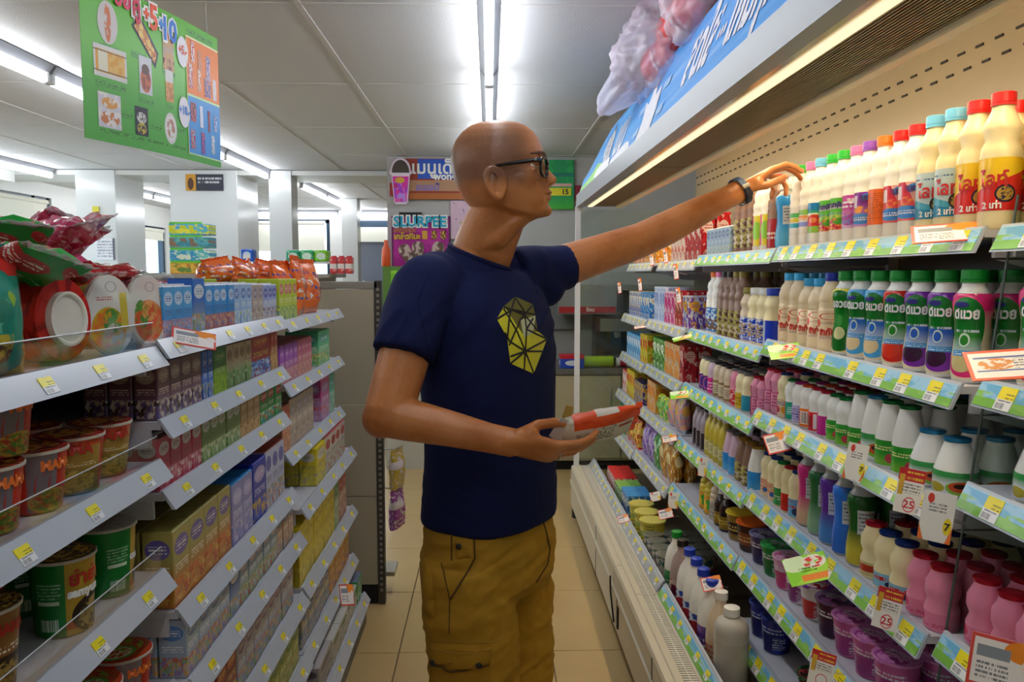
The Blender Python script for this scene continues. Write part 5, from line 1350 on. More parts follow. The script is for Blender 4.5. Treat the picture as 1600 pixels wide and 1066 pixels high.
tubY = cup('snack_tub', .05, .055, .075, pmat('tub_green_yellow', 'c8b83a', [('rect', 0, 1, .2, .5, '8a9a3c'), ('txt', .2, .8, .55, .85, '5a6a28', 2)], 'cyl', .25), mat('tub_lid_lemon', 'c8c060', .3), mat('tub_lid_lemon', 'c8c060', .3), None, False, 'lid')
for k in range(6):
    place('tubY', tubY, (.70, 3.33 + .125 * (k // 2), .27 + .081 * (k % 2)), -1, '%s yellow-green tub from near end on the lower deck, %s' % (ORD[k // 2], 'upper' if k % 2 else 'under'), 'tub', 'stacked yellow-green tubs')
# third and fourth sections: coloured packets and boxes
def box_(n, w, d, h, cols, nm='snack_box', top=None):
    K[n] = (carton(nm, w, d, h, pmat('print_' + n, cols[0], [('vor', 5, 8, cols, (0, 1, 0, .95)), ('noi', 9, 9, .56, cols[1]), ('ell', .5, .7, .35, .14, cols[-1]), ('txt', .2, .8, .66, .74, cols[1], 1), ('top', top or cols[0])], 'box', .25)), w, d)
def bag_(n, w, d, h, cols):
    K[n] = (pouch('snack_bag', w, d, h, pmat('print_' + n, cols[0], [('vor', 6, 7, cols, (0, 1, .1, .9)), ('noi', 7, 7, .55, cols[1]), ('ell', .5, .62, .3, .14, cols[-1])], 'box', .15, coat=.4), None, len(n)), w, d)
box_('f_lime', .05, .06, .17, ['d8d86a', 'b8c84a', 'e8e8b0', 'f0f0e0'])
box_('f_white', .06, .06, .17, ['d0d8e8', 'b0c0e0', 'e8ecf4', '8a9ad0'])
box_('f_peach', .07, .06, .16, ['e0b088', 'd89868', 'f0d0b0', 'd8582c'])
box_('f_red', .07, .06, .13, ['d8282c', 'f0d8c8', 'b81c24', 'f4e0d8'])
box_('f_orange', .05, .06, .12, ['e8a030', 'd8841c', 'f0c860', 'f8e8c0'])
box_('f_scar', .09, .06, .2, ['c81c24', 'a8141c', 'd83034', 'e8c8c0'])
box_('f_green', .05, .06, .12, ['8ac060', '5a9a3c', 'b8d890', 'e8f0d8'])
box_('f_mix', .06, .06, .14, ['e0d0a8', '3a7ac8', 'd8a03c', 'e8e4d4'])
box_('f_blue', .06, .06, .14, ['4a9ad8', '2a6ab8', '8ac8e8', 'f0e8c8'])
box_('f_pinkw', .07, .06, .15, ['e0b8c8', 'd83a88', 'f0dce4', 'c8307a'])
box_('f_dkred', .07, .06, .16, ['981820', 'b82028', '7a1018', 'e0b0a0'])
box_('f_violet', .1, .06, .14, ['c0c4d8', '6a3a98', 'e0e0ea', 'e0a030'])
box_('f_sky', .07, .06, .13, ['3aa0d8', '6ac0e8', '6a4aa0', 'e8f0f4'])
box_('f_grass', .09, .07, .15, ['4a9a2c', '2f7a1c', '7ab83a', 'e8f0d0'], top='3a8a24')
box_('f_amber', .1, .07, .15, ['c8b890', 'e89a28', 'd8d0b8', 'e0802c'], top='c86a20')
box_('f_navy', .08, .07, .12, ['c8b048', '2a3a8c', 'e0d080', 'd8a02c'], top='1f2a6a')
box_('f_yel', .06, .07, .15, ['e0d02c', 'c8b41c', 'e8e070', 'd8482c'])
bag_('g_red', .13, .06, .15, ['c82038', 'e0b030', 'a81428', 'e8c850'])
bag_('g_violet', .14, .06, .16, ['7a48a8', 'a888c8', '5a3090', 'c8b8e0'])
bag_('g_green', .13, .06, .16, ['2f9a34', '1c7a24', '58b858', 'c8e8c0'])
bag_('g_gold', .14, .06, .17, ['c88a28', 'a86a18', 'e0b048', 'f0d890'])
bag_('g_silver', .13, .06, .15, ['a8b0bc', 'e09a98', '8890a0', 'e8b050'])
bag_('g_lime', .11, .05, .11, ['d8d42c', '3aa848', 'e8e468', '78c048'])
S3, S4 = 'third cooler', 'last cooler'
run([it('f_scar', 3, 2, 'tall scarlet box', 'box'), it('f_red', 4, 2, 'red and white box', 'box')], 1, zr(3, 0), xr(3, 0), 3.32, PR(S3, 0))
run([it('f_orange', 6, 2, 'orange box', 'box'), it('f_peach', 5, 2, 'peach box', 'box')], 1, zr(4, 0), xr(4, 0), 4.08, PR(S4, 0))
run([it('f_violet', 1, 2, 'grey and violet box', 'box'), it('f_dkred', 2, 2, 'dark red box', 'box'), it('f_pinkw', 3, 2, 'pink and white box', 'box'), it('f_white', 4, 2, 'white and blue box', 'box')], 1, zr(3, 1), xr(3, 1), 3.32, PR(S3, 1))
run([it('f_blue', 4, 2, 'sky blue box', 'box'), it('f_mix', 6, 2, 'cream and blue box', 'box')], 1, zr(4, 1), xr(4, 1), 4.08, PR(S4, 1))
run([it('f_dkred', 1, 2, 'dark red box', 'box'), it('f_amber', 3, 2, 'amber-topped box', 'box'), it('f_grass', 3, 2, 'grass green box', 'box')], 1, zr(3, 2), xr(3, 2), 3.34, PR(S3, 2))
run([it('f_yel', 3, 2, 'yellow box', 'box'), it('f_sky', 6, 2, 'sky blue and violet box', 'box')], 1, zr(4, 2), xr(4, 2), 4.08, PR(S4, 2))
run([it('g_silver', 2, 2, 'silver and pink snack bag', 'bag'), it('g_lime', 2, 2, 'lime and yellow snack bag', 'bag'), it('f_amber', 2, 2, 'amber-topped box', 'box')], 1, zr(3, 3), xr(3, 3), 3.32, PR(S3, 3), .004)
run([it('f_navy', 3, 2, 'navy-topped yellow box', 'box'), it('f_yel', 4, 2, 'yellow box', 'box'), it('f_red', 2, 2, 'red and white box', 'box')], 1, zr(4, 3), xr(4, 3), 4.08, PR(S4, 3))
run([it('g_gold', 2, 2, 'gold snack bag', 'bag'), it('g_green', 1, 2, 'green snack bag', 'bag'), it('g_violet', 2, 2, 'violet snack bag', 'bag')], 1, zr(3, 4), xr(3, 4), 3.32, PR(S3, 4), .004)
run([it('g_red', 3, 2, 'red and gold snack bag', 'bag'), it('g_green', 2, 2, 'green snack bag', 'bag')], 1, zr(4, 4), xr(4, 4), 4.08, PR(S4, 4), .004)
run([it('f_blue', 3, 2, 'pale blue packet', 'packet'), it('f_green', 4, 2, 'green packet', 'packet'), it('f_red', 4, 2, 'red and white packet', 'packet')], 1, .27, .63, 3.76, DK)
# ------------------------------------------------------------------ signs, posters and cards
def ink(name, col, rough=.4):
    return mat('ink_' + name, col, rough)
WH, BK = ink('white', 'f6f6f2'), ink('black', '2c3430')
# promotional poster hung from the ceiling over the noodle bay
pw, ph = .58, .403
po = thing('hanging_poster', 'green promotional poster with orange and blue panels hung from the ceiling', 'poster', (-1.011, 2.05, 1.823), (0, 0, atan2(.56, .149)))
bow = lambda x: -.016 * sin(pi * x / pw)
def patch(nm, x0, x1, z0, z1, m, lift=.001, n=6, shape=None, parent=None):
    """thin print lying on the bowed board"""
    mb = MB()
    if shape == 'ell':
        pts = [((x0 + x1) / 2 + (x1 - x0) / 2 * cos(2 * pi * i / 24), (z0 + z1) / 2 + (z1 - z0) / 2 * sin(2 * pi * i / 24)) for i in range(24)]
    elif shape:
        pts = shape
    else:
        pts = [(x0 + (x1 - x0) * i / n, z0) for i in range(n + 1)] + [(x0 + (x1 - x0) * i / n, z1) for i in range(n, -1, -1)]
    k = len(pts)
    if shape is None:
        vs = [(x, bow(x) - lift, z) for x, z in pts]
        mb.add(vs, [(i, i + 1, 2 * n - i, 2 * n + 1 - i) for i in range(n)])
    else:
        mb.add([(x, bow(x) - lift, z) for x, z in pts], [tuple(range(k))])
    return obj(nm, mb.mesh(nm, m, False, fix=False), parent or po)
mb = MB()
N = 14
mb.loft([[(pw * i / N, bow(pw * i / N) - .0008, 0), (pw * i / N, bow(pw * i / N) + .0012, 0), (pw * i / N, bow(pw * i / N) + .0012, ph), (pw * i / N, bow(pw * i / N) - .0008, ph)] for i in range(N + 1)])
m_pgreen = pmat('poster_green', '5fb52c', [('grad', .1, .0, '6cc41c'), ('grad', .6, .3, '5aab48')], 'wall', .35)
obj('board', (mb, m_pgreen, False), po)
U = lambda t: t * pw
V = lambda v: v * ph
bl = obj('poster_edge', (MB().tube([(U(.684), bow(U(.684)) - .002, V(.05)), (U(.684), bow(U(.684)) - .002, V(.9))], .0016, 6), ink('cream', 'f0ecc0')), po)
patch('orange_panel', U(.688), U(1), V(.487), V(.895), ink('poster_orange', 'e87a1e'), .0014)
patch('blue_panel', U(.688), U(1), V(.055), V(.470), ink('poster_blue', '4a98dc'), .0014)
patch('panel_border', U(.684), U(1), V(.890), V(.903), ink('cream', 'f0ecc0'), .0018)
patch('panel_border', U(.684), U(1), V(.470), V(.487), ink('mint', 'c8e6b0'), .0018)
patch('panel_border', U(.684), U(1), V(.045), V(.055), ink('mint', 'c8e6b0'), .0018)
food = lambda n, base, *l: pmat('picture_' + n, base, l, 'wall', .4)
pics = [(.147, .755, .115, .27, food('roll', 'cfc8c4', ('enoi', .5, .5, .16, .45, 6, .42, 'c86a34')), 'ell'),
        (.54, .725, .085, .27, food('ham', 'b8a08a', ('rect', 0, 1, .75, 1, 'c83a30'), ('rect', .0, .45, .72, 1, 'e0dcd8'), ('rect', 0, 1, 0, .3, '7a2a40'), ('noi', 5, 5, .5, 'c8a070')), None),
        (.155, .505, .19, .2, food('toast', 'd8d4cc', ('rect', .06, .94, .14, .86, 'd89a2c'), ('noi', 6, 4, .5, 'e0b45c', (.45, .94, .14, .86)), ('rect', .14, .42, .2, .8, 'e4dcc0'), ('rect', 0, 1, .8, .83, '4a3a2c'), ('rect', 0, 1, .17, .2, '4a3a2c')), None),
        (.37, .5, .085, .25, food('bun', 'cfcfd4', ('ell', .5, .38, .4, .34, 'c06a48'), ('enoi', .5, .38, .36, .3, 5, .5, '8a4034'), ('ell', .5, .66, .3, .14, '5a3a34')), None),
        (.54, .485, .06, .22, food('pie', 'd8d8d4', ('rect', .0, 1, 0, .62, 'd89a5a'), ('noi', 4, 6, .5, 'b87a3c', (0, 1, 0, .6))), None),
        (.14, .2, .13, .22, food('burger', 'd0ccd0', ('ell', .5, .72, .35, .16, 'd89a4a'), ('ell', .5, .28, .42, .2, 'c87a48'), ('noi', 5, 5, .55, 'e8e0d8')), None),
        (.333, .185, .085, .19, food('black_pack', '2c2c30', ('ell', .5, .62, .36, .2, 'd8d4cc'), ('ell', .5, .25, .34, .2, 'c8b43a'), ('noi', 7, 7, .55, '3a3440')), None),
        (.54, .19, .095, .22, food('egg', 'd8d4d0', ('ell', .5, .5, .42, .4, 'e4e0da'), ('enoi', .5, .5, .34, .3, 5, .5, 'b88a78')), 'ell')]
for t, v, w, h, m, sh in pics:
    patch('picture', U(t - w / 2), U(t + w / 2), V(v - h / 2), V(v + h / 2), m, .0016, 4, sh)
patch('picture', 0, 0, 0, 0, ink('tray_black', '26303c'), .0016, shape=[(U(.29), V(.80)), (U(.34), V(.90)), (U(.465), V(.68)), (U(.44), V(.57))])
patch('picture', 0, 0, 0, 0, food('hotdog', 'd0884a', ('noi', 5, 5, .5, 'e8c878'), ('noi', 7, 7, .58, 'a84a2c')), .0022, shape=[(U(.305), V(.80)), (U(.34), V(.87)), (U(.45), V(.67)), (U(.435), V(.60))])
m_cap = pmat('poster_caption', '5fb04a', [('txt', .0, 1, .1, .9, '2f5a2a', 2)], 'wall', .4)
for t, v, w in ((.155, .365, .17), (.37, .33, .1), (.54, .575, .1), (.54, .34, .05), (.15, .595, .11), (.24, .2, .07), (.43, .17, .08), (.62, .2, .06), (.33, .615, .1)):
    patch('caption', U(t - w / 2), U(t + w / 2), V(v - .022), V(v + .022), m_cap, .0013, 3)
patch('caption', U(.08), U(.66), V(.055), V(.085), m_cap, .0013, 6)
patch('caption', U(.70), U(.94), V(.915), V(.96), m_cap, .0013, 4)
cols = ['e4dcd8', 'c88a7a', 'd8b8c0', 'c83a5a', 'c87a3c', '3a4a9c', 'e0d8d0']
for i, (t, v, w, h) in enumerate([(.745, .80, .03, .15), (.81, .76, .03, .15), (.89, .73, .04, .18), (.72, .62, .035, .18), (.80, .61, .03, .16), (.88, .58, .06, .14), (.95, .585, .04, .16)]):
    patch('picture', U(t - w / 2), U(t + w / 2), V(v - h / 2), V(v + h / 2), food('drink%d' % i, cols[i], ('noi', 3, 6, .5, cols[(i + 3) % 7])), .0022, 2)
cols = ['c8606a', 'e4e0ea', '4a4a5c', 'c8d4ec', 'c8303c', '2a4ab0', '8ab0c8']
for i, (t, v, w, h) in enumerate([(.735, .36, .05, .14), (.81, .345, .03, .16), (.885, .33, .022, .16), (.95, .33, .03, .12), (.725, .16, .04, .14), (.82, .15, .035, .16), (.92, .16, .035, .14)]):
    patch('picture', U(t - w / 2), U(t + w / 2), V(v - h / 2), V(v + h / 2), food('sweet%d' % i, cols[i], ('noi', 3, 6, .5, cols[(i + 2) % 7])), .0022, 2)
for v, s, c in ((.765, '+5.-', ink('poster_red_orange', 'e8542c')), (.335, '+10.-', ink('poster_sky', '3a8ad8'))):
    patch('bubble', U(.605), U(.70), V(v - .11), V(v + .11), ink('bubble_white', 'e6e2ea'), .003, shape='ell')
    q = lettering(s, .035, c, po, Matrix.Translation((U(.652), bow(U(.652)) - .0042, V(v + .01))) @ Matrix.Rotation(pi / 2, 4, 'X'), .0012, sx=.7)
for s, t, v, size, c in (('ซื้อ', .235, .945, .07, ink('poster_pink', 'd8305a')), ('คู่', .32, .925, .07, ink('poster_crimson', 'c82848')), ('+', .385, .91, .05, ink('poster_red_orange', 'e8542c')), ('5', .435, .90, .095, ink('poster_red_orange', 'e8542c')), ('+', .488, .885, .045, ink('poster_sky', '3a8ad8')), ('10', .545, .865, .088, ink('poster_sky2', '2a74d0'))):
    x = U(t)
    M = Matrix.Translation((x, bow(x) - .0034, V(v))) @ Matrix.Rotation(pi / 2, 4, 'X')
    lettering(s, size, WH, po, M, .009, 'letter_outline', .8)
    M = Matrix.Translation((x, bow(x) - .0046, V(v))) @ Matrix.Rotation(pi / 2, 4, 'X')
    lettering(s, size, c, po, M, .0028, 'lettering', .8)
for x in (.06, pw - .06):
    obj('hanging_thread', (MB().tube([(x, bow(x), ph), (x, 0, CEIL - 1.823 - .005)], .0012, 5), mat('thread', 'b8b8b8', .5)), po)

# sign above the cooler canopy
sg = thing('canopy_sign', 'blue sky and meadow dairy sign with white lettering along the cooler canopy', 'sign', (0, 0, 0))
sy0, sy1 = .7, 4.72
sx0, sx1, sz0, sz1 = .528, .615, 1.958, 2.215
mb = MB()
n = 24
low, hi = [], []
for i in range(n + 1):
    y = sy0 + (sy1 - sy0) * i / n
    e = max(0, min(1, (sy1 - y) / .75))
    k = .32 + .68 * (3 * e * e - 2 * e ** 3)
    low.append((sx0, y, sz0))
    hi.append((sx0 + (sx1 - sx0) * k, y, sz0 + (sz1 - sz0) * k))
t = .004
mb.loft([[low[i], hi[i], (hi[i][0] + t, hi[i][1], hi[i][2]), (low[i][0] + t, low[i][1], low[i][2])] for i in range(n + 1)])
m_sky = pmat('sign_sky', '3a9ae4', [('noi', 6, 2.5, .60, '7cc0f0'), ('grad', .55, .05, '4cc4f4')], 'wall', .3)
D.materials['sign_sky'].node_tree.nodes['Separate XYZ'].label = ''
obj('board', (mb, pmat('sign_print', '3f9fe8', [('noi', 9, 3, .58, '7ab8f0')], 'box', .28), False), sg)
lean = atan2(sx1 - sx0, sz1 - sz0)
def sign_at(y, zf, lift=.002):
    return Matrix.Translation((sx0 + (sx1 - sx0) * zf - lift, y, sz0 + (sz1 - sz0) * zf)) @ Matrix.Rotation(lean, 4, 'Y') @ facing('-x', 0, 0, 0)
m_signw = ink('sign_white', 'f2f0f4', .3)
lettering('ใหม่ทุกวัน', .225, m_signw, sg, sign_at(1.655, .50), .009, fit=.50)
lettering('...', .2, m_signw, sg, sign_at(1.965, .62), .004, fit=.075)
lettering('สดใส', .225, m_signw, sg, sign_at(2.17, .50), .009, fit=.30)
lettering('นม', .24, m_signw, sg, sign_at(3.45, .46), .006, sx=.9)
def sign_patch(nm, y0, y1, f0, f1, m, lift=.0012, pts=None):
    P_ = pts or [(y0, f0), (y1, f0), (y1, f1), (y0, f1)]
    vs = [(sx0 + (sx1 - sx0) * f - lift, y, sz0 + (sz1 - sz0) * f) for y, f in P_]
    return obj(nm, MB().add(vs, [tuple(range(len(vs)))]).mesh(nm, m, False), sg)
sign_patch('meadow', 0, 0, 0, 0, ink('meadow_green', '7cc42c'), pts=[(3.6, 0), (4.70, 0), (4.70, .12), (4.3, .2), (4.12, .36), (3.9, .26), (3.72, .3), (3.6, .12)])
sign_patch('cow', 0, 0, 0, 0, pmat('cow_print', 'd8dae0', [('noi', 6, 5, .5, '5a6070')], 'box', .4), .002, [(3.66, .1), (3.72, .62), (3.8, .92), (3.88, .7), (3.93, .8), (3.98, .5), (3.9, .3), (3.86, .08)])
sign_patch('price_plate', 0, 0, 0, 0, m_signw, .004, [(3.55, .0), (4.0, .0), (4.08, .08), (4.05, .2), (3.9, .24), (3.6, .2)])
sign_patch('milk_splash', 0, 0, 0, 0, pmat('splash_print', 'f0ecec', [('noi', 5, 4, .6, 'c0d4ec')], 'box', .3), .0022, [(2.66, 0), (2.92, 0), (2.90, .3), (2.96, .6), (2.88, .5), (2.84, .95), (2.78, .55), (2.70, .62), (2.66, .3)])
sign_patch('milk_splash', 0, 0, 0, 0, m_signw, .0016, [(3.05, 0), (3.6, 0), (3.55, .12), (3.4, .16), (3.2, .2), (3.1, .14)])
for y, f in ((2.60, .55), (2.58, .2), (3.0, .5), (2.98, .18)):
    sign_patch('caption', y - .05, y + .05, f - .06, f + .06, pmat('sign_caption', '6ab0e8', [('txt', .05, .95, .1, .9, 'f2f4f8', 2)], 'box', .3), .0024)
sign_patch('green_panel', .75, 1.16, .1, .95, ink('sign_green', '3fae5a'), .0014)
sign_patch('panel_rule', 1.16, 1.175, .06, 1, m_signw, .0016)
obj('lower_rule', (MB().box(sx0 - .003, sx0 + .002, sy0, sy1, sz0, sz0 + .004), m_signw, False), sg)
obj('stay', (MB().tube([(sx0 + .06, 1.5, 2.13), (.74, 1.5, 1.978)], .004, 6).tube([(sx0 + .06, 3.9, 2.10), (.74, 3.9, 1.978)], .004, 6), m_steel), sg)

# bags lying on top of the canopy
m_film = clear_mat('milky_film', 'fcf8ff', .05, .3, .40, 'fbf6ff', 10)
m_redw = pmat('striped_red_pack', 'd83a34', [('rect', 0, 1, .40, .45, 'e8dcd4'), ('rect', 0, 1, .47, .5, '6a3a34'), ('rect', 0, 1, .52, .55, 'e8dcd4'), ('noi', 6, 6, .56, 'e05a50')], 'cyl', .3)
def film(nm, c, r, seed, label, knot=None):
    bm = bmesh.new()
    bmesh.ops.create_icosphere(bm, subdivisions=5, radius=1)
    for v in bm.verts:
        p = v.co.copy()
        a = noise.fractal(p * 1.3 + Vector((seed, 0, 0)), 1.0, 2.0, 4)
        rdg = 1 - abs(noise.noise(p * 3.1 + Vector((0, seed, 0))))
        s = 1 + .30 * a + .24 * (rdg - .7) + .10 * (1 - abs(noise.noise(p * 8.0 + Vector((seed, 3, 1)))))
        q = Vector((p.x * r[0] * s, p.y * r[1] * s, p.z * r[2] * s))
        if knot is not None:
            d = p.dot(knot)
            if d > .86:
                q += Vector((knot.x * r[0], knot.y * r[1], knot.z * r[2])) * (d - .86) * 5.5
        v.co = q
    me = D.meshes.new(nm)
    bm.to_mesh(me)
    bm.free()
    me.materials.append(m_film)
    me.polygons.foreach_set('use_smooth', [True] * len(me.polygons))
    return obj(nm, me, None, c, label=label, cat='plastic bag', group='bags lying on the canopy')
b1 = film('plastic_bag', (.62, 2.98, 2.30), (.15, .36, .16), 2.2, 'milky plastic bag drooping over the canopy sign, corner pulled out sideways', Vector((-.62, .62, -.48)).normalized())
b2 = film('plastic_bag', (.66, 2.45, 2.335), (.125, .27, .125), 5.1, 'milky plastic bag of red packs nearest the lettering on the canopy')
b3 = film('plastic_bag', (.73, 2.05, 2.29), (.09, .2, .12), 8.4, 'small bluish plastic bag slumped behind the lettered part of the sign')
for k, (c, rot) in enumerate([((.645, 2.60, 2.315), (1.2, .2, .2)), ((.65, 2.36, 2.34), (1.3, .1, -.1)), ((.65, 2.90, 2.27), (1.4, .2, .2))]):
    mb = MB().lathe([(.02, -.13), (.062, -.125), (.07, -.1), (.07, .1), (.062, .125), (.02, .13)], 18)
    obj('red_pack', (mb, m_redw), None, c, rot, '%s red striped pack inside the plastic bags on the canopy' % ORD[k], 'pack', 'red packs in the canopy bags')

# promotional cards clipped to the shelf edges
m_cardw = pmat('card_white_red', 'f4ece8', [('rect', 0, 1, 0, .07, 'd8483a'), ('rect', 0, .05, 0, 1, 'd8483a'), ('rect', .95, 1, 0, 1, 'd8483a'), ('rect', 0, 1, .93, 1, 'd8483a'), ('ell', .76, .8, .26, .2, 'ee8a1c'), ('ell', .88, .55, .11, .16, 'f4e4dc'), ('rect', .1, .6, .58, .8, '8a9098'), ('txt', .12, .6, .15, .5, '7a7a80', 4)], 'flat', .3)
m_cardr = pmat('card_red_white', 'f0ece4', [('rect', 0, 1, .72, 1, 'c8202c'), ('txt', .3, .95, .76, .94, 'f0d83a', 1), ('rect', .05, .25, .4, .86, 'd8a82c'), ('txt', .2, .9, .45, .66, '7a7a7c', 3), ('ell', .55, .2, .24, .17, 'd83a48'), ('ell', .55, .2, .21, .145, 'f4f0ea')], 'flat', .3)
m_cardg = pmat('card_green', '8cd43a', [('diag', 1, -1, .1, 'a8e04a'), ('ell', .25, .75, .3, .3, 'd8f0c8'), ('rect', .3, .95, .08, .3, 'ee8a3c'), ('enoi', .7, .72, .28, .24, 5, .46, 'f4f0e8'), ('enoi', .68, .7, .24, .2, 7, .52, 'd83a40'), ('txt', .3, .7, .4, .6, '3a6a24', 2)], 'flat', .2)
m_cardo = pmat('card_white_orange', 'eeeae4', [('diag', 1, -.5, .82, 'e8742c'), ('diag', -1, -.6, -.18, 'e8742c'), ('ell', .45, .5, .48, .5, 'f0ece6'), ('txt', .22, .75, .6, .8, '7a7a80', 3), ('ell', .84, .34, .13, .17, 'f0d82a'), ('ell', .25, .86, .1, .1, 'd8402c')], 'flat', .3)
m_cards = pmat('card_shrimp', 'f4f0ea', [('rect', 0, 1, 0, .08, 'e0502c'), ('rect', 0, .06, 0, 1, 'e0502c'), ('rect', 0, 1, .92, 1, 'e0502c'), ('rect', .12, .9, .72, .78, '5a6aa8'), ('rect', .12, .9, .28, .33, '5a6aa8'), ('enoi', .42, .52, .26, .2, 7, .45, 'd88a3c'), ('txt', .66, .92, .36, .7, '7a7a80', 4)], 'flat', .3)
m_clip = clear_mat('clear_clip', 'ffffff', .12)
card_n = {}
def card(m, u, v, X, w, h, nrm, xdir, label, words=None, ref=None):
    c = at(u, v, X=X)
    n_ = Vector(nrm).normalized()
    x_ = (Vector(xdir) - n_ * Vector(xdir).dot(n_)).normalized()
    y_ = n_.cross(x_)
    r = thing('promo_card', label, 'promotional card', c, group='promotional cards clipped to shelf edges')
    r.rotation_mode = 'QUATERNION'
    r.rotation_quaternion = Matrix((x_, y_, n_)).transposed().to_quaternion()
    obj('card', MB().box(-w / 2, w / 2, -h / 2, h / 2, -.0008, .0008, 0).mesh('card', m, False), r)
    a = r.rotation_quaternion.inverted() @ (Vector((math.copysign(.05, c.x), 0, -.012)))
    obj('clip', (MB().tube([(0, 0, -.001), tuple(a * .5), tuple(a)], .003, 6), m_clip), r)
    for t in words or ():
        lettering(t[0], t[1], t[2], r, Matrix.Translation((t[3] * w, t[4] * h, .0014)), .0004)
    return r
WA = (-.35, -.75, .65)
card(m_cardw, 1478, 364, .845, .115, .062, (-.3, -.5, .85), (1, -.75, .42), 'white and red promo card tilted under the red-capped cream bottles')
card(m_cards, 1566, 570, .805, .10, .062, (-.25, -.62, .75), (1, -.35, .18), 'white promo card with shrimp picture jutting from the bottle shelf')
card(m_cardg, 1226, 549, .815, .085, .06, (-.2, -.55, .8), (1, -.3, .3), 'green promo card under the peach bottles')
card(m_cardw, 1214, 692, .785, .062, .062, (-.3, -.72, .65), (1, -.1, .22), 'white and orange promo card beside the teal-labelled jar')
card(m_cardr, 1421, 768, .795, .045, .085, (-.5, -.85, .15), (.85, -.5, -.12), 'upright red-headed promo card priced 25 on the white pot shelf', [('25', .02, ink('card_red', 'd02838'), .05, -.3)])
card(m_cardo, 1464, 808, .79, .052, .088, (-.5, -.85, .12), (.85, -.5, -.1), 'upright white and orange promo card priced 7 beside papaya pots', [('7', .018, BK, .33, -.17)])
card(m_cardo, 1337, 722, .795, .042, .08, (-.5, -.85, .12), (.85, -.5, -.15), 'upright white and orange promo card before the magenta-labelled bottles', [('7', .015, BK, .33, -.17)])
card(m_cardg, 1262, 889, .75, .10, .075, (-.3, -.55, .78), (1, -.15, .3), 'glossy green promo card above the strawberry yogurt cup')
card(m_cardr, 1387, 952, .765, .045, .08, (-.5, -.85, .12), (.85, -.5, -.15), 'upright red-headed promo card priced 25 before the cream bottles', [('25', .02, ink('card_red', 'd02838'), .05, -.3)])
card(m_cardr, 1284, 1046, .72, .05, .075, (-.5, -.8, .2), (.85, -.5, -.12), 'red-headed promo card before the pink yogurt cups')
card(m_cardw, 1566, 1040, .74, .085, .075, (-.4, -.85, .2), (.85, -.5, -.1), 'white and red promo card lowest by the pink bottles')
card(m_cardw, 1112, 912, .69, .062, .048, (-.25, -.6, .75), (1, -.1, .22), 'white and orange promo card over the grey water jug')
card(m_cardg, 1062, 617, .77, .075, .045, (-.2, -.5, .82), (1, -.3, .32), 'green and orange promo card under the violet-labelled jars')
card(m_cardw, 1046, 686, .75, .062, .035, (-.2, -.55, .8), (1, -.1, .2), 'slim white promo card under the grey-lilac drink bottles')
card(m_cardo, 1024, 776, .72, .045, .04, (-.3, -.8, .5), (1, -.1, .2), 'small oval white promo card under the gold snack bags')
card(m_cardw, 1040, 803, .70, .058, .042, (-.25, -.7, .65), (1, -.1, .25), 'white and red promo card over the green-capped milk bottles')
card(m_cardw, 974, 811, .585, .05, .038, (-.3, -.6, .7), (1, -.1, .3), 'small white promo card on the price rail before the tins')
card(m_cardo, 1052, 782, .715, .04, .062, (-.5, -.85, .2), (.85, -.5, 0), 'white and orange promo card among the yellow juice bottles')
card(m_cardo, 1098, 730, .745, .03, .065, (-.5, -.85, .1), (.85, -.5, -.1), 'narrow white promo card before the yellow drink bottles')
for k, (u, v, X) in enumerate([(1018, 405, .80), (1040, 400, .81), (1056, 425, .81), (1060, 462, .80), (1000, 445, .79), (968, 450, .77)]):
    card(m_cardw, u, v, X, .02, .07, (-.55, -.8, .25), (.75, -.6, .25), '%s narrow white card strip hanging among the red boxes of the far cooler' % ORD[k])
card(m_cardg, 1066, 528, .79, .08, .022, (-.2, -.6, .75), (1, -.2, .5), 'pale card strip under the white-capped wide bottles')
card(m_cardw, 1000, 511, .775, .06, .02, (-.2, -.6, .75), (1, -.2, .3), 'white card strip under the pink and white boxes')
card(m_cardw, 303, 529, -.592, .085, .05, (.45, -.45, .8), (.85, .35, -.1), 'white and red promo card jutting below the blue milk cartons', None)
card(m_cardw, 542, 930, -.49, .05, .075, (.5, -.6, .65), (.8, .5, -.2), 'white promo card with orange clip among the white medicine boxes')

# ------------------------------------------------------------------ far wall over the counter
YW = 6.60
def wall_box(root, nm, u0, u1, v0, v1, m, d0, d1, Y=YW):
    a, b = at(u0, v1, Y=Y), at(u1, v0, Y=Y)
    return obj(nm, (MB().box(a.x, b.x, Y - d1, Y - d0, a.z, b.z), m, False), root)
mn = thing('menu_sign', 'brown and blue menu sign with Thai heading high on the counter wall', 'sign')
wall_box(mn, 'board', 618, 742, 312, 248, ink('menu_brown', '9a3a28'), -.01, .012)
wall_box(mn, 'blue_panel', 653, 742, 280, 249, ink('menu_blue', '2a5ac8'), .012, .015)
wall_box(mn, 'tan_band', 640, 742, 299, 282, ink('menu_tan', 'b88a68'), .012, .015)
wall_box(mn, 'orange_band', 640, 742, 312, 302, ink('menu_orange', 'b8682c'), .012, .015)
wall_box(mn, 'left_panel', 609, 642, 307, 286, ink('menu_red', 'a83430'), .0, .011)
c = at(683, 263, Y=YW - .018)
lettering('เมนูเด็ด', .14, WH, mn, facing('-y', *c), .003)
c = at(695, 276, Y=YW - .018)
lettering('wong', .085, WH, mn, facing('-y', *c), .003)
c = at(668, 293, Y=YW - .018)
lettering('สเลอปี้', .075, ink('menu_violet', '8a7ac8'), mn, facing('-y', *c), .002)
ccup = thing('cup_cutout', 'pink cup-shaped cutout board with dark domed lid beside the menu sign', 'sign')
c = at(626, 283, Y=YW - .06)
s = (at(644, 283, Y=YW - .06) - at(608, 283, Y=YW - .06)).length
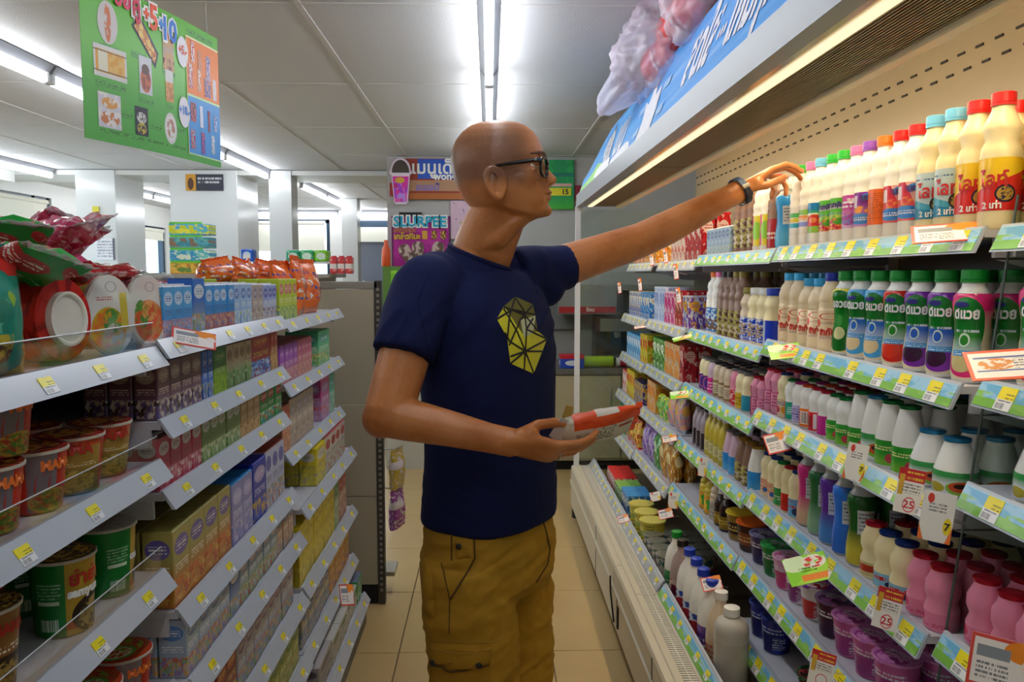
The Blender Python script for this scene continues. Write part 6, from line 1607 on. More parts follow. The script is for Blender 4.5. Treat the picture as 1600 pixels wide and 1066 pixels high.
def outline(k, off=0):
    pts = [(-.40, .27), (-.30, -.90), (-.22, -1.0), (.22, -1.0), (.30, -.90), (.40, .27), (.5, .33), (.48, .42), (.43, .5)]
    pts += [(.43 * cos(a), .5 + .5 * sin(a)) for a in [pi * i / 10 for i in range(1, 10)]] + [(-.43, .5), (-.48, .42), (-.5, .33)]
    return [(c.x + p[0] * s * k, c.z + p[1] * s * k) for p in pts]
obj('outline_board', (MB().prism(outline(1.0), 'y', c.y + .02, c.y), ink('cutout_pale', 'e4d4e0'), False), ccup)
obj('cup_print', (MB().prism([(c.x + p[0] * s, c.z + p[1] * s) for p in [(-.35, .2), (-.25, -.9), (.25, -.9), (.35, .2)]], 'y', c.y, c.y - .004), pmat('cup_cut_print', 'd82a9c', [('vor', 4, 5, ['d82a9c', 'a83ac8', 'e05ab0', 'c82a7c', 'b88ae0'], (0, 1, 0, .8)), ('ell', .45, .85, .3, .12, 'd8a83c')], 'wall', .4), False), ccup)
obj('lid_print', (MB().prism([(c.x + .38 * s * cos(a), c.z + s * (.36 + .55 * sin(a))) for a in [pi * i / 12 for i in range(13)]], 'y', c.y, c.y - .004), ink('cup_lid_brown', '4a4038'), False), ccup)
obj('bracket', (MB().box(c.x - .03, c.x + .03, c.y + .02, YW - .016, c.z - .03, c.z + .03), m_dark, False), ccup)
sp = thing('drink_poster', 'magenta frozen drink poster with cyan lettering over the counter', 'poster')
wall_box(sp, 'board', 612, 704, 416, 338, pmat('poster_magenta', 'a8188a', [('noi', 3, 3, .5, 'c0289c'), ('rect', 0, .03, 0, 1, '6a1c5c'), ('rect', .97, 1, 0, 1, '6a1c5c')], 'wall', .3), -.02, .02)
wall_box(sp, 'clip_bar', 624, 659, 339, 332, m_black, -.02, .025)
c = at(656, 347, Y=YW - .03)
lettering('SLURPEE', .115, WH, sp, facing('-y', *c), .014, 'letter_outline')
c = at(656, 347, Y=YW - .034)
lettering('SLURPEE', .115, ink('poster_cyan', '1ca0c8'), sp, facing('-y', *c), .003)
for u, v, sz, col in ((632, 360, .05, 'c06a4a'), (636, 370, .06, 'd8b02c')):
    c = at(u, v, Y=YW - .03)
    lettering('เกล็ดหิมะ', sz, ink('poster_' + col, col), sp, facing('-y', *c), .003)
for k, u in enumerate((664, 679, 693)):
    wall_box(sp, 'drink_picture', u - 4, u + 4, 374, 361, pmat('drink_pic%d' % k, ['d89a2c', '5a2c1c', '3a201c'][k], [('noi', 3, 4, .5, 'e0b040')], 'wall', .4), .02, .024)
for k, (u, v, r) in enumerate(((637, 400, -.5), (653, 397, 0), (680, 396, .5))):
    c = at(u, v, Y=YW - .03)
    pts = [(-.035, -.1), (.035, -.1), (.05, .06)] + [(.05 * cos(a), .06 + .045 * sin(a)) for a in [pi * i / 6 for i in range(1, 6)]] + [(-.05, .06)]
    pts = [(c.x + p[0] * cos(r) + p[1] * sin(r), c.z - p[0] * sin(r) + p[1] * cos(r)) for p in pts]
    obj('drink_picture', (MB().prism(pts, 'y', YW - .02, YW - .026), pmat('slush_pic%d' % k, '6a4a44', [('noi', 3, 4, .5, 'c8b0a8')], 'wall', .5), False), sp)
gp = thing('green_poster', 'green poster with yellow price strip on the counter wall', 'poster')
wall_box(gp, 'board', 838, 896, 327, 250, pmat('poster_leaf_green', '1f9a5c', [('noi', 4, 4, .55, '2cae5a'), ('rect', 0, 1, .66, .74, '1c7a6a'), ('rect', .35, .95, .46, .52, 'd8a8a0'), ('grad', .3, 0, '48b83c')], 'wall', .4), -.02, .014)
wall_box(gp, 'price_strip', 850, 892, 306, 294, ink('poster_yellow', 'e8dc2c'), .014, .018)
c = at(883, 300, Y=YW - .02)
lettering('15', .06, BK, gp, facing('-y', *c), .002)
pp = thing('pink_notice', 'pale pink notice sheet with small flower drawings on the counter wall', 'notice')
wall_box(pp, 'sheet', 704, 735, 374, 314, pmat('notice_pink', 'e0bcd0', [('noi', 5, 6, .66, '5a4a9c'), ('noi', 4, 5, .68, 'a8b83c')], 'wall', .5), -.02, .008)
rs = thing('red_sign', 'narrow red sign edge beyond the green poster', 'sign')
wall_box(rs, 'board', 899, 915, 315, 290, ink('sign_dark_red', '8a2038'), -.02, .02)

# counter and machines under the far wall
ct_ = thing('service_counter', 'cream counter cabinets with dark steel top under the far wall', 'counter', (1.1, 6.25, 0))
obj('carcass', (MB().box(-.62, .9, -.35, .34, .08, .74), mat('counter_cream', 'b8ae90', .5), False), ct_)
for k in range(3):
    dd = obj('door', (MB().box(-.61 + .505 * k, -.61 + .505 * k + .495, -.366, -.35, .1, .73, 0, .003), mat('counter_door', 'b4aa8c', .45), False), ct_)
    obj('handle', (MB().tube([(-.2 + .505 * k, -.385, .5), (-.2 + .505 * k, -.385, .64)], .006, 6).box(-.203 + .505 * k, -.197 + .505 * k, -.385, -.366, .51, .52).box(-.203 + .505 * k, -.197 + .505 * k, -.385, -.366, .62, .63), m_steel), dd)
obj('worktop', (MB().box(-.64, .92, -.38, .35, .74, .78), mat('counter_top', '6c6a64', .3), False), ct_)
obj('plinth', (MB().box(-.6, .88, -.3, .33, 0, .08), m_dark, False), ct_)
cm = thing('coffee_machine', 'dark drinks machine with steel trim on the far counter', 'drinks machine', (1.15, 6.3, .781))
cm.scale = (1, 1, .62)
obj('body', (MB().box(-.3, .3, -.2, .25, .0, .1).box(-.3, .3, .0, .25, .1, .42).box(-.3, .3, -.22, .25, .42, .6), mat('machine_dark', '2a2a2e', .35), False), cm)
obj('trim', (MB().box(-.3, .3, -.226, -.22, .43, .59), m_steel, False), cm)
for x in (-.15, .1):
    obj('spout', (MB().lathe([(.02, .34), (.025, .42)], 10, 0, x, -.1), m_steel), cm)
obj('drip_tray', (MB().box(-.25, .25, -.24, -.02, .1, .115), m_steel, False), cm)
ws = thing('wall_shelf', 'grey wall shelf with red label strip above the drinks machine', 'shelf', (1.1, 6.45, 1.38))
obj('board', (MB().box(-.6, 1.0, -.16, .165, -.02, .02), mat('shelf_grey', '8e908e', .45), False), ws)
obj('red_label', (MB().box(-.55, -.1, -.166, -.16, -.2, -.15), ink('label_red', 'b8202c'), False), ws)
obj('back_rail', (MB().box(-.6, 1.0, .13, .165, -.35, -.02), mat('shelf_grey', '8e908e', .45), False), ws)
lettering('ร้อน', .04, WH, ws, facing('-y', -.3, -.168, -.175), .001)
obj('red_label_backing', (MB().box(-.56, -.09, -.16, -.14, -.21, -.02), mat('shelf_grey', '8e908e', .45), False), ws)
obj('blue_red_box', (MB().box(-.09, .09, -.07, .07, 0, .1, 0, .004), pmat('print_blue_red', '2448b8', [('rect', 0, 1, .72, 1, 'c82030'), ('ell', .5, .4, .3, .2, 'e0e4f0')], 'box', .35), False), None, (.62, 5.98, .781), label='blue box with red lid at the corner of the far counter', cat='box')
lr = thing('cup_stack', 'lime green stack of cups lying on the far counter', 'cups', (.82, 5.98, .825), (0, pi / 2, 0))
obj('stack', (MB().lathe([(.035, -.12), (.042, -.115), (.042, .1), (.036, .11)], 16), mat('lime_plastic', 'a8c830', .35)), lr)
obj('rim', (MB().lathe([(.044, .1), (.044, .115), (.038, .115)], 16), mat('lime_plastic', 'a8c830', .35)), lr)
rc = thing('paper_cup', 'red and white paper cup lying beside the lime cups', 'cup', (1.01, 5.97, .822), (0, pi / 2, 0))
obj('body', (MB().lathe([(.032, -.05), (.04, .05)], 16), pmat('print_red_cup_small', 'e4dcd8', [('rect', 0, 1, .25, .75, 'c02440')], 'cyl', .4)), rc)
obj('rim', (MB().lathe([(.04, .048), (.043, .05), (.04, .054)], 16), WH), rc)
sm = thing('slush_machine', 'green-framed machine with lime front panel under the magenta poster', 'drinks machine', (-.43, 6.28, 0))
obj('cabinet', (MB().box(-.36, .7, -.28, .32, 0, 1.15), mat('slush_grey', 'b8b8ac', .4), False), sm)
obj('frame', (MB().box(-.37, .7, -.29, .32, 1.15, 1.545), mat('slush_green', '5f8a3c', .4), False), sm)
obj('front_panel', (MB().box(-.31, .65, -.296, -.29, 1.18, 1.515), pmat('print_lime_panel', '7ac832', [('noi', 4, 4, .55, 'a8e04a'), ('enoi', .3, .6, .2, .2, 5, .5, 'e8e4c0')], 'wall', .3), False), sm)
obj('tap', (MB().tube([(-.2, -.33, 1.1), (-.2, -.3, 1.14), (-.2, -.28, 1.14)], .015, 8), m_black), sm)
obj('orange_bottle', (MB().lathe([(.03, 0), (.035, .01), (.033, .12), (.015, .17), (.015, .2)], 14), mat('orange_drink', 'e0582c', .25)), None, (-.79, 6.12, 1.5455), label='orange bottle standing at the corner of the lime-panelled machine', cat='bottle')
pb = thing('yellow_packet', 'yellow packet hanging below the lime-panelled machine', 'packet', (-.74, 5.95, 1.18))
obj('packet_body', (MB().box(-.06, .06, -.012, .012, -.13, .06, 0, .005), pmat('print_yellow_pkt', 'd8b020', [('noi', 5, 5, .55, 'e8d060')], 'wall', .3), False), pb)
obj('hook', (MB().tube([(0, 0, .055), (0, .03, .08)], .003, 6), m_steel), pb)

# ------------------------------------------------------------------ far left of the shop
fs = thing('gondola_shelving', 'low grey shelving far off in front of the pillars', 'shelving', (-2.4, 6.5, 0))
obj('back_panel', (MB().box(-1.5, 1.15, -.02, .02, .05, 1.46), mat('far_panel', 'a8a6a4', .5), False), fs)
for k in range(4):
    obj('shelf', (MB().box(-1.5, 1.15, -.35, -.02, .1 + .33 * k, .13 + .33 * k), m_shelf, False), fs)
obj('top_shelf', (MB().box(-1.52, 1.17, -.36, .36, 1.46, 1.49), mat('far_top', '9a948c', .5), False), fs)
obj('base', (MB().box(-1.5, 1.15, -.3, .3, 0, .05), m_dark, False), fs)
for k, (cc, lb) in enumerate([(['d8a030', 'e8b848', 'c87a2c', '6a8a3c'], 'lowest, orange'), (['48b0b8', '3a9ac8', '78c8c0', 'e0e8d0'], 'second, blue and white'), (['6ab0a0', '8a6a50', '58a8b8', '3a8a9c'], 'third, teal and brown'), (['48a8d8', 'c8d02c', '5ab8c0', 'e0e040'], 'topmost, blue and yellow')]):
    b = obj('display_tray', (MB().box(-.155, .155, -.08, .08, 0, .085, 0, .003), pmat('print_tray%d' % k, cc[0], [('vor', 6, 3, cc, (0, 1, .12, .88)), ('noi', 8, 6, .58, cc[3])], 'wall', .35), False), None, (-2.33, 6.35, 1.4905 + .1 * k), label='snack display tray before the wide pillar, %s in its stack of four' % lb, cat='tray', group='display trays before the pillar')
    kid('header', (MB().box(-.15, .1, -.078, -.072, .085, .1), ink('tray_green', '6ac83c'), False), b)
for k, (x, cc, lb) in enumerate([(-1.55, '1f9a70', 'teal'), (-1.44, '3ab070', 'mint green'), (-1.33, '7ac82c', 'lime green')]):
    b = obj('tissue_pack', (MB().box(-.053, .053, -.07, .07, 0, .09, 0, .012), pmat('print_tissue%d' % k, cc, [('ell', .5, .5, .34, .3, 'dff0e0'), ('noi', 5, 5, .6, 'c8ecc8')], 'wall', .3), False), None, (x, 6.4, 1.585), label='%s tissue pack on the raised tray far left of the cup cutout' % lb, cat='tissue pack', group='tissue packs on the far shelving')
    kid('top_flap', (MB().box(-.03, .03, -.02, .02, .088, .096, 0, .003), ink('flap_' + cc, 'e8f4e8'), False), b)
rt = thing('raised_tray', 'white raised tray holding the three tissue packs', 'tray', (-1.44, 6.4, 1.49))
obj('top', (MB().box(-.2, .2, -.09, .09, .08, .095), m_white, False), rt)
for x in (-.19, .19):
    obj('side', (MB().box(x - .005, x + .005, -.09, .09, 0, .08), m_white, False), rt)
for k, (dz, cc) in enumerate([(0, '2a8ad0'), (.1, '1c5ac0')]):
    b = obj('blue_pack', (MB().box(-.05, .05, -.05, .05, 0, .095, 0, .008), pmat('print_blue_pack%d' % k, cc, [('ell', .5, .55, .3, .25, 'd8e4f4')], 'wall', .3), False), None, (-1.93, 6.45, 1.4905 + dz), label='blue pack by the slim pillar, %s of two' % ('upper' if k else 'under'), cat='pack', group='blue packs by the slim pillar')
    kid('side_print', (MB().box(-.03, .03, -.0515, -.05, .02, .05), WH, False), b)
for k, x in enumerate((-1.22, -1.16, -1.10)):
    b = obj('red_white_pack', (MB().box(-.025, .025, -.05, .05, 0, .13, 0, .006), pmat('print_rw_pack', 'd83a40', [('rect', 0, 1, .3, .6, 'f0e8e4'), ('noi', 4, 5, .6, 'f0c8c0')], 'wall', .3), False), None, (x, 6.3, 1.4905), label='%s red and white pack standing behind the beige end panel' % ORD[k], cat='pack', group='red and white packs behind the end panel')
    kid('top_fold', (MB().box(-.02, .02, -.004, .004, .128, .14), ink('fold_red', 'b82830'), False), b)
ps = thing('pillar_sign', 'dark notice with orange picture on the wide pillar', 'notice', (-2.62, 7.478, 2.33))
obj('board', (MB().box(-.17, .17, -.006, .006, -.075, .075), pmat('notice_dark', '3a3c4a', [('rect', 0, .27, 0, 1, 'd89a2c'), ('ell', .13, .42, .08, .36, '5a3a2c'), ('txt', .32, .96, .35, .8, 'd8d8dc', 2)], 'wall', .4), False), ps)
yr = thing('yellow_ruler', 'yellow strip stuck upright on the nearest pillar', 'wall strip', (-3.62, 7.479, 1.98))
obj('strip', (MB().box(-.03, .03, -.005, .005, -.13, .13, 0, .002), ink('ruler_yellow', 'd8cc3a'), False), yr)
wn = thing('white_notice', 'white paper notice on the nearest pillar below the yellow strip', 'notice', (-3.55, 7.480, 1.72))
obj('sheet', (MB().box(-.09, .09, -.004, .004, -.1, .1), pmat('notice_white', 'e4e4e8', [('txt', .1, .9, .1, .9, '9a9aa8', 6), ('rect', .9, 1, 0, 1, '5a5a64')], 'wall', .5), False), wn)
bb = thing('blue_barrel', 'blue plastic barrel standing outside the second window', 'barrel', (-5.25, 11.5, -.05))
obj('body', (MB().lathe([(.27, 0), (.3, .02), (.3, .5), (.31, .52), (.31, .56), (.3, .58), (.3, 1.35), (.31, 1.38), (.31, 1.44), (.28, 1.5)], 24), mat('barrel_blue', '1f7ac8', .4)), bb)
obj('lid', (MB().lathe([(.29, 1.49), (.29, 1.53), (.02, 1.55)], 24), mat('barrel_lid', '2a88d4', .4)), bb)
# ------------------------------------------------------------------ the man
def px(u, v, Y):
    return at(u, v, Y=Y)

def limb(mb, path, rads, up=(0, 0, 1), n=18, ends=True):
    """tapering limb; a radius may be (a, b): a sideways, b along up"""
    path = [Vector(p) for p in path]
    up = Vector(up)
    rings = []
    for i, p in enumerate(path):
        d = (path[min(i + 1, len(path) - 1)] - path[max(i - 1, 0)]).normalized()
        a = d.cross(up)
        a = a.normalized() if a.length > 1e-4 else Vector((1, 0, 0))
        b = a.cross(d).normalized()
        ra, rb = rads[i] if isinstance(rads[i], tuple) else (rads[i], rads[i])
        if ends and i == 0:
            for k, s in ((.85, .5), (.5, .86)):
                rings.append([tuple(p - d * ra * k + a * ra * s * cos(2 * pi * j / n) + b * rb * s * sin(2 * pi * j / n)) for j in range(n)])
            rings.reverse() if False else None
            rings.sort(key=lambda r: 0)
        rings.append([tuple(p + a * ra * cos(2 * pi * j / n) + b * rb * sin(2 * pi * j / n)) for j in range(n)])
        if ends and i == len(path) - 1:
            for k, s in ((.5, .86), (.85, .5)):
                rings.append([tuple(p + d * ra * k + a * ra * s * cos(2 * pi * j / n) + b * rb * s * sin(2 * pi * j / n)) for j in range(n)])
    mb.loft(rings)

def ball(mb, c, r, n=14, R=None):
    c = Vector(c)
    r = r if isinstance(r, tuple) else (r, r, r)
    rings = []
    for k in range(1, n):
        t = pi * k / n
        ring = []
        for j in range(n):
            q = Vector((r[0] * sin(t) * cos(2 * pi * j / n), r[1] * sin(t) * sin(2 * pi * j / n), -r[2] * cos(t)))
            ring.append(tuple(c + (R @ q if R else q)))
        rings.append(ring)
    mb.loft(rings)

def grow(name, mb, voxel, smooth, material, shift, post=None):
    """melt overlapping closed shapes into one continuous skin"""
    me = mb.mesh(name + '_raw', material, False)
    o = D.objects.new(name + '_raw', me)
    COL.objects.link(o)
    m = o.modifiers.new('melt', 'REMESH')
    m.mode = 'VOXEL'
    m.voxel_size = voxel
    dg = bpy.context.evaluated_depsgraph_get()
    out = D.meshes.new_from_object(o.evaluated_get(dg))
    D.objects.remove(o)
    bm = bmesh.new()
    bm.from_mesh(out)
    for _ in range(smooth):
        bmesh.ops.smooth_vert(bm, verts=bm.verts, factor=.5, use_axis_x=True, use_axis_y=True, use_axis_z=True)
    bm.normal_update()
    if post:
        mv = [(v, post(v)) for v in bm.verts]
        for v, d in mv:
            v.co += v.normal * d
    bm.to_mesh(out)
    bm.free()
    out.name = name
    out.materials.clear()
    out.materials.append(material)
    out.polygons.foreach_set('use_smooth', [True] * len(out.polygons))
    bvh = BVHTree.FromPolygons([v.co.copy() for v in out.vertices], [tuple(p.vertices) for p in out.polygons])
    out.transform(Matrix.Translation(-shift))
    out.update()
    return out, bvh

def hand(mb, w, xd, pn, right, s, curls, thumb, lead=0.0):
    """palm, four fingers of unequal length and a thumb; returns finger joints in the room"""
    x = Vector(xd).normalized()
    p = (Vector(pn) - x * Vector(pn).dot(x)).normalized()
    t = x.cross(p) if right else p.cross(x)
    w = Vector(w)
    L = lambda a, b, c: w + (x * a + t * b + p * c) * s
    # palm: flattened loft from the wrist to the knuckles
    rings = []
    for (a, hw, ht, yo) in ((-.014, .027, .021, 0), (.012, .031, .019, 0), (.036, .038, .0165, .001), (.062, .0415, .0145, .001), (.084, .0415, .0125, .0), (.096, .038, .0095, -.001), (.1, .03, .006, -.001)):
        rings.append([tuple(L(a, yo + hw * math.copysign(abs(cos(2 * pi * j / 20)) ** .8, cos(2 * pi * j / 20)), ht * sin(2 * pi * j / 20))) for j in range(20)])
    mb.loft(rings)
    ball(mb, L(.034, .026, .010), .0195 * s)
    ball(mb, L(.030, -.026, .008), .0165 * s)
    joints = []
    spec = [(.090, .0315, (.046, .027, .022), .0088), (.095, .0105, (.050, .031, .023), .0090), (.092, -.0105, (.046, .029, .022), .0086), (.083, -.0312, (.036, .022, .019), .0077)]
    for (bx, by, seg, r), cu in zip(spec, curls):
        pos = L(bx - .012, by, -.001)
        pts, rr = [L(bx - .035, by * .9, -.002), pos], [r * s, r * 1.05 * s]
        ang = 0
        splay = by * .9
        q = L(bx, by, -.001)
        pts.append(q)
        rr.append(r * 1.04 * s)
        for k, (l, c) in enumerate(zip(seg, cu)):
            ang += radians(c)
            d = x * cos(ang) + p * sin(ang) + t * splay * 1.5 * (1 if k == 0 else .3)
            d.normalize()
            mid = q + d * l * s * .5
            q = q + d * l * s
            pts += [mid, q]
            rr += [r * (.93 - .06 * k) * s, r * (.97 - .09 * k) * s]
        limb(mb, pts, rr, p, 12)
        joints.append(pts)
    q = L(.012, .022, .008)
    pts, rr = [q], [.0135 * s]
    for (l, dv, r) in zip((.044, .034, .027), thumb, (.0115, .0108, .0088)):
        d = (x * dv[0] + t * dv[1] + p * dv[2]).normalized()
        mid = q + d * l * s * .55
        q = q + d * l * s
        pts += [mid, q]
        rr += [r * .98 * s, r * s]
    limb(mb, pts, rr, p, 12)
    joints.append(pts)
    return joints, (x, t, p)

ROOT = Vector((0, 1.86, 0))
man = thing('person', 'bald man in glasses, navy T-shirt and mustard cargo shorts reaching to the cooler', 'person', ROOT)
FV, LV = Vector((.82, -.57, 0)), Vector((.57, .82, 0))     # where the chest faces; from his right to his left

# ---- skin: head, neck, arms, hands, legs in one surface
sk = MB()
HY = 1.83
hx = lambda u, v: px(u, v, HY).x
hz = lambda v: px(780, v, HY).z
HC = Vector((hx(775, 270), HY, 0))
RY = Matrix.Rotation(radians(-9), 3, 'Z')
def H(x, y, z):
    q = RY @ Vector((x - HC.x, y, 0))
    return Vector((HC.x + q.x, HY + q.y, z))
rings = []
for (v, b, f, hw) in ((189.5, 762, 790, .012), (192.5, 746, 810, .030), (198, 733, 823, .045), (207, 721, 834, .057), (220, 711, 843, .0665), (235, 705, 849, .072), (250, 703, 851, .0745), (260, 704, 847, .0750), (270, 705.5, 848, .0740), (282, 709, 851, .0725), (294, 714, 854, .0700), (304, 720, 856, .0660), (314, 726, 857, .0610), (323, 735, 857, .0550), (331, 758, 857, .0470), (337, 785, 855, .0360), (341, 805, 849, .0230)):
    x0, x1, zz = hx(b, v), hx(f, v), hz(v)
    cxx, rx = (x0 + x1) / 2, (x1 - x0) / 2
    ring = []
    for j in range(36):
        a = 2 * pi * j / 36
        ca, sa = cos(a), sin(a)
        wd = hw * math.copysign(abs(sa) ** .92, sa) * (1 - .16 * max(0, ca))
        ring.append(tuple(H(cxx + rx * math.copysign(abs(ca) ** .95, ca), wd, zz)))
    rings.append(ring)
sk.loft(rings)
ball(sk, H(hx(852, 331), 0, hz(330.5)), (.0165, .021, .0135), 12)
ball(sk, H(hx(846, 316), 0, hz(316)), (.012, .030, .020), 12)
ball(sk, H(hx(853.5, 302), 0, hz(302)), (.0150, .022, .0056), 12)
ball(sk, H(hx(850, 296), 0, hz(296)), (.012, .022, .010), 12)
ball(sk, H(hx(853, 310.5), 0, hz(310.8)), (.0140, .020, .0058), 12)
ball(sk, H(hx(842, 247), 0, hz(247)), (.013, .048, .008), 12)
for s in (-1, 1):
    ball(sk, H(hx(818, 283), s * .046, hz(283)), (.040, .0150, .026), 14)
    ball(sk, H(hx(840, 262), s * .031, hz(256.5)), (.0125, .019, .0075), 12)
    ball(sk, H(hx(838, 262), s * .032, hz(270)), (.010, .018, .0060), 12)
    limb(sk, [H(hx(780, 314), s * .049, hz(314)), H(hx(800, 324), s * .043, hz(324)), H(hx(826, 331), s * .031, hz(330)), H(hx(846, 334), s * .014, hz(332))], [.012, .012, .011, .010], (0, 0, 1), 12)
limb(sk, [H(hx(842, 335), 0, hz(333)), H(hx(822, 344), 0, hz(339)), H(hx(800, 360), 0, hz(353)), H(hx(778, 374), 0, hz(372)), H(hx(752, 384), 0, hz(384))], [(.020, .011), (.030, .015), (.037, .022), (.038, .030), (.03, .03)], (0, 0, 1), 16)
# nose
nr = []
for (v, b, f, w) in ((254, 838, 850, .0065), (262, 838, 854, .0072), (270, 840, 861, .0088), (277, 842, 868, .0115), (282, 843, 871.5, .0150), (287, 845, 869, .0172), (291, 846, 862, .0150), (293, 847, 856, .009)):
    x0, x1, zz = hx(b, v), hx(f, v), hz(v)
    nr.append([tuple(H((x0 + x1) / 2 + (x1 - x0) / 2 * cos(2 * pi * j / 18), w * sin(2 * pi * j / 18) * (1 - .35 * max(0, cos(2 * pi * j / 18))), zz)) for j in range(18)])
sk.loft(nr)
# ears
for s in (-1, 1):
    ec = (hx(784, 294), hz(292.5))
    E = lambda dx, dz, dy: H(ec[0] + dx * (1 + 9 * dz) - .22 * dz, s * (.0835 + dy - .42 * dx), ec[1] + dz)
    pts = [E(.0185 * cos(a) - (.002 if sin(a) < -.5 else 0), .033 * sin(a) - .001, .0065) for a in [2 * pi * k / 20 for k in range(21)]]
    sk.tube(pts[:-1] + [pts[0]], .0060, 8)
    ball(sk, E(.0, 0, -.0065), (.0165, .0085, .031), 14, Matrix.Rotation(s * .4, 3, 'Z'))
    pts = [E(.010 * cos(a) - .002, .021 * sin(a) + .002, .0065) for a in [radians(q) for q in range(-60, 200, 20)]]
    sk.tube(pts, .0040, 8)
    ball(sk, E(-.001, -.030, .003), (.009, .005, .010), 10)
    ball(sk, E(.012, -.004, .004), (.005, .005, .008), 10)
# neck and shoulders' slope
limb(sk, [px(742, 432, 1.885), px(752, 400, 1.875), px(764, 368, 1.86), px(782, 325, 1.84)], [(.066, .074), (.062, .072), (.060, .070), (.058, .066)], (1, 0, .2), 24)
ball(sk, px(733, 408, 1.88), (.055, .075, .045), 16)
# hidden trunk that ties the limbs together
tc = lambda z: Vector((-.004 + .012 * max(0, 1.2 - z), 1.865, z))
def tring(z, a, b, off=0.0, n=40, e=.88):
    c = tc(z) + FV * off
    return [tuple(c + LV * a * math.copysign(abs(cos(2 * pi * j / n)) ** e, cos(2 * pi * j / n)) + FV * b * math.copysign(abs(sin(2 * pi * j / n)) ** e, sin(2 * pi * j / n))) for j in range(n)]
sk.loft([tring(z, a, b) for z, a, b in ((.80, .13, .10), (.92, .14, .105), (1.1, .14, .10), (1.3, .155, .105), (1.40, .145, .09), (1.445, .115, .07), (1.475, .06, .05))])
# right arm: hanging from the shoulder, bent at the elbow, palm under the packet
Rs, Re, Rw = px(662, 450, 1.735), px(606, 647, 1.635), px(796, 692, 1.605)
limb(sk, [Rs, Rs.lerp(Re, .35), Rs.lerp(Re, .72), Re], [.060, .0565, .0535, .0505], (0, 1, 0))
limb(sk, [Re, Re.lerp(Rw, .2) + Vector((0, 0, -.002)), Re.lerp(Rw, .5), Re.lerp(Rw, .82), Rw + Vector((.006, 0, 0))], [.0495, (.045, .044), (.036, .038), (.027, .0315), (.0235, .0305)], (0, 0, 1))
ball(sk, Re + Vector((-.012, .0, -.008)), .043)
jr, axr = hand(sk, Rw, (1, .10, -.24), (0, .66, .75), True, 1.04, [(16, 22, 16), (19, 24, 16), (22, 26, 18), (26, 30, 20)], [(.84, .30, .60), (.94, .02, .38), (.97, -.10, .18)])
# left arm: stretched out to the bottles
Ls, Le, Lw = px(838, 430, 1.985), px(1000, 376, 2.16), px(1158, 298, 2.30)
limb(sk, [Ls, Ls.lerp(Le, .4), Ls.lerp(Le, .75), Le], [.058, .0525, .0495, .0475], (0, 1, 0))
limb(sk, [Le, Le.lerp(Lw, .25) + Vector((0, 0, -.002)), Le.lerp(Lw, .55), Le.lerp(Lw, .85), Lw], [.0475, (.048, .047), (.042, .042), (.031, .033), (.026, .0345)], (0, .2, 1))
jl, axl = hand(sk, Lw, (.84, .22, .52), (.42, -.20, -.88), False, 1.06, [(12, 36, 24), (18, 40, 28), (42, 52, 38), (52, 56, 40)], [(.82, .36, .48), (.97, .10, .16), (.99, -.05, .05)])
# legs below the shorts
hipR, hipL = Vector((-.046, 1.785, .8)), Vector((.050, 1.955, .8))
for hp, side in ((hipR, -1), (hipL, 1)):
    k = hp + Vector((.012, .0, -.32))
    an = hp + Vector((-.012, .0, -.71))
    limb(sk, [hp, hp.lerp(k, .5), k], [.082, .074, .058], (0, 1, 0))
    limb(sk, [k, k.lerp(an, .28) - FV * .012, k.lerp(an, .6), an, an + Vector((0, 0, -.03))], [.056, .057, .045, .036, .038], (0, 1, 0))

sm_ = D.materials.new('skin')
sm_.use_nodes = True
nt = sm_.node_tree
pb_ = nt.nodes['Principled BSDF']
pb_.inputs['Roughness'].default_value = .36
pb_.inputs['Specular IOR Level'].default_value = .4
tcn = nt.nodes.new('ShaderNodeTexCoord')
def mathn(op, a, b=None, c=None):
    n_ = nt.nodes.new('ShaderNodeMath')
    n_.operation = op
    for i, q in enumerate((a, b, c)):
        if q is None:
            continue
        if isinstance(q, (int, float)):
            n_.inputs[i].default_value = q
        else:
            nt.links.new(q, n_.inputs[i])
    return n_.outputs[0]
def rng(v, a, b):
    n_ = nt.nodes.new('ShaderNodeMapRange')
    n_.interpolation_type = 'SMOOTHSTEP'
    n_.inputs[1].default_value = a
    n_.inputs[2].default_value = b
    nt.links.new(v, n_.inputs[0])
    return n_.outputs[0]
def mixn(f, a, b):
    n_ = nt.nodes.new('ShaderNodeMix')
    n_.data_type = 'RGBA'
    for i, q in ((0, f), (6, a), (7, b)):
        if isinstance(q, (tuple, float)):
            n_.inputs[i].default_value = q
        else:
            nt.links.new(q, n_.inputs[i])
    return n_.outputs[2]
sx_ = nt.nodes.new('ShaderNodeSeparateXYZ')
nt.links.new(tcn.outputs['Object'], sx_.inputs[0])
def nz(scale, det=4):
    n_ = nt.nodes.new('ShaderNodeTexNoise')
    n_.inputs['Scale'].default_value = scale
    n_.inputs['Detail'].default_value = det
    nt.links.new(tcn.outputs['Object'], n_.inputs['Vector'])
    return n_.outputs[0]
base = mixn(rng(nz(14), .35, .7), C('c98049'), C('b46a36'))
base = mixn(rng(nz(5), .45, .75), base, C('d28c5c'))
# close-cropped hair: sides and back of the head
f1 = mathn('MULTIPLY', rng(sx_.outputs[0], .112, .055), rng(sx_.outputs[2], 1.665, 1.70))
f2 = mathn('MULTIPLY', f1, rng(sx_.outputs[2], 1.845, 1.775))
f2 = mathn('MULTIPLY', f2, mathn('MULTIPLY_ADD', nz(420, 2), .5, .42))
base = mixn(f2, base, C('5f4a42'))
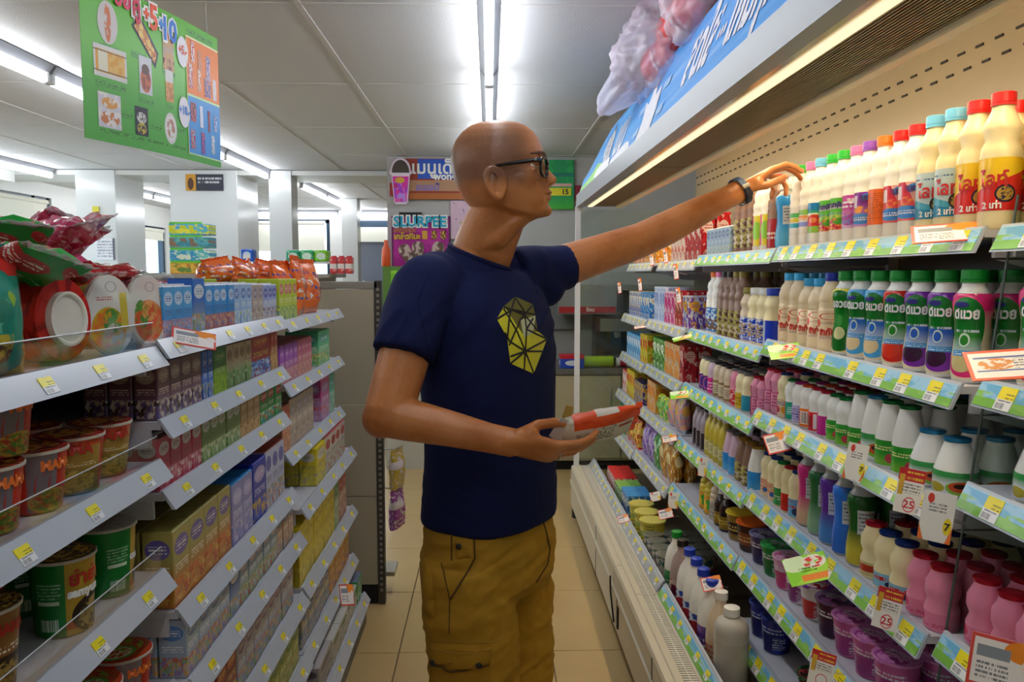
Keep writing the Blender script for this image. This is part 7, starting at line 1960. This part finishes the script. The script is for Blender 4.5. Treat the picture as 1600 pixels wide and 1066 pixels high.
# lips
lp = H(hx(856, 306), 0, hz(306.5)) - ROOT
vd = nt.nodes.new('ShaderNodeVectorMath')
vd.operation = 'DISTANCE'
nt.links.new(tcn.outputs['Object'], vd.inputs[0])
vd.inputs[1].default_value = lp
base = mixn(mathn('MULTIPLY', rng(vd.outputs['Value'], .020, .010), .6), base, C('a85a48'))
nt.links.new(base, pb_.inputs['Base Color'])
bp_ = nt.nodes.new('ShaderNodeBump')
bp_.inputs['Strength'].default_value = .18
bp_.inputs['Distance'].default_value = .004
nt.links.new(nz(160, 3), bp_.inputs['Height'])
nt.links.new(bp_.outputs[0], pb_.inputs['Normal'])
skin, skin_bvh = grow('body', sk, .0034, 3, sm_, ROOT)
body = obj('body', skin, man)

# ---- T-shirt
sh_ = MB()
sh_.loft([tring(z, a, b, o) for z, a, b, o in ((.903, .172, .146, .0), (.915, .175, .149, .0), (.97, .173, .146, .004), (1.05, .170, .140, .006), (1.14, .173, .138, .006), (1.22, .181, .140, .004), (1.30, .188, .141, .0), (1.37, .188, .136, -.004), (1.42, .180, .122, -.008), (1.450, .158, .106, -.01), (1.476, .125, .090, -.012), (1.488, .10, .075, -.012))])
limb(sh_, [px(690, 438, 1.80), px(661, 458, 1.735), px(645, 505, 1.70), px(630, 556, 1.668)], [.074, .0735, .069, .0655], (0, 1, 0), 24, False)
limb(sh_, [px(800, 430, 1.94), px(838, 424, 1.99), px(868, 420, 2.015), px(888, 416, 2.03)], [.066, .066, .0615, .0590], (0, .2, 1), 24, False)
ball(sh_, px(668, 446, 1.745), .070)
cn, cx_ = px(750, 403, 1.872), Vector((.36, -.08, .93)).normalized()
ca_ = (Vector((1, 0, 0)) - cx_ * cx_.x).normalized()
cb_ = cx_.cross(ca_)
def tilt(q, ra, rb):
    return [tuple(q + ca_ * ra * cos(2 * pi * j / 40) + cb_ * rb * sin(2 * pi * j / 40)) for j in range(40)]
sh_.loft([tilt(cn - cx_ * .13 + FV * .01, .12, .15), tilt(cn - cx_ * .06, .105, .125), tilt(cn - cx_ * .028, .088, .097), tilt(cn, .0775, .078)])
limb(sh_, [px(688, 437, 1.80), px(742, 436, 1.88), px(805, 424, 1.96)], [(.05, .046), (.05, .045), (.05, .050)], (0, 0, 1), 18)
ball(sh_, px(852, 447, 1.99), .052)
ball(sh_, px(833, 424, 1.975), .064)
def cloth(v):
    p = v.co
    d = .0045 * noise.noise(Vector((p.x * 9, p.y * 9, p.z * 4)))
    # drag lines from the raised shoulder across the chest, creases at the waist and elbows
    q = Vector((p.x - p.z * .8, p.y, p.z + p.x * .8))
    w_ = max(0, 1 - abs(p.z - 1.36) / .14)
    d += .005 * w_ * (1 - 2 * abs(noise.noise(Vector((q.x * 22, p.y * 6, q.z * 5)))))
    w_ = max(0, 1 - abs(p.z - 1.0) / .14)
    d += .0055 * w_ * (.5 - abs(noise.noise(Vector((p.x * 7, p.y * 7, p.z * 30 + p.x * 8)))))
    return d
m_shirt = mat('navy_cotton', '151d4c', .82, spec=.2, bump=(420, .12), var=(30, '111840'))
shirt, shirt_bvh = grow('t_shirt', sh_, .0062, 4, m_shirt, ROOT, cloth)
tee = obj('t_shirt', shirt, man)

def cast(bvh, u, v, off=.0012):
    d = (px(u, v, 1.0) - EYE).normalized()
    hit, nrm, _, _ = bvh.ray_cast(EYE, d)
    if hit is None:
        return None
    if nrm.dot(d) > 0:
        nrm = -nrm
    return hit + nrm * off - ROOT
def on_cloth(nm, bvh, quad, m, parent, off=.0015, nu=10, nv=10, thick=True):
    """panel laid on the cloth: four corners of its outline, set at the cloth's own depth"""
    g = []
    for j in range(nv + 1):
        for i in range(nu + 1):
            s, t = i / nu, j / nv
            u = (quad[0][0] * (1 - s) + quad[1][0] * s) * (1 - t) + (quad[3][0] * (1 - s) + quad[2][0] * s) * t
            v = (quad[0][1] * (1 - s) + quad[1][1] * s) * (1 - t) + (quad[3][1] * (1 - s) + quad[2][1] * s) * t
            edge = i in (0, nu) or j in (0, nv)
            g.append(cast(bvh, u, v, -.0005 if (edge and thick) else off))
    fs = []
    for j in range(nv):
        for i in range(nu):
            f = (j * (nu + 1) + i, j * (nu + 1) + i + 1, (j + 1) * (nu + 1) + i + 1, (j + 1) * (nu + 1) + i)
            if all(g[k] is not None for k in f):
                fs.append(f)
    vs = [tuple(q) if q is not None else (0, 0, 0) for q in g]
    used = sorted({k for f in fs for k in f})
    rm = {k: i for i, k in enumerate(used)}
    return obj(nm, MB().add([vs[k] for k in used], [tuple(rm[k] for k in f) for f in fs]).mesh(nm, m, True, 60), parent)
def stitch(nm, bvh, pts, m, parent, r=.0011, off=.0012, steps=8):
    path = []
    for (a, b) in zip(pts, pts[1:]):
        for k in range(steps):
            q = cast(bvh, a[0] + (b[0] - a[0]) * k / steps, a[1] + (b[1] - a[1]) * k / steps, off)
            if q is not None:
                path.append(q)
    q = cast(bvh, *pts[-1], off)
    if q is not None:
        path.append(q)
    return obj(nm, (MB().tube(path, r, 6), m), parent) if len(path) > 2 else None
# collar rib and hems
def ring_at(c, ax, up, ra, rb, r, nm, m, parent, n=40):
    c, ax, up = Vector(c), Vector(ax).normalized(), Vector(up)
    a = (up - ax * up.dot(ax)).normalized()
    b = ax.cross(a)
    pts = [c + a * ra * cos(2 * pi * k / n) + b * rb * sin(2 * pi * k / n) - ROOT for k in range(n + 1)]
    return obj(nm, (MB().tube(pts, r, 8, cap=False), m), parent)
m_rib = mat('navy_rib', '121945', .85, spec=.2)
ring_at(px(750, 402.5, 1.872), (.36, -.08, .93), (1, 0, 0), .0765, .077, .0058, 'collar', m_rib, tee)
# chest print: yellow cut-stone shape crossed by dark lines
m_emb = pmat('emblem_yellow', 'e2da30', [('noi', 5, 5, .66, 'beb428')], 'box', .45)
m_embd = mat('emblem_olive', '6c6620', .5)
m_emw = mat('emblem_grey', 'c4c49c', .5)
m_eml = mat('emblem_line', '14131a', .6)
emb = None
O_ = [(804, 464), (832, 476), (840, 518), (854, 530), (833, 584), (797, 568), (792, 528), (776, 499), (787, 479)]
cen = (816, 522)
for k in range(len(O_)):
    a, b = O_[k], O_[(k + 1) % len(O_)]
    m1, m2 = ((cen[0] + a[0]) / 2, (cen[1] + a[1]) / 2), ((cen[0] + b[0]) / 2, (cen[1] + b[1]) / 2)
    p = on_cloth('print_facet', shirt_bvh, [a, b, cen, cen], m_embd if k in (0, 1, 8) else m_emb, tee, .0014, 6, 8, False)
on_cloth('print_facet', shirt_bvh, [(812, 500), (836, 494), (832, 520), (818, 528)], m_emw, tee, .0018, 5, 5, False)
W_ = (820, 549)
for pts in ([W_, (796, 534), (788, 520)], [W_, (797, 557)], [W_, (797, 568)], [W_, (833, 583)], [W_, (847, 549)], [W_, (853, 531)], [W_, (822, 515), (832, 498)], [W_, (808, 520), (786, 482)], [W_, (818, 580)],
            [(804, 465), (796, 492), (792, 527)], [(776, 499), (800, 484), (835, 492)], [(832, 476), (812, 500), (795, 540)], [(787, 480), (818, 492), (840, 518)], [(804, 465), (818, 486), (822, 515), (854, 530)]):
    stitch('print_line', shirt_bvh, pts, m_eml, tee, .0025, .0010, 6)
# sleeve and bottom hem stitching
stitch('hem_stitch', shirt_bvh, [(662, 812), (700, 828), (740, 832), (790, 823), (840, 803), (866, 790)], m_rib, tee, .001, .0006, 8)
stitch('shoulder_seam', shirt_bvh, [(672, 425), (652, 470), (668, 540), (676, 560)], m_rib, tee, .0012, .0004, 8)
stitch('shoulder_seam', shirt_bvh, [(808, 398), (826, 420), (840, 460)], m_rib, tee, .0012, .0004, 8)

# ---- cargo shorts
st_ = MB()
st_.loft([tring(z, a, b, o) for z, a, b, o in ((.955, .150, .122, 0), (.92, .158, .130, 0), (.87, .166, .140, -.002), (.82, .172, .143, -.004), (.77, .170, .138, -.002), (.735, .14, .11, 0))])
for hp, f in ((hipR, 0), (hipL, 0)):
    c = hp.copy()
    limb(st_, [c + Vector((0, 0, .02)), c + Vector((0, 0, -.06)), c + Vector((.004, 0, -.16)), c + Vector((.006, 0, -.27)), c + Vector((.006, 0, -.345))], [.104, .107, .104, .101, .100], (0, 1, 0), 26, False)
def cloth2(v):
    p = v.co
    d = .008 * noise.noise(Vector((p.x * 8, p.y * 8, p.z * 6)))
    d += .011 * (.45 - abs(noise.noise(Vector((p.x * 5 + p.z * 6, p.y * 5, p.z * 26 - p.x * 14)))))
    d += .0035 * noise.noise(Vector((p.x * 40, p.y * 40, p.z * 55)))
    d += .006 * (.4 - abs(noise.noise(Vector((p.x * 12 - p.z * 9, p.y * 9, p.z * 11 + p.x * 6)))))
    return d
m_short = mat('mustard_cotton', 'c29430', .85, spec=.2, bump=(300, .15), var=(16, 'a67a22'))
shorts_me, shorts_bvh = grow('shorts', st_, .0065, 4, m_short, ROOT, cloth2)
sho = obj('shorts', shorts_me, man)
m_seamd = mat('shorts_seam', '5a4018', .85)
m_seaml = mat('shorts_stitch', 'b08a3a', .85)
m_pock = mat('shorts_pocket', 'b88a2a', .85, spec=.2, bump=(300, .15), var=(20, 'a07420'))
stitch('fly_seam', shorts_bvh, [(847, 812), (853, 830), (859, 858), (855, 882), (838, 910)], m_seamd, sho, .0018)
stitch('pocket_seam', shorts_bvh, [(741, 842), (742, 872), (730, 895), (704, 936)], m_seamd, sho, .0022)
stitch('pocket_stitch', shorts_bvh, [(747, 842), (748, 874), (735, 900), (708, 942)], m_seaml, sho, .0008)
stitch('belt_loop', shorts_bvh, [(706, 838), (706, 876)], m_seamd, sho, .002)
stitch('side_seam', shorts_bvh, [(690, 880), (703, 936), (702, 990)], m_seamd, sho, .0013)
pk_ = on_cloth('cargo_pocket', shorts_bvh, [(671, 1022), (768, 1022), (765, 1078), (668, 1078)], m_pock, sho, .010, 12, 8)
fp_ = on_cloth('pocket_flap', shorts_bvh, [(671, 1005), (770, 1009), (766, 1042), (670, 1038)], m_pock, sho, .017, 12, 8)
stitch('flap_stitch', shorts_bvh, [(680, 1011), (720, 1015), (766, 1015)], m_seaml, sho, .0009, .0176, 8)
stitch('flap_edge', shorts_bvh, [(680, 1038), (705, 1042), (745, 1042), (762, 1039)], m_seamd, sho, .0022, .013, 8)
stitch('leg_stitch', shorts_bvh, [(674, 1000), (720, 1003), (772, 1003), (800, 990)], m_seaml, sho, .0009)
on_cloth('coin_flap', shorts_bvh, [(709, 842), (740, 842), (739, 872), (712, 876)], m_pock, sho, .005, 8, 8)
on_cloth('back_pocket', shorts_bvh, [(658, 870), (672, 872), (680, 965), (665, 962)], m_pock, sho, .010, 5, 10)
for (u, v) in ((719, 853), (684, 1028), (746, 1031)):
    q = cast(shorts_bvh, u, v, .018 if v > 1000 else .006)
    if q is not None:
        b_ = MB()
        ball(b_, q, (.0075, .0035, .0075), 10)
        obj('button', (b_, mat('button_dark', '1c1a18', .35)), sho)
# ---- shoes
for hp in (hipR, hipL):
    sh2 = MB()
    a0 = Vector((hp.x - .012, hp.y, 0))
    for_ = [(-.085, .030, .055), (-.07, .038, .085), (-.03, .040, .095), (.02, .040, .085), (.07, .044, .062), (.12, .046, .052), (.16, .040, .044), (.185, .022, .032)]
    rr = []
    for (d, hw, hh) in for_:
        c = a0 + FV * d
        rr.append([tuple(c + LV * hw * cos(2 * pi * j / 16) + Vector((0, 0, hh * .5 + hh * .5 * math.copysign(abs(sin(2 * pi * j / 16)) ** .6, sin(2 * pi * j / 16)))) - ROOT) for j in range(16)])
    sh2.loft(rr)
    so = obj('shoe', (sh2, mat('shoe_brown', '4a382a', .6)), man)
    sl2 = MB()
    rr = []
    for (d, hw, hh) in for_:
        c = a0 + FV * d * 1.02
        rr.append([tuple(c + LV * hw * 1.06 * q + Vector((0, 0, zq)) - ROOT) for q, zq in ((-1, .001), (1, .001), (1, .018), (-1, .018))])
    sl2.loft(rr)
    obj('sole', (sl2, mat('shoe_sole', 'c8c0b0', .7), False), so)

# ---- glasses, eyes, brows, watch, ring
gl = MB()
XG = hx(855, 262)
for s in (-1, 1):
    pts = []
    for k in range(25):
        a = 2 * pi * k / 24
        ca, sa = cos(a), sin(a)
        yy = s * (.037 + .0275 * math.copysign(abs(ca) ** .7, ca))
        zz = hz(266.5) + .0205 * math.copysign(abs(sa) ** .7, sa)
        pts.append(H(XG - .9 * max(0, abs(yy) - .03) ** 1.0 * .28, yy, zz) - ROOT)
    gl.tube(pts, .0034, 8, cap=False)
gl.tube([H(XG, -.0095, hz(263)) - ROOT, H(XG + .002, 0, hz(261.5)) - ROOT, H(XG, .0095, hz(263)) - ROOT], .0028, 8)
for s in (-1, 1):
    y0 = s * .066
    gl.tube([H(XG - .010, y0, hz(258)) - ROOT, H(XG - .016, s * .0765, hz(258.5)) - ROOT, H(hx(815, 255), s * .0785, hz(262)) - ROOT, H(hx(785, 258), s * .0795, hz(266)) - ROOT, H(hx(776, 263), s * .0790, hz(272)) - ROOT], [.0050, .0050, .0042, .0032, .0026], 8)
gla = obj('glasses', (gl, mat('glasses_black', '17141a', .22)), man)
for s in (-1, 1):
    lens = MB()
    pts = [H(XG - .28 * .9 * max(0, abs(s * (.037 + .0265 * math.copysign(abs(cos(a)) ** .7, cos(a)))) - .03), s * (.037 + .0265 * math.copysign(abs(cos(a)) ** .7, cos(a))), hz(266.5) + .0195 * math.copysign(abs(sin(a)) ** .7, sin(a))) - ROOT for a in [2 * pi * k / 24 for k in range(24)]]
    lens.add([tuple(p) for p in pts], [tuple(range(24))])
    obj('lens', lens.mesh('lens', clear_mat('lens_glass', 'f2f6f8', .05), False), gla)
    hg = MB()
    hg.box(-.002, .002, -.0012, .0012, -.002, .002)
    obj('hinge_dot', (hg, m_steel, False), gla, H(XG - .018, s * .081, hz(258.5)) - ROOT)
    eb = MB()
    ball(eb, H(hx(832, 264), s * .031, hz(263)) - ROOT, .0118, 14)
    ey = obj('eye', (eb, pmat('eye_print', 'e8e2dc', (), 'box', .15)), man)
    ib = MB()
    ball(ib, H(hx(832, 264) + .0088, s * .0312, hz(263.5)) - ROOT, (.0038, .0056, .0056), 10)
    obj('iris', (ib, mat('iris', '3a4a4c', .15)), ey)
    br = MB()
    br.tube([H(hx(852, 246) - .001, s * .012, hz(246.5)) - ROOT, H(hx(850, 244) , s * .028, hz(244)) - ROOT, H(hx(843, 244) + .002, s * .046, hz(244.5)) - ROOT, H(hx(834, 247), s * .058, hz(247)) - ROOT], [.0045, .0052, .0042, .0022], 8)
    obj('eyebrow', (br, mat('brow_hair', '6a4a38', .8, bump=(400, .4))), man)
# wristwatch strap seen from the buckle side
d_ = (Lw - Le).normalized()
up_ = axl[1]
wc = Lw - d_ * .006
a_ = (up_ - d_ * up_.dot(d_)).normalized()
b_v = d_.cross(a_)
def wl(ra, rb, t, w):
    """point on the strap: angle t, offset w along the arm"""
    return wc + a_ * ra * cos(t) + b_v * rb * sin(t) + d_ * w - ROOT
def band(nm, t0, t1, hw, th, m, parent, n=28, ra=.0315, rb=.0385):
    rings = []
    for k in range(n + 1):
        t = t0 + (t1 - t0) * k / n
        rings.append([tuple(wl(ra, rb, t, -hw)), tuple(wl(ra, rb, t, hw)), tuple(wl(ra + th, rb + th, t, hw)), tuple(wl(ra + th, rb + th, t, -hw))])
    return obj(nm, (MB().loft(rings), m, False), parent)
wt = band('wristwatch', 0, 2 * pi - .001, .0105, .0028, mat('strap_blue', '3a5a80', .5, bump=(200, .2)), man, 48)
sgn = 1 if b_v.z > 0 else -1
band('strap_tail', -sgn * .15, -sgn * 1.35, .0098, .0058, mat('strap_dark', '16182c', .5), wt, 14)
band('buckle', sgn * .16, -sgn * .10, .0118, .0062, m_steel, wt, 4)
band('keeper', -sgn * .55, -sgn * .72, .0112, .0078, mat('strap_dark', '16182c', .5), wt, 4)
cs = MB()
cs.lathe([(.017, .0), (.018, .002), (.018, .008), (.016, .010), (.001, .010)], 20)
cso = obj('case', (cs, m_steel), wt)
cso.rotation_mode = 'QUATERNION'
cso.rotation_quaternion = (-a_).to_track_quat('Z', 'Y')
cso.location = wl(.030, .036, pi, 0)
# ring on the right hand
rp = jr[2]
q0, q1 = rp[2].lerp(rp[3], .55), rp[3]
ax = (q1 - q0).normalized()
a2 = (axr[2] - ax * axr[2].dot(ax)).normalized()
b2 = ax.cross(a2)
rg = MB()
rg.tube([q0 + a2 * .0102 * cos(2 * pi * k / 24) + b2 * .0102 * sin(2 * pi * k / 24) - ROOT for k in range(25)], .0019, 8, cap=False)
obj('ring', (rg, mat('ring_silver', 'e4e2de', .2, metal=.6)), man)
# fingernails
for J, n_ in ((jl[4], axl), (jl[0], axl)):
    tip, pre = J[-1], J[-2]
    dd = (tip - pre).normalized()
    nn = (axl[1] if J is jl[4] else -axl[2])
    nn = (nn - dd * nn.dot(dd)).normalized()
    nb = MB()
    ball(nb, tip + nn * .0062 - dd * .001 - ROOT, (.0075, .0058, .0022), 10, Matrix((dd, nn.cross(dd), nn)).transposed())
    obj('fingernail', (nb, mat('nail', 'd8a088', .3)), man)

# ---- packet in his hand
A_, B_ = px(876, 684, 1.64), px(988, 662, 1.67)
xa = (B_ - A_).normalized()
nn = Vector((.05, -.93, -.36))
nn = (nn - xa * nn.dot(xa)).normalized()
ha = nn.cross(xa)
if ha.z < 0:
    ha = -ha
Lb = (B_ - A_).length
sn = thing('snack_packet', 'white and orange snack packet, torn open, held in his right hand', 'snack packet', A_ + xa * Lb / 2 + ha * .012)
sn.rotation_mode = 'QUATERNION'
sn.rotation_quaternion = Matrix((xa, -nn, ha)).transposed().to_quaternion()
rings = []
for k in range(15):
    s = k / 14
    x = -Lb / 2 + Lb * s
    hh = .032 + .004 * sin(pi * s)
    th = .004 + .015 * sin(pi * min(1, s * .9 + .12)) ** .6
    ring = []
    for j in range(24):
        a = 2 * pi * j / 24
        ca, sa = cos(a), sin(a)
        y = th * math.copysign(abs(ca) ** .55, ca)
        z = hh * math.copysign(abs(sa) ** .6, sa)
        w = noise.noise(Vector((x * 35, y * 40, z * 30)))
        ring.append((x + .35 * z + .002 * w, y + .003 * w, z + .0025 * w))
    rings.append(ring)
m_pkt = pmat('print_packet', 'dcd2bc', [('noi', 4, 7, .6, 'c8bca4'), ('txt', .22, .68, .18, .48, '6a6050', 5), ('ell', .62, .55, .09, .06, '6a5a40'), ('ell', .62, .55, .075, .045, 'dcd2bc'), ('rect', .74, .92, .44, .52, 'b04a34'), ('rect', .2, 1, .60, 1, 'f0551c'), ('noi', 8, 8, .55, 'e84418', (.2, 1, .60, 1)), ('rect', .48, .76, .92, 1, 'e8dccc')], 'wall', .25, coat=.3)
obj('wrapper', (MB().loft(rings), m_pkt, True, 60), sn)
sw = MB()
zz = [(Lb / 2 + .012 + .004 * noise.noise(Vector((q * 3, 1, 2))), .003 * (-1) ** q, -.03 + .066 * q / 8) for q in range(9)]
sw.loft([[(Lb / 2 - .004 + .35 * p[2], p[1] - .0008, p[2]) for p in zz] + [(Lb / 2 - .004 + .35 * p[2], p[1] + .0008, p[2]) for p in zz[::-1]], [(p[0] + .35 * p[2], p[1] - .0008, p[2]) for p in zz] + [(p[0] + .35 * p[2], p[1] + .0008, p[2]) for p in zz[::-1]]])
obj('seal_strip', (sw, mat('packet_seal', 'f2521c', .3), False), sn)
ty = MB()
ty.prism([(-Lb / 2 - .028, .004), (-Lb / 2 - .004, -.020), (-Lb / 2 + .018, .030), (-Lb / 2 + .0, .044)], 'y', -.010, -.0085)
obj('torn_flap', (ty, mat('packet_inner', 'd8d0ca', .5), False), sn)
ty = MB()
ty.prism([(-Lb / 2 - .012, -.012), (-Lb / 2 + .012, -.02), (-Lb / 2 + .032, .054), (-Lb / 2 + .016, .062)], 'y', .004, .0055)
obj('inner_card', (ty, mat('packet_card', 'b89a4a', .5), False), sn)
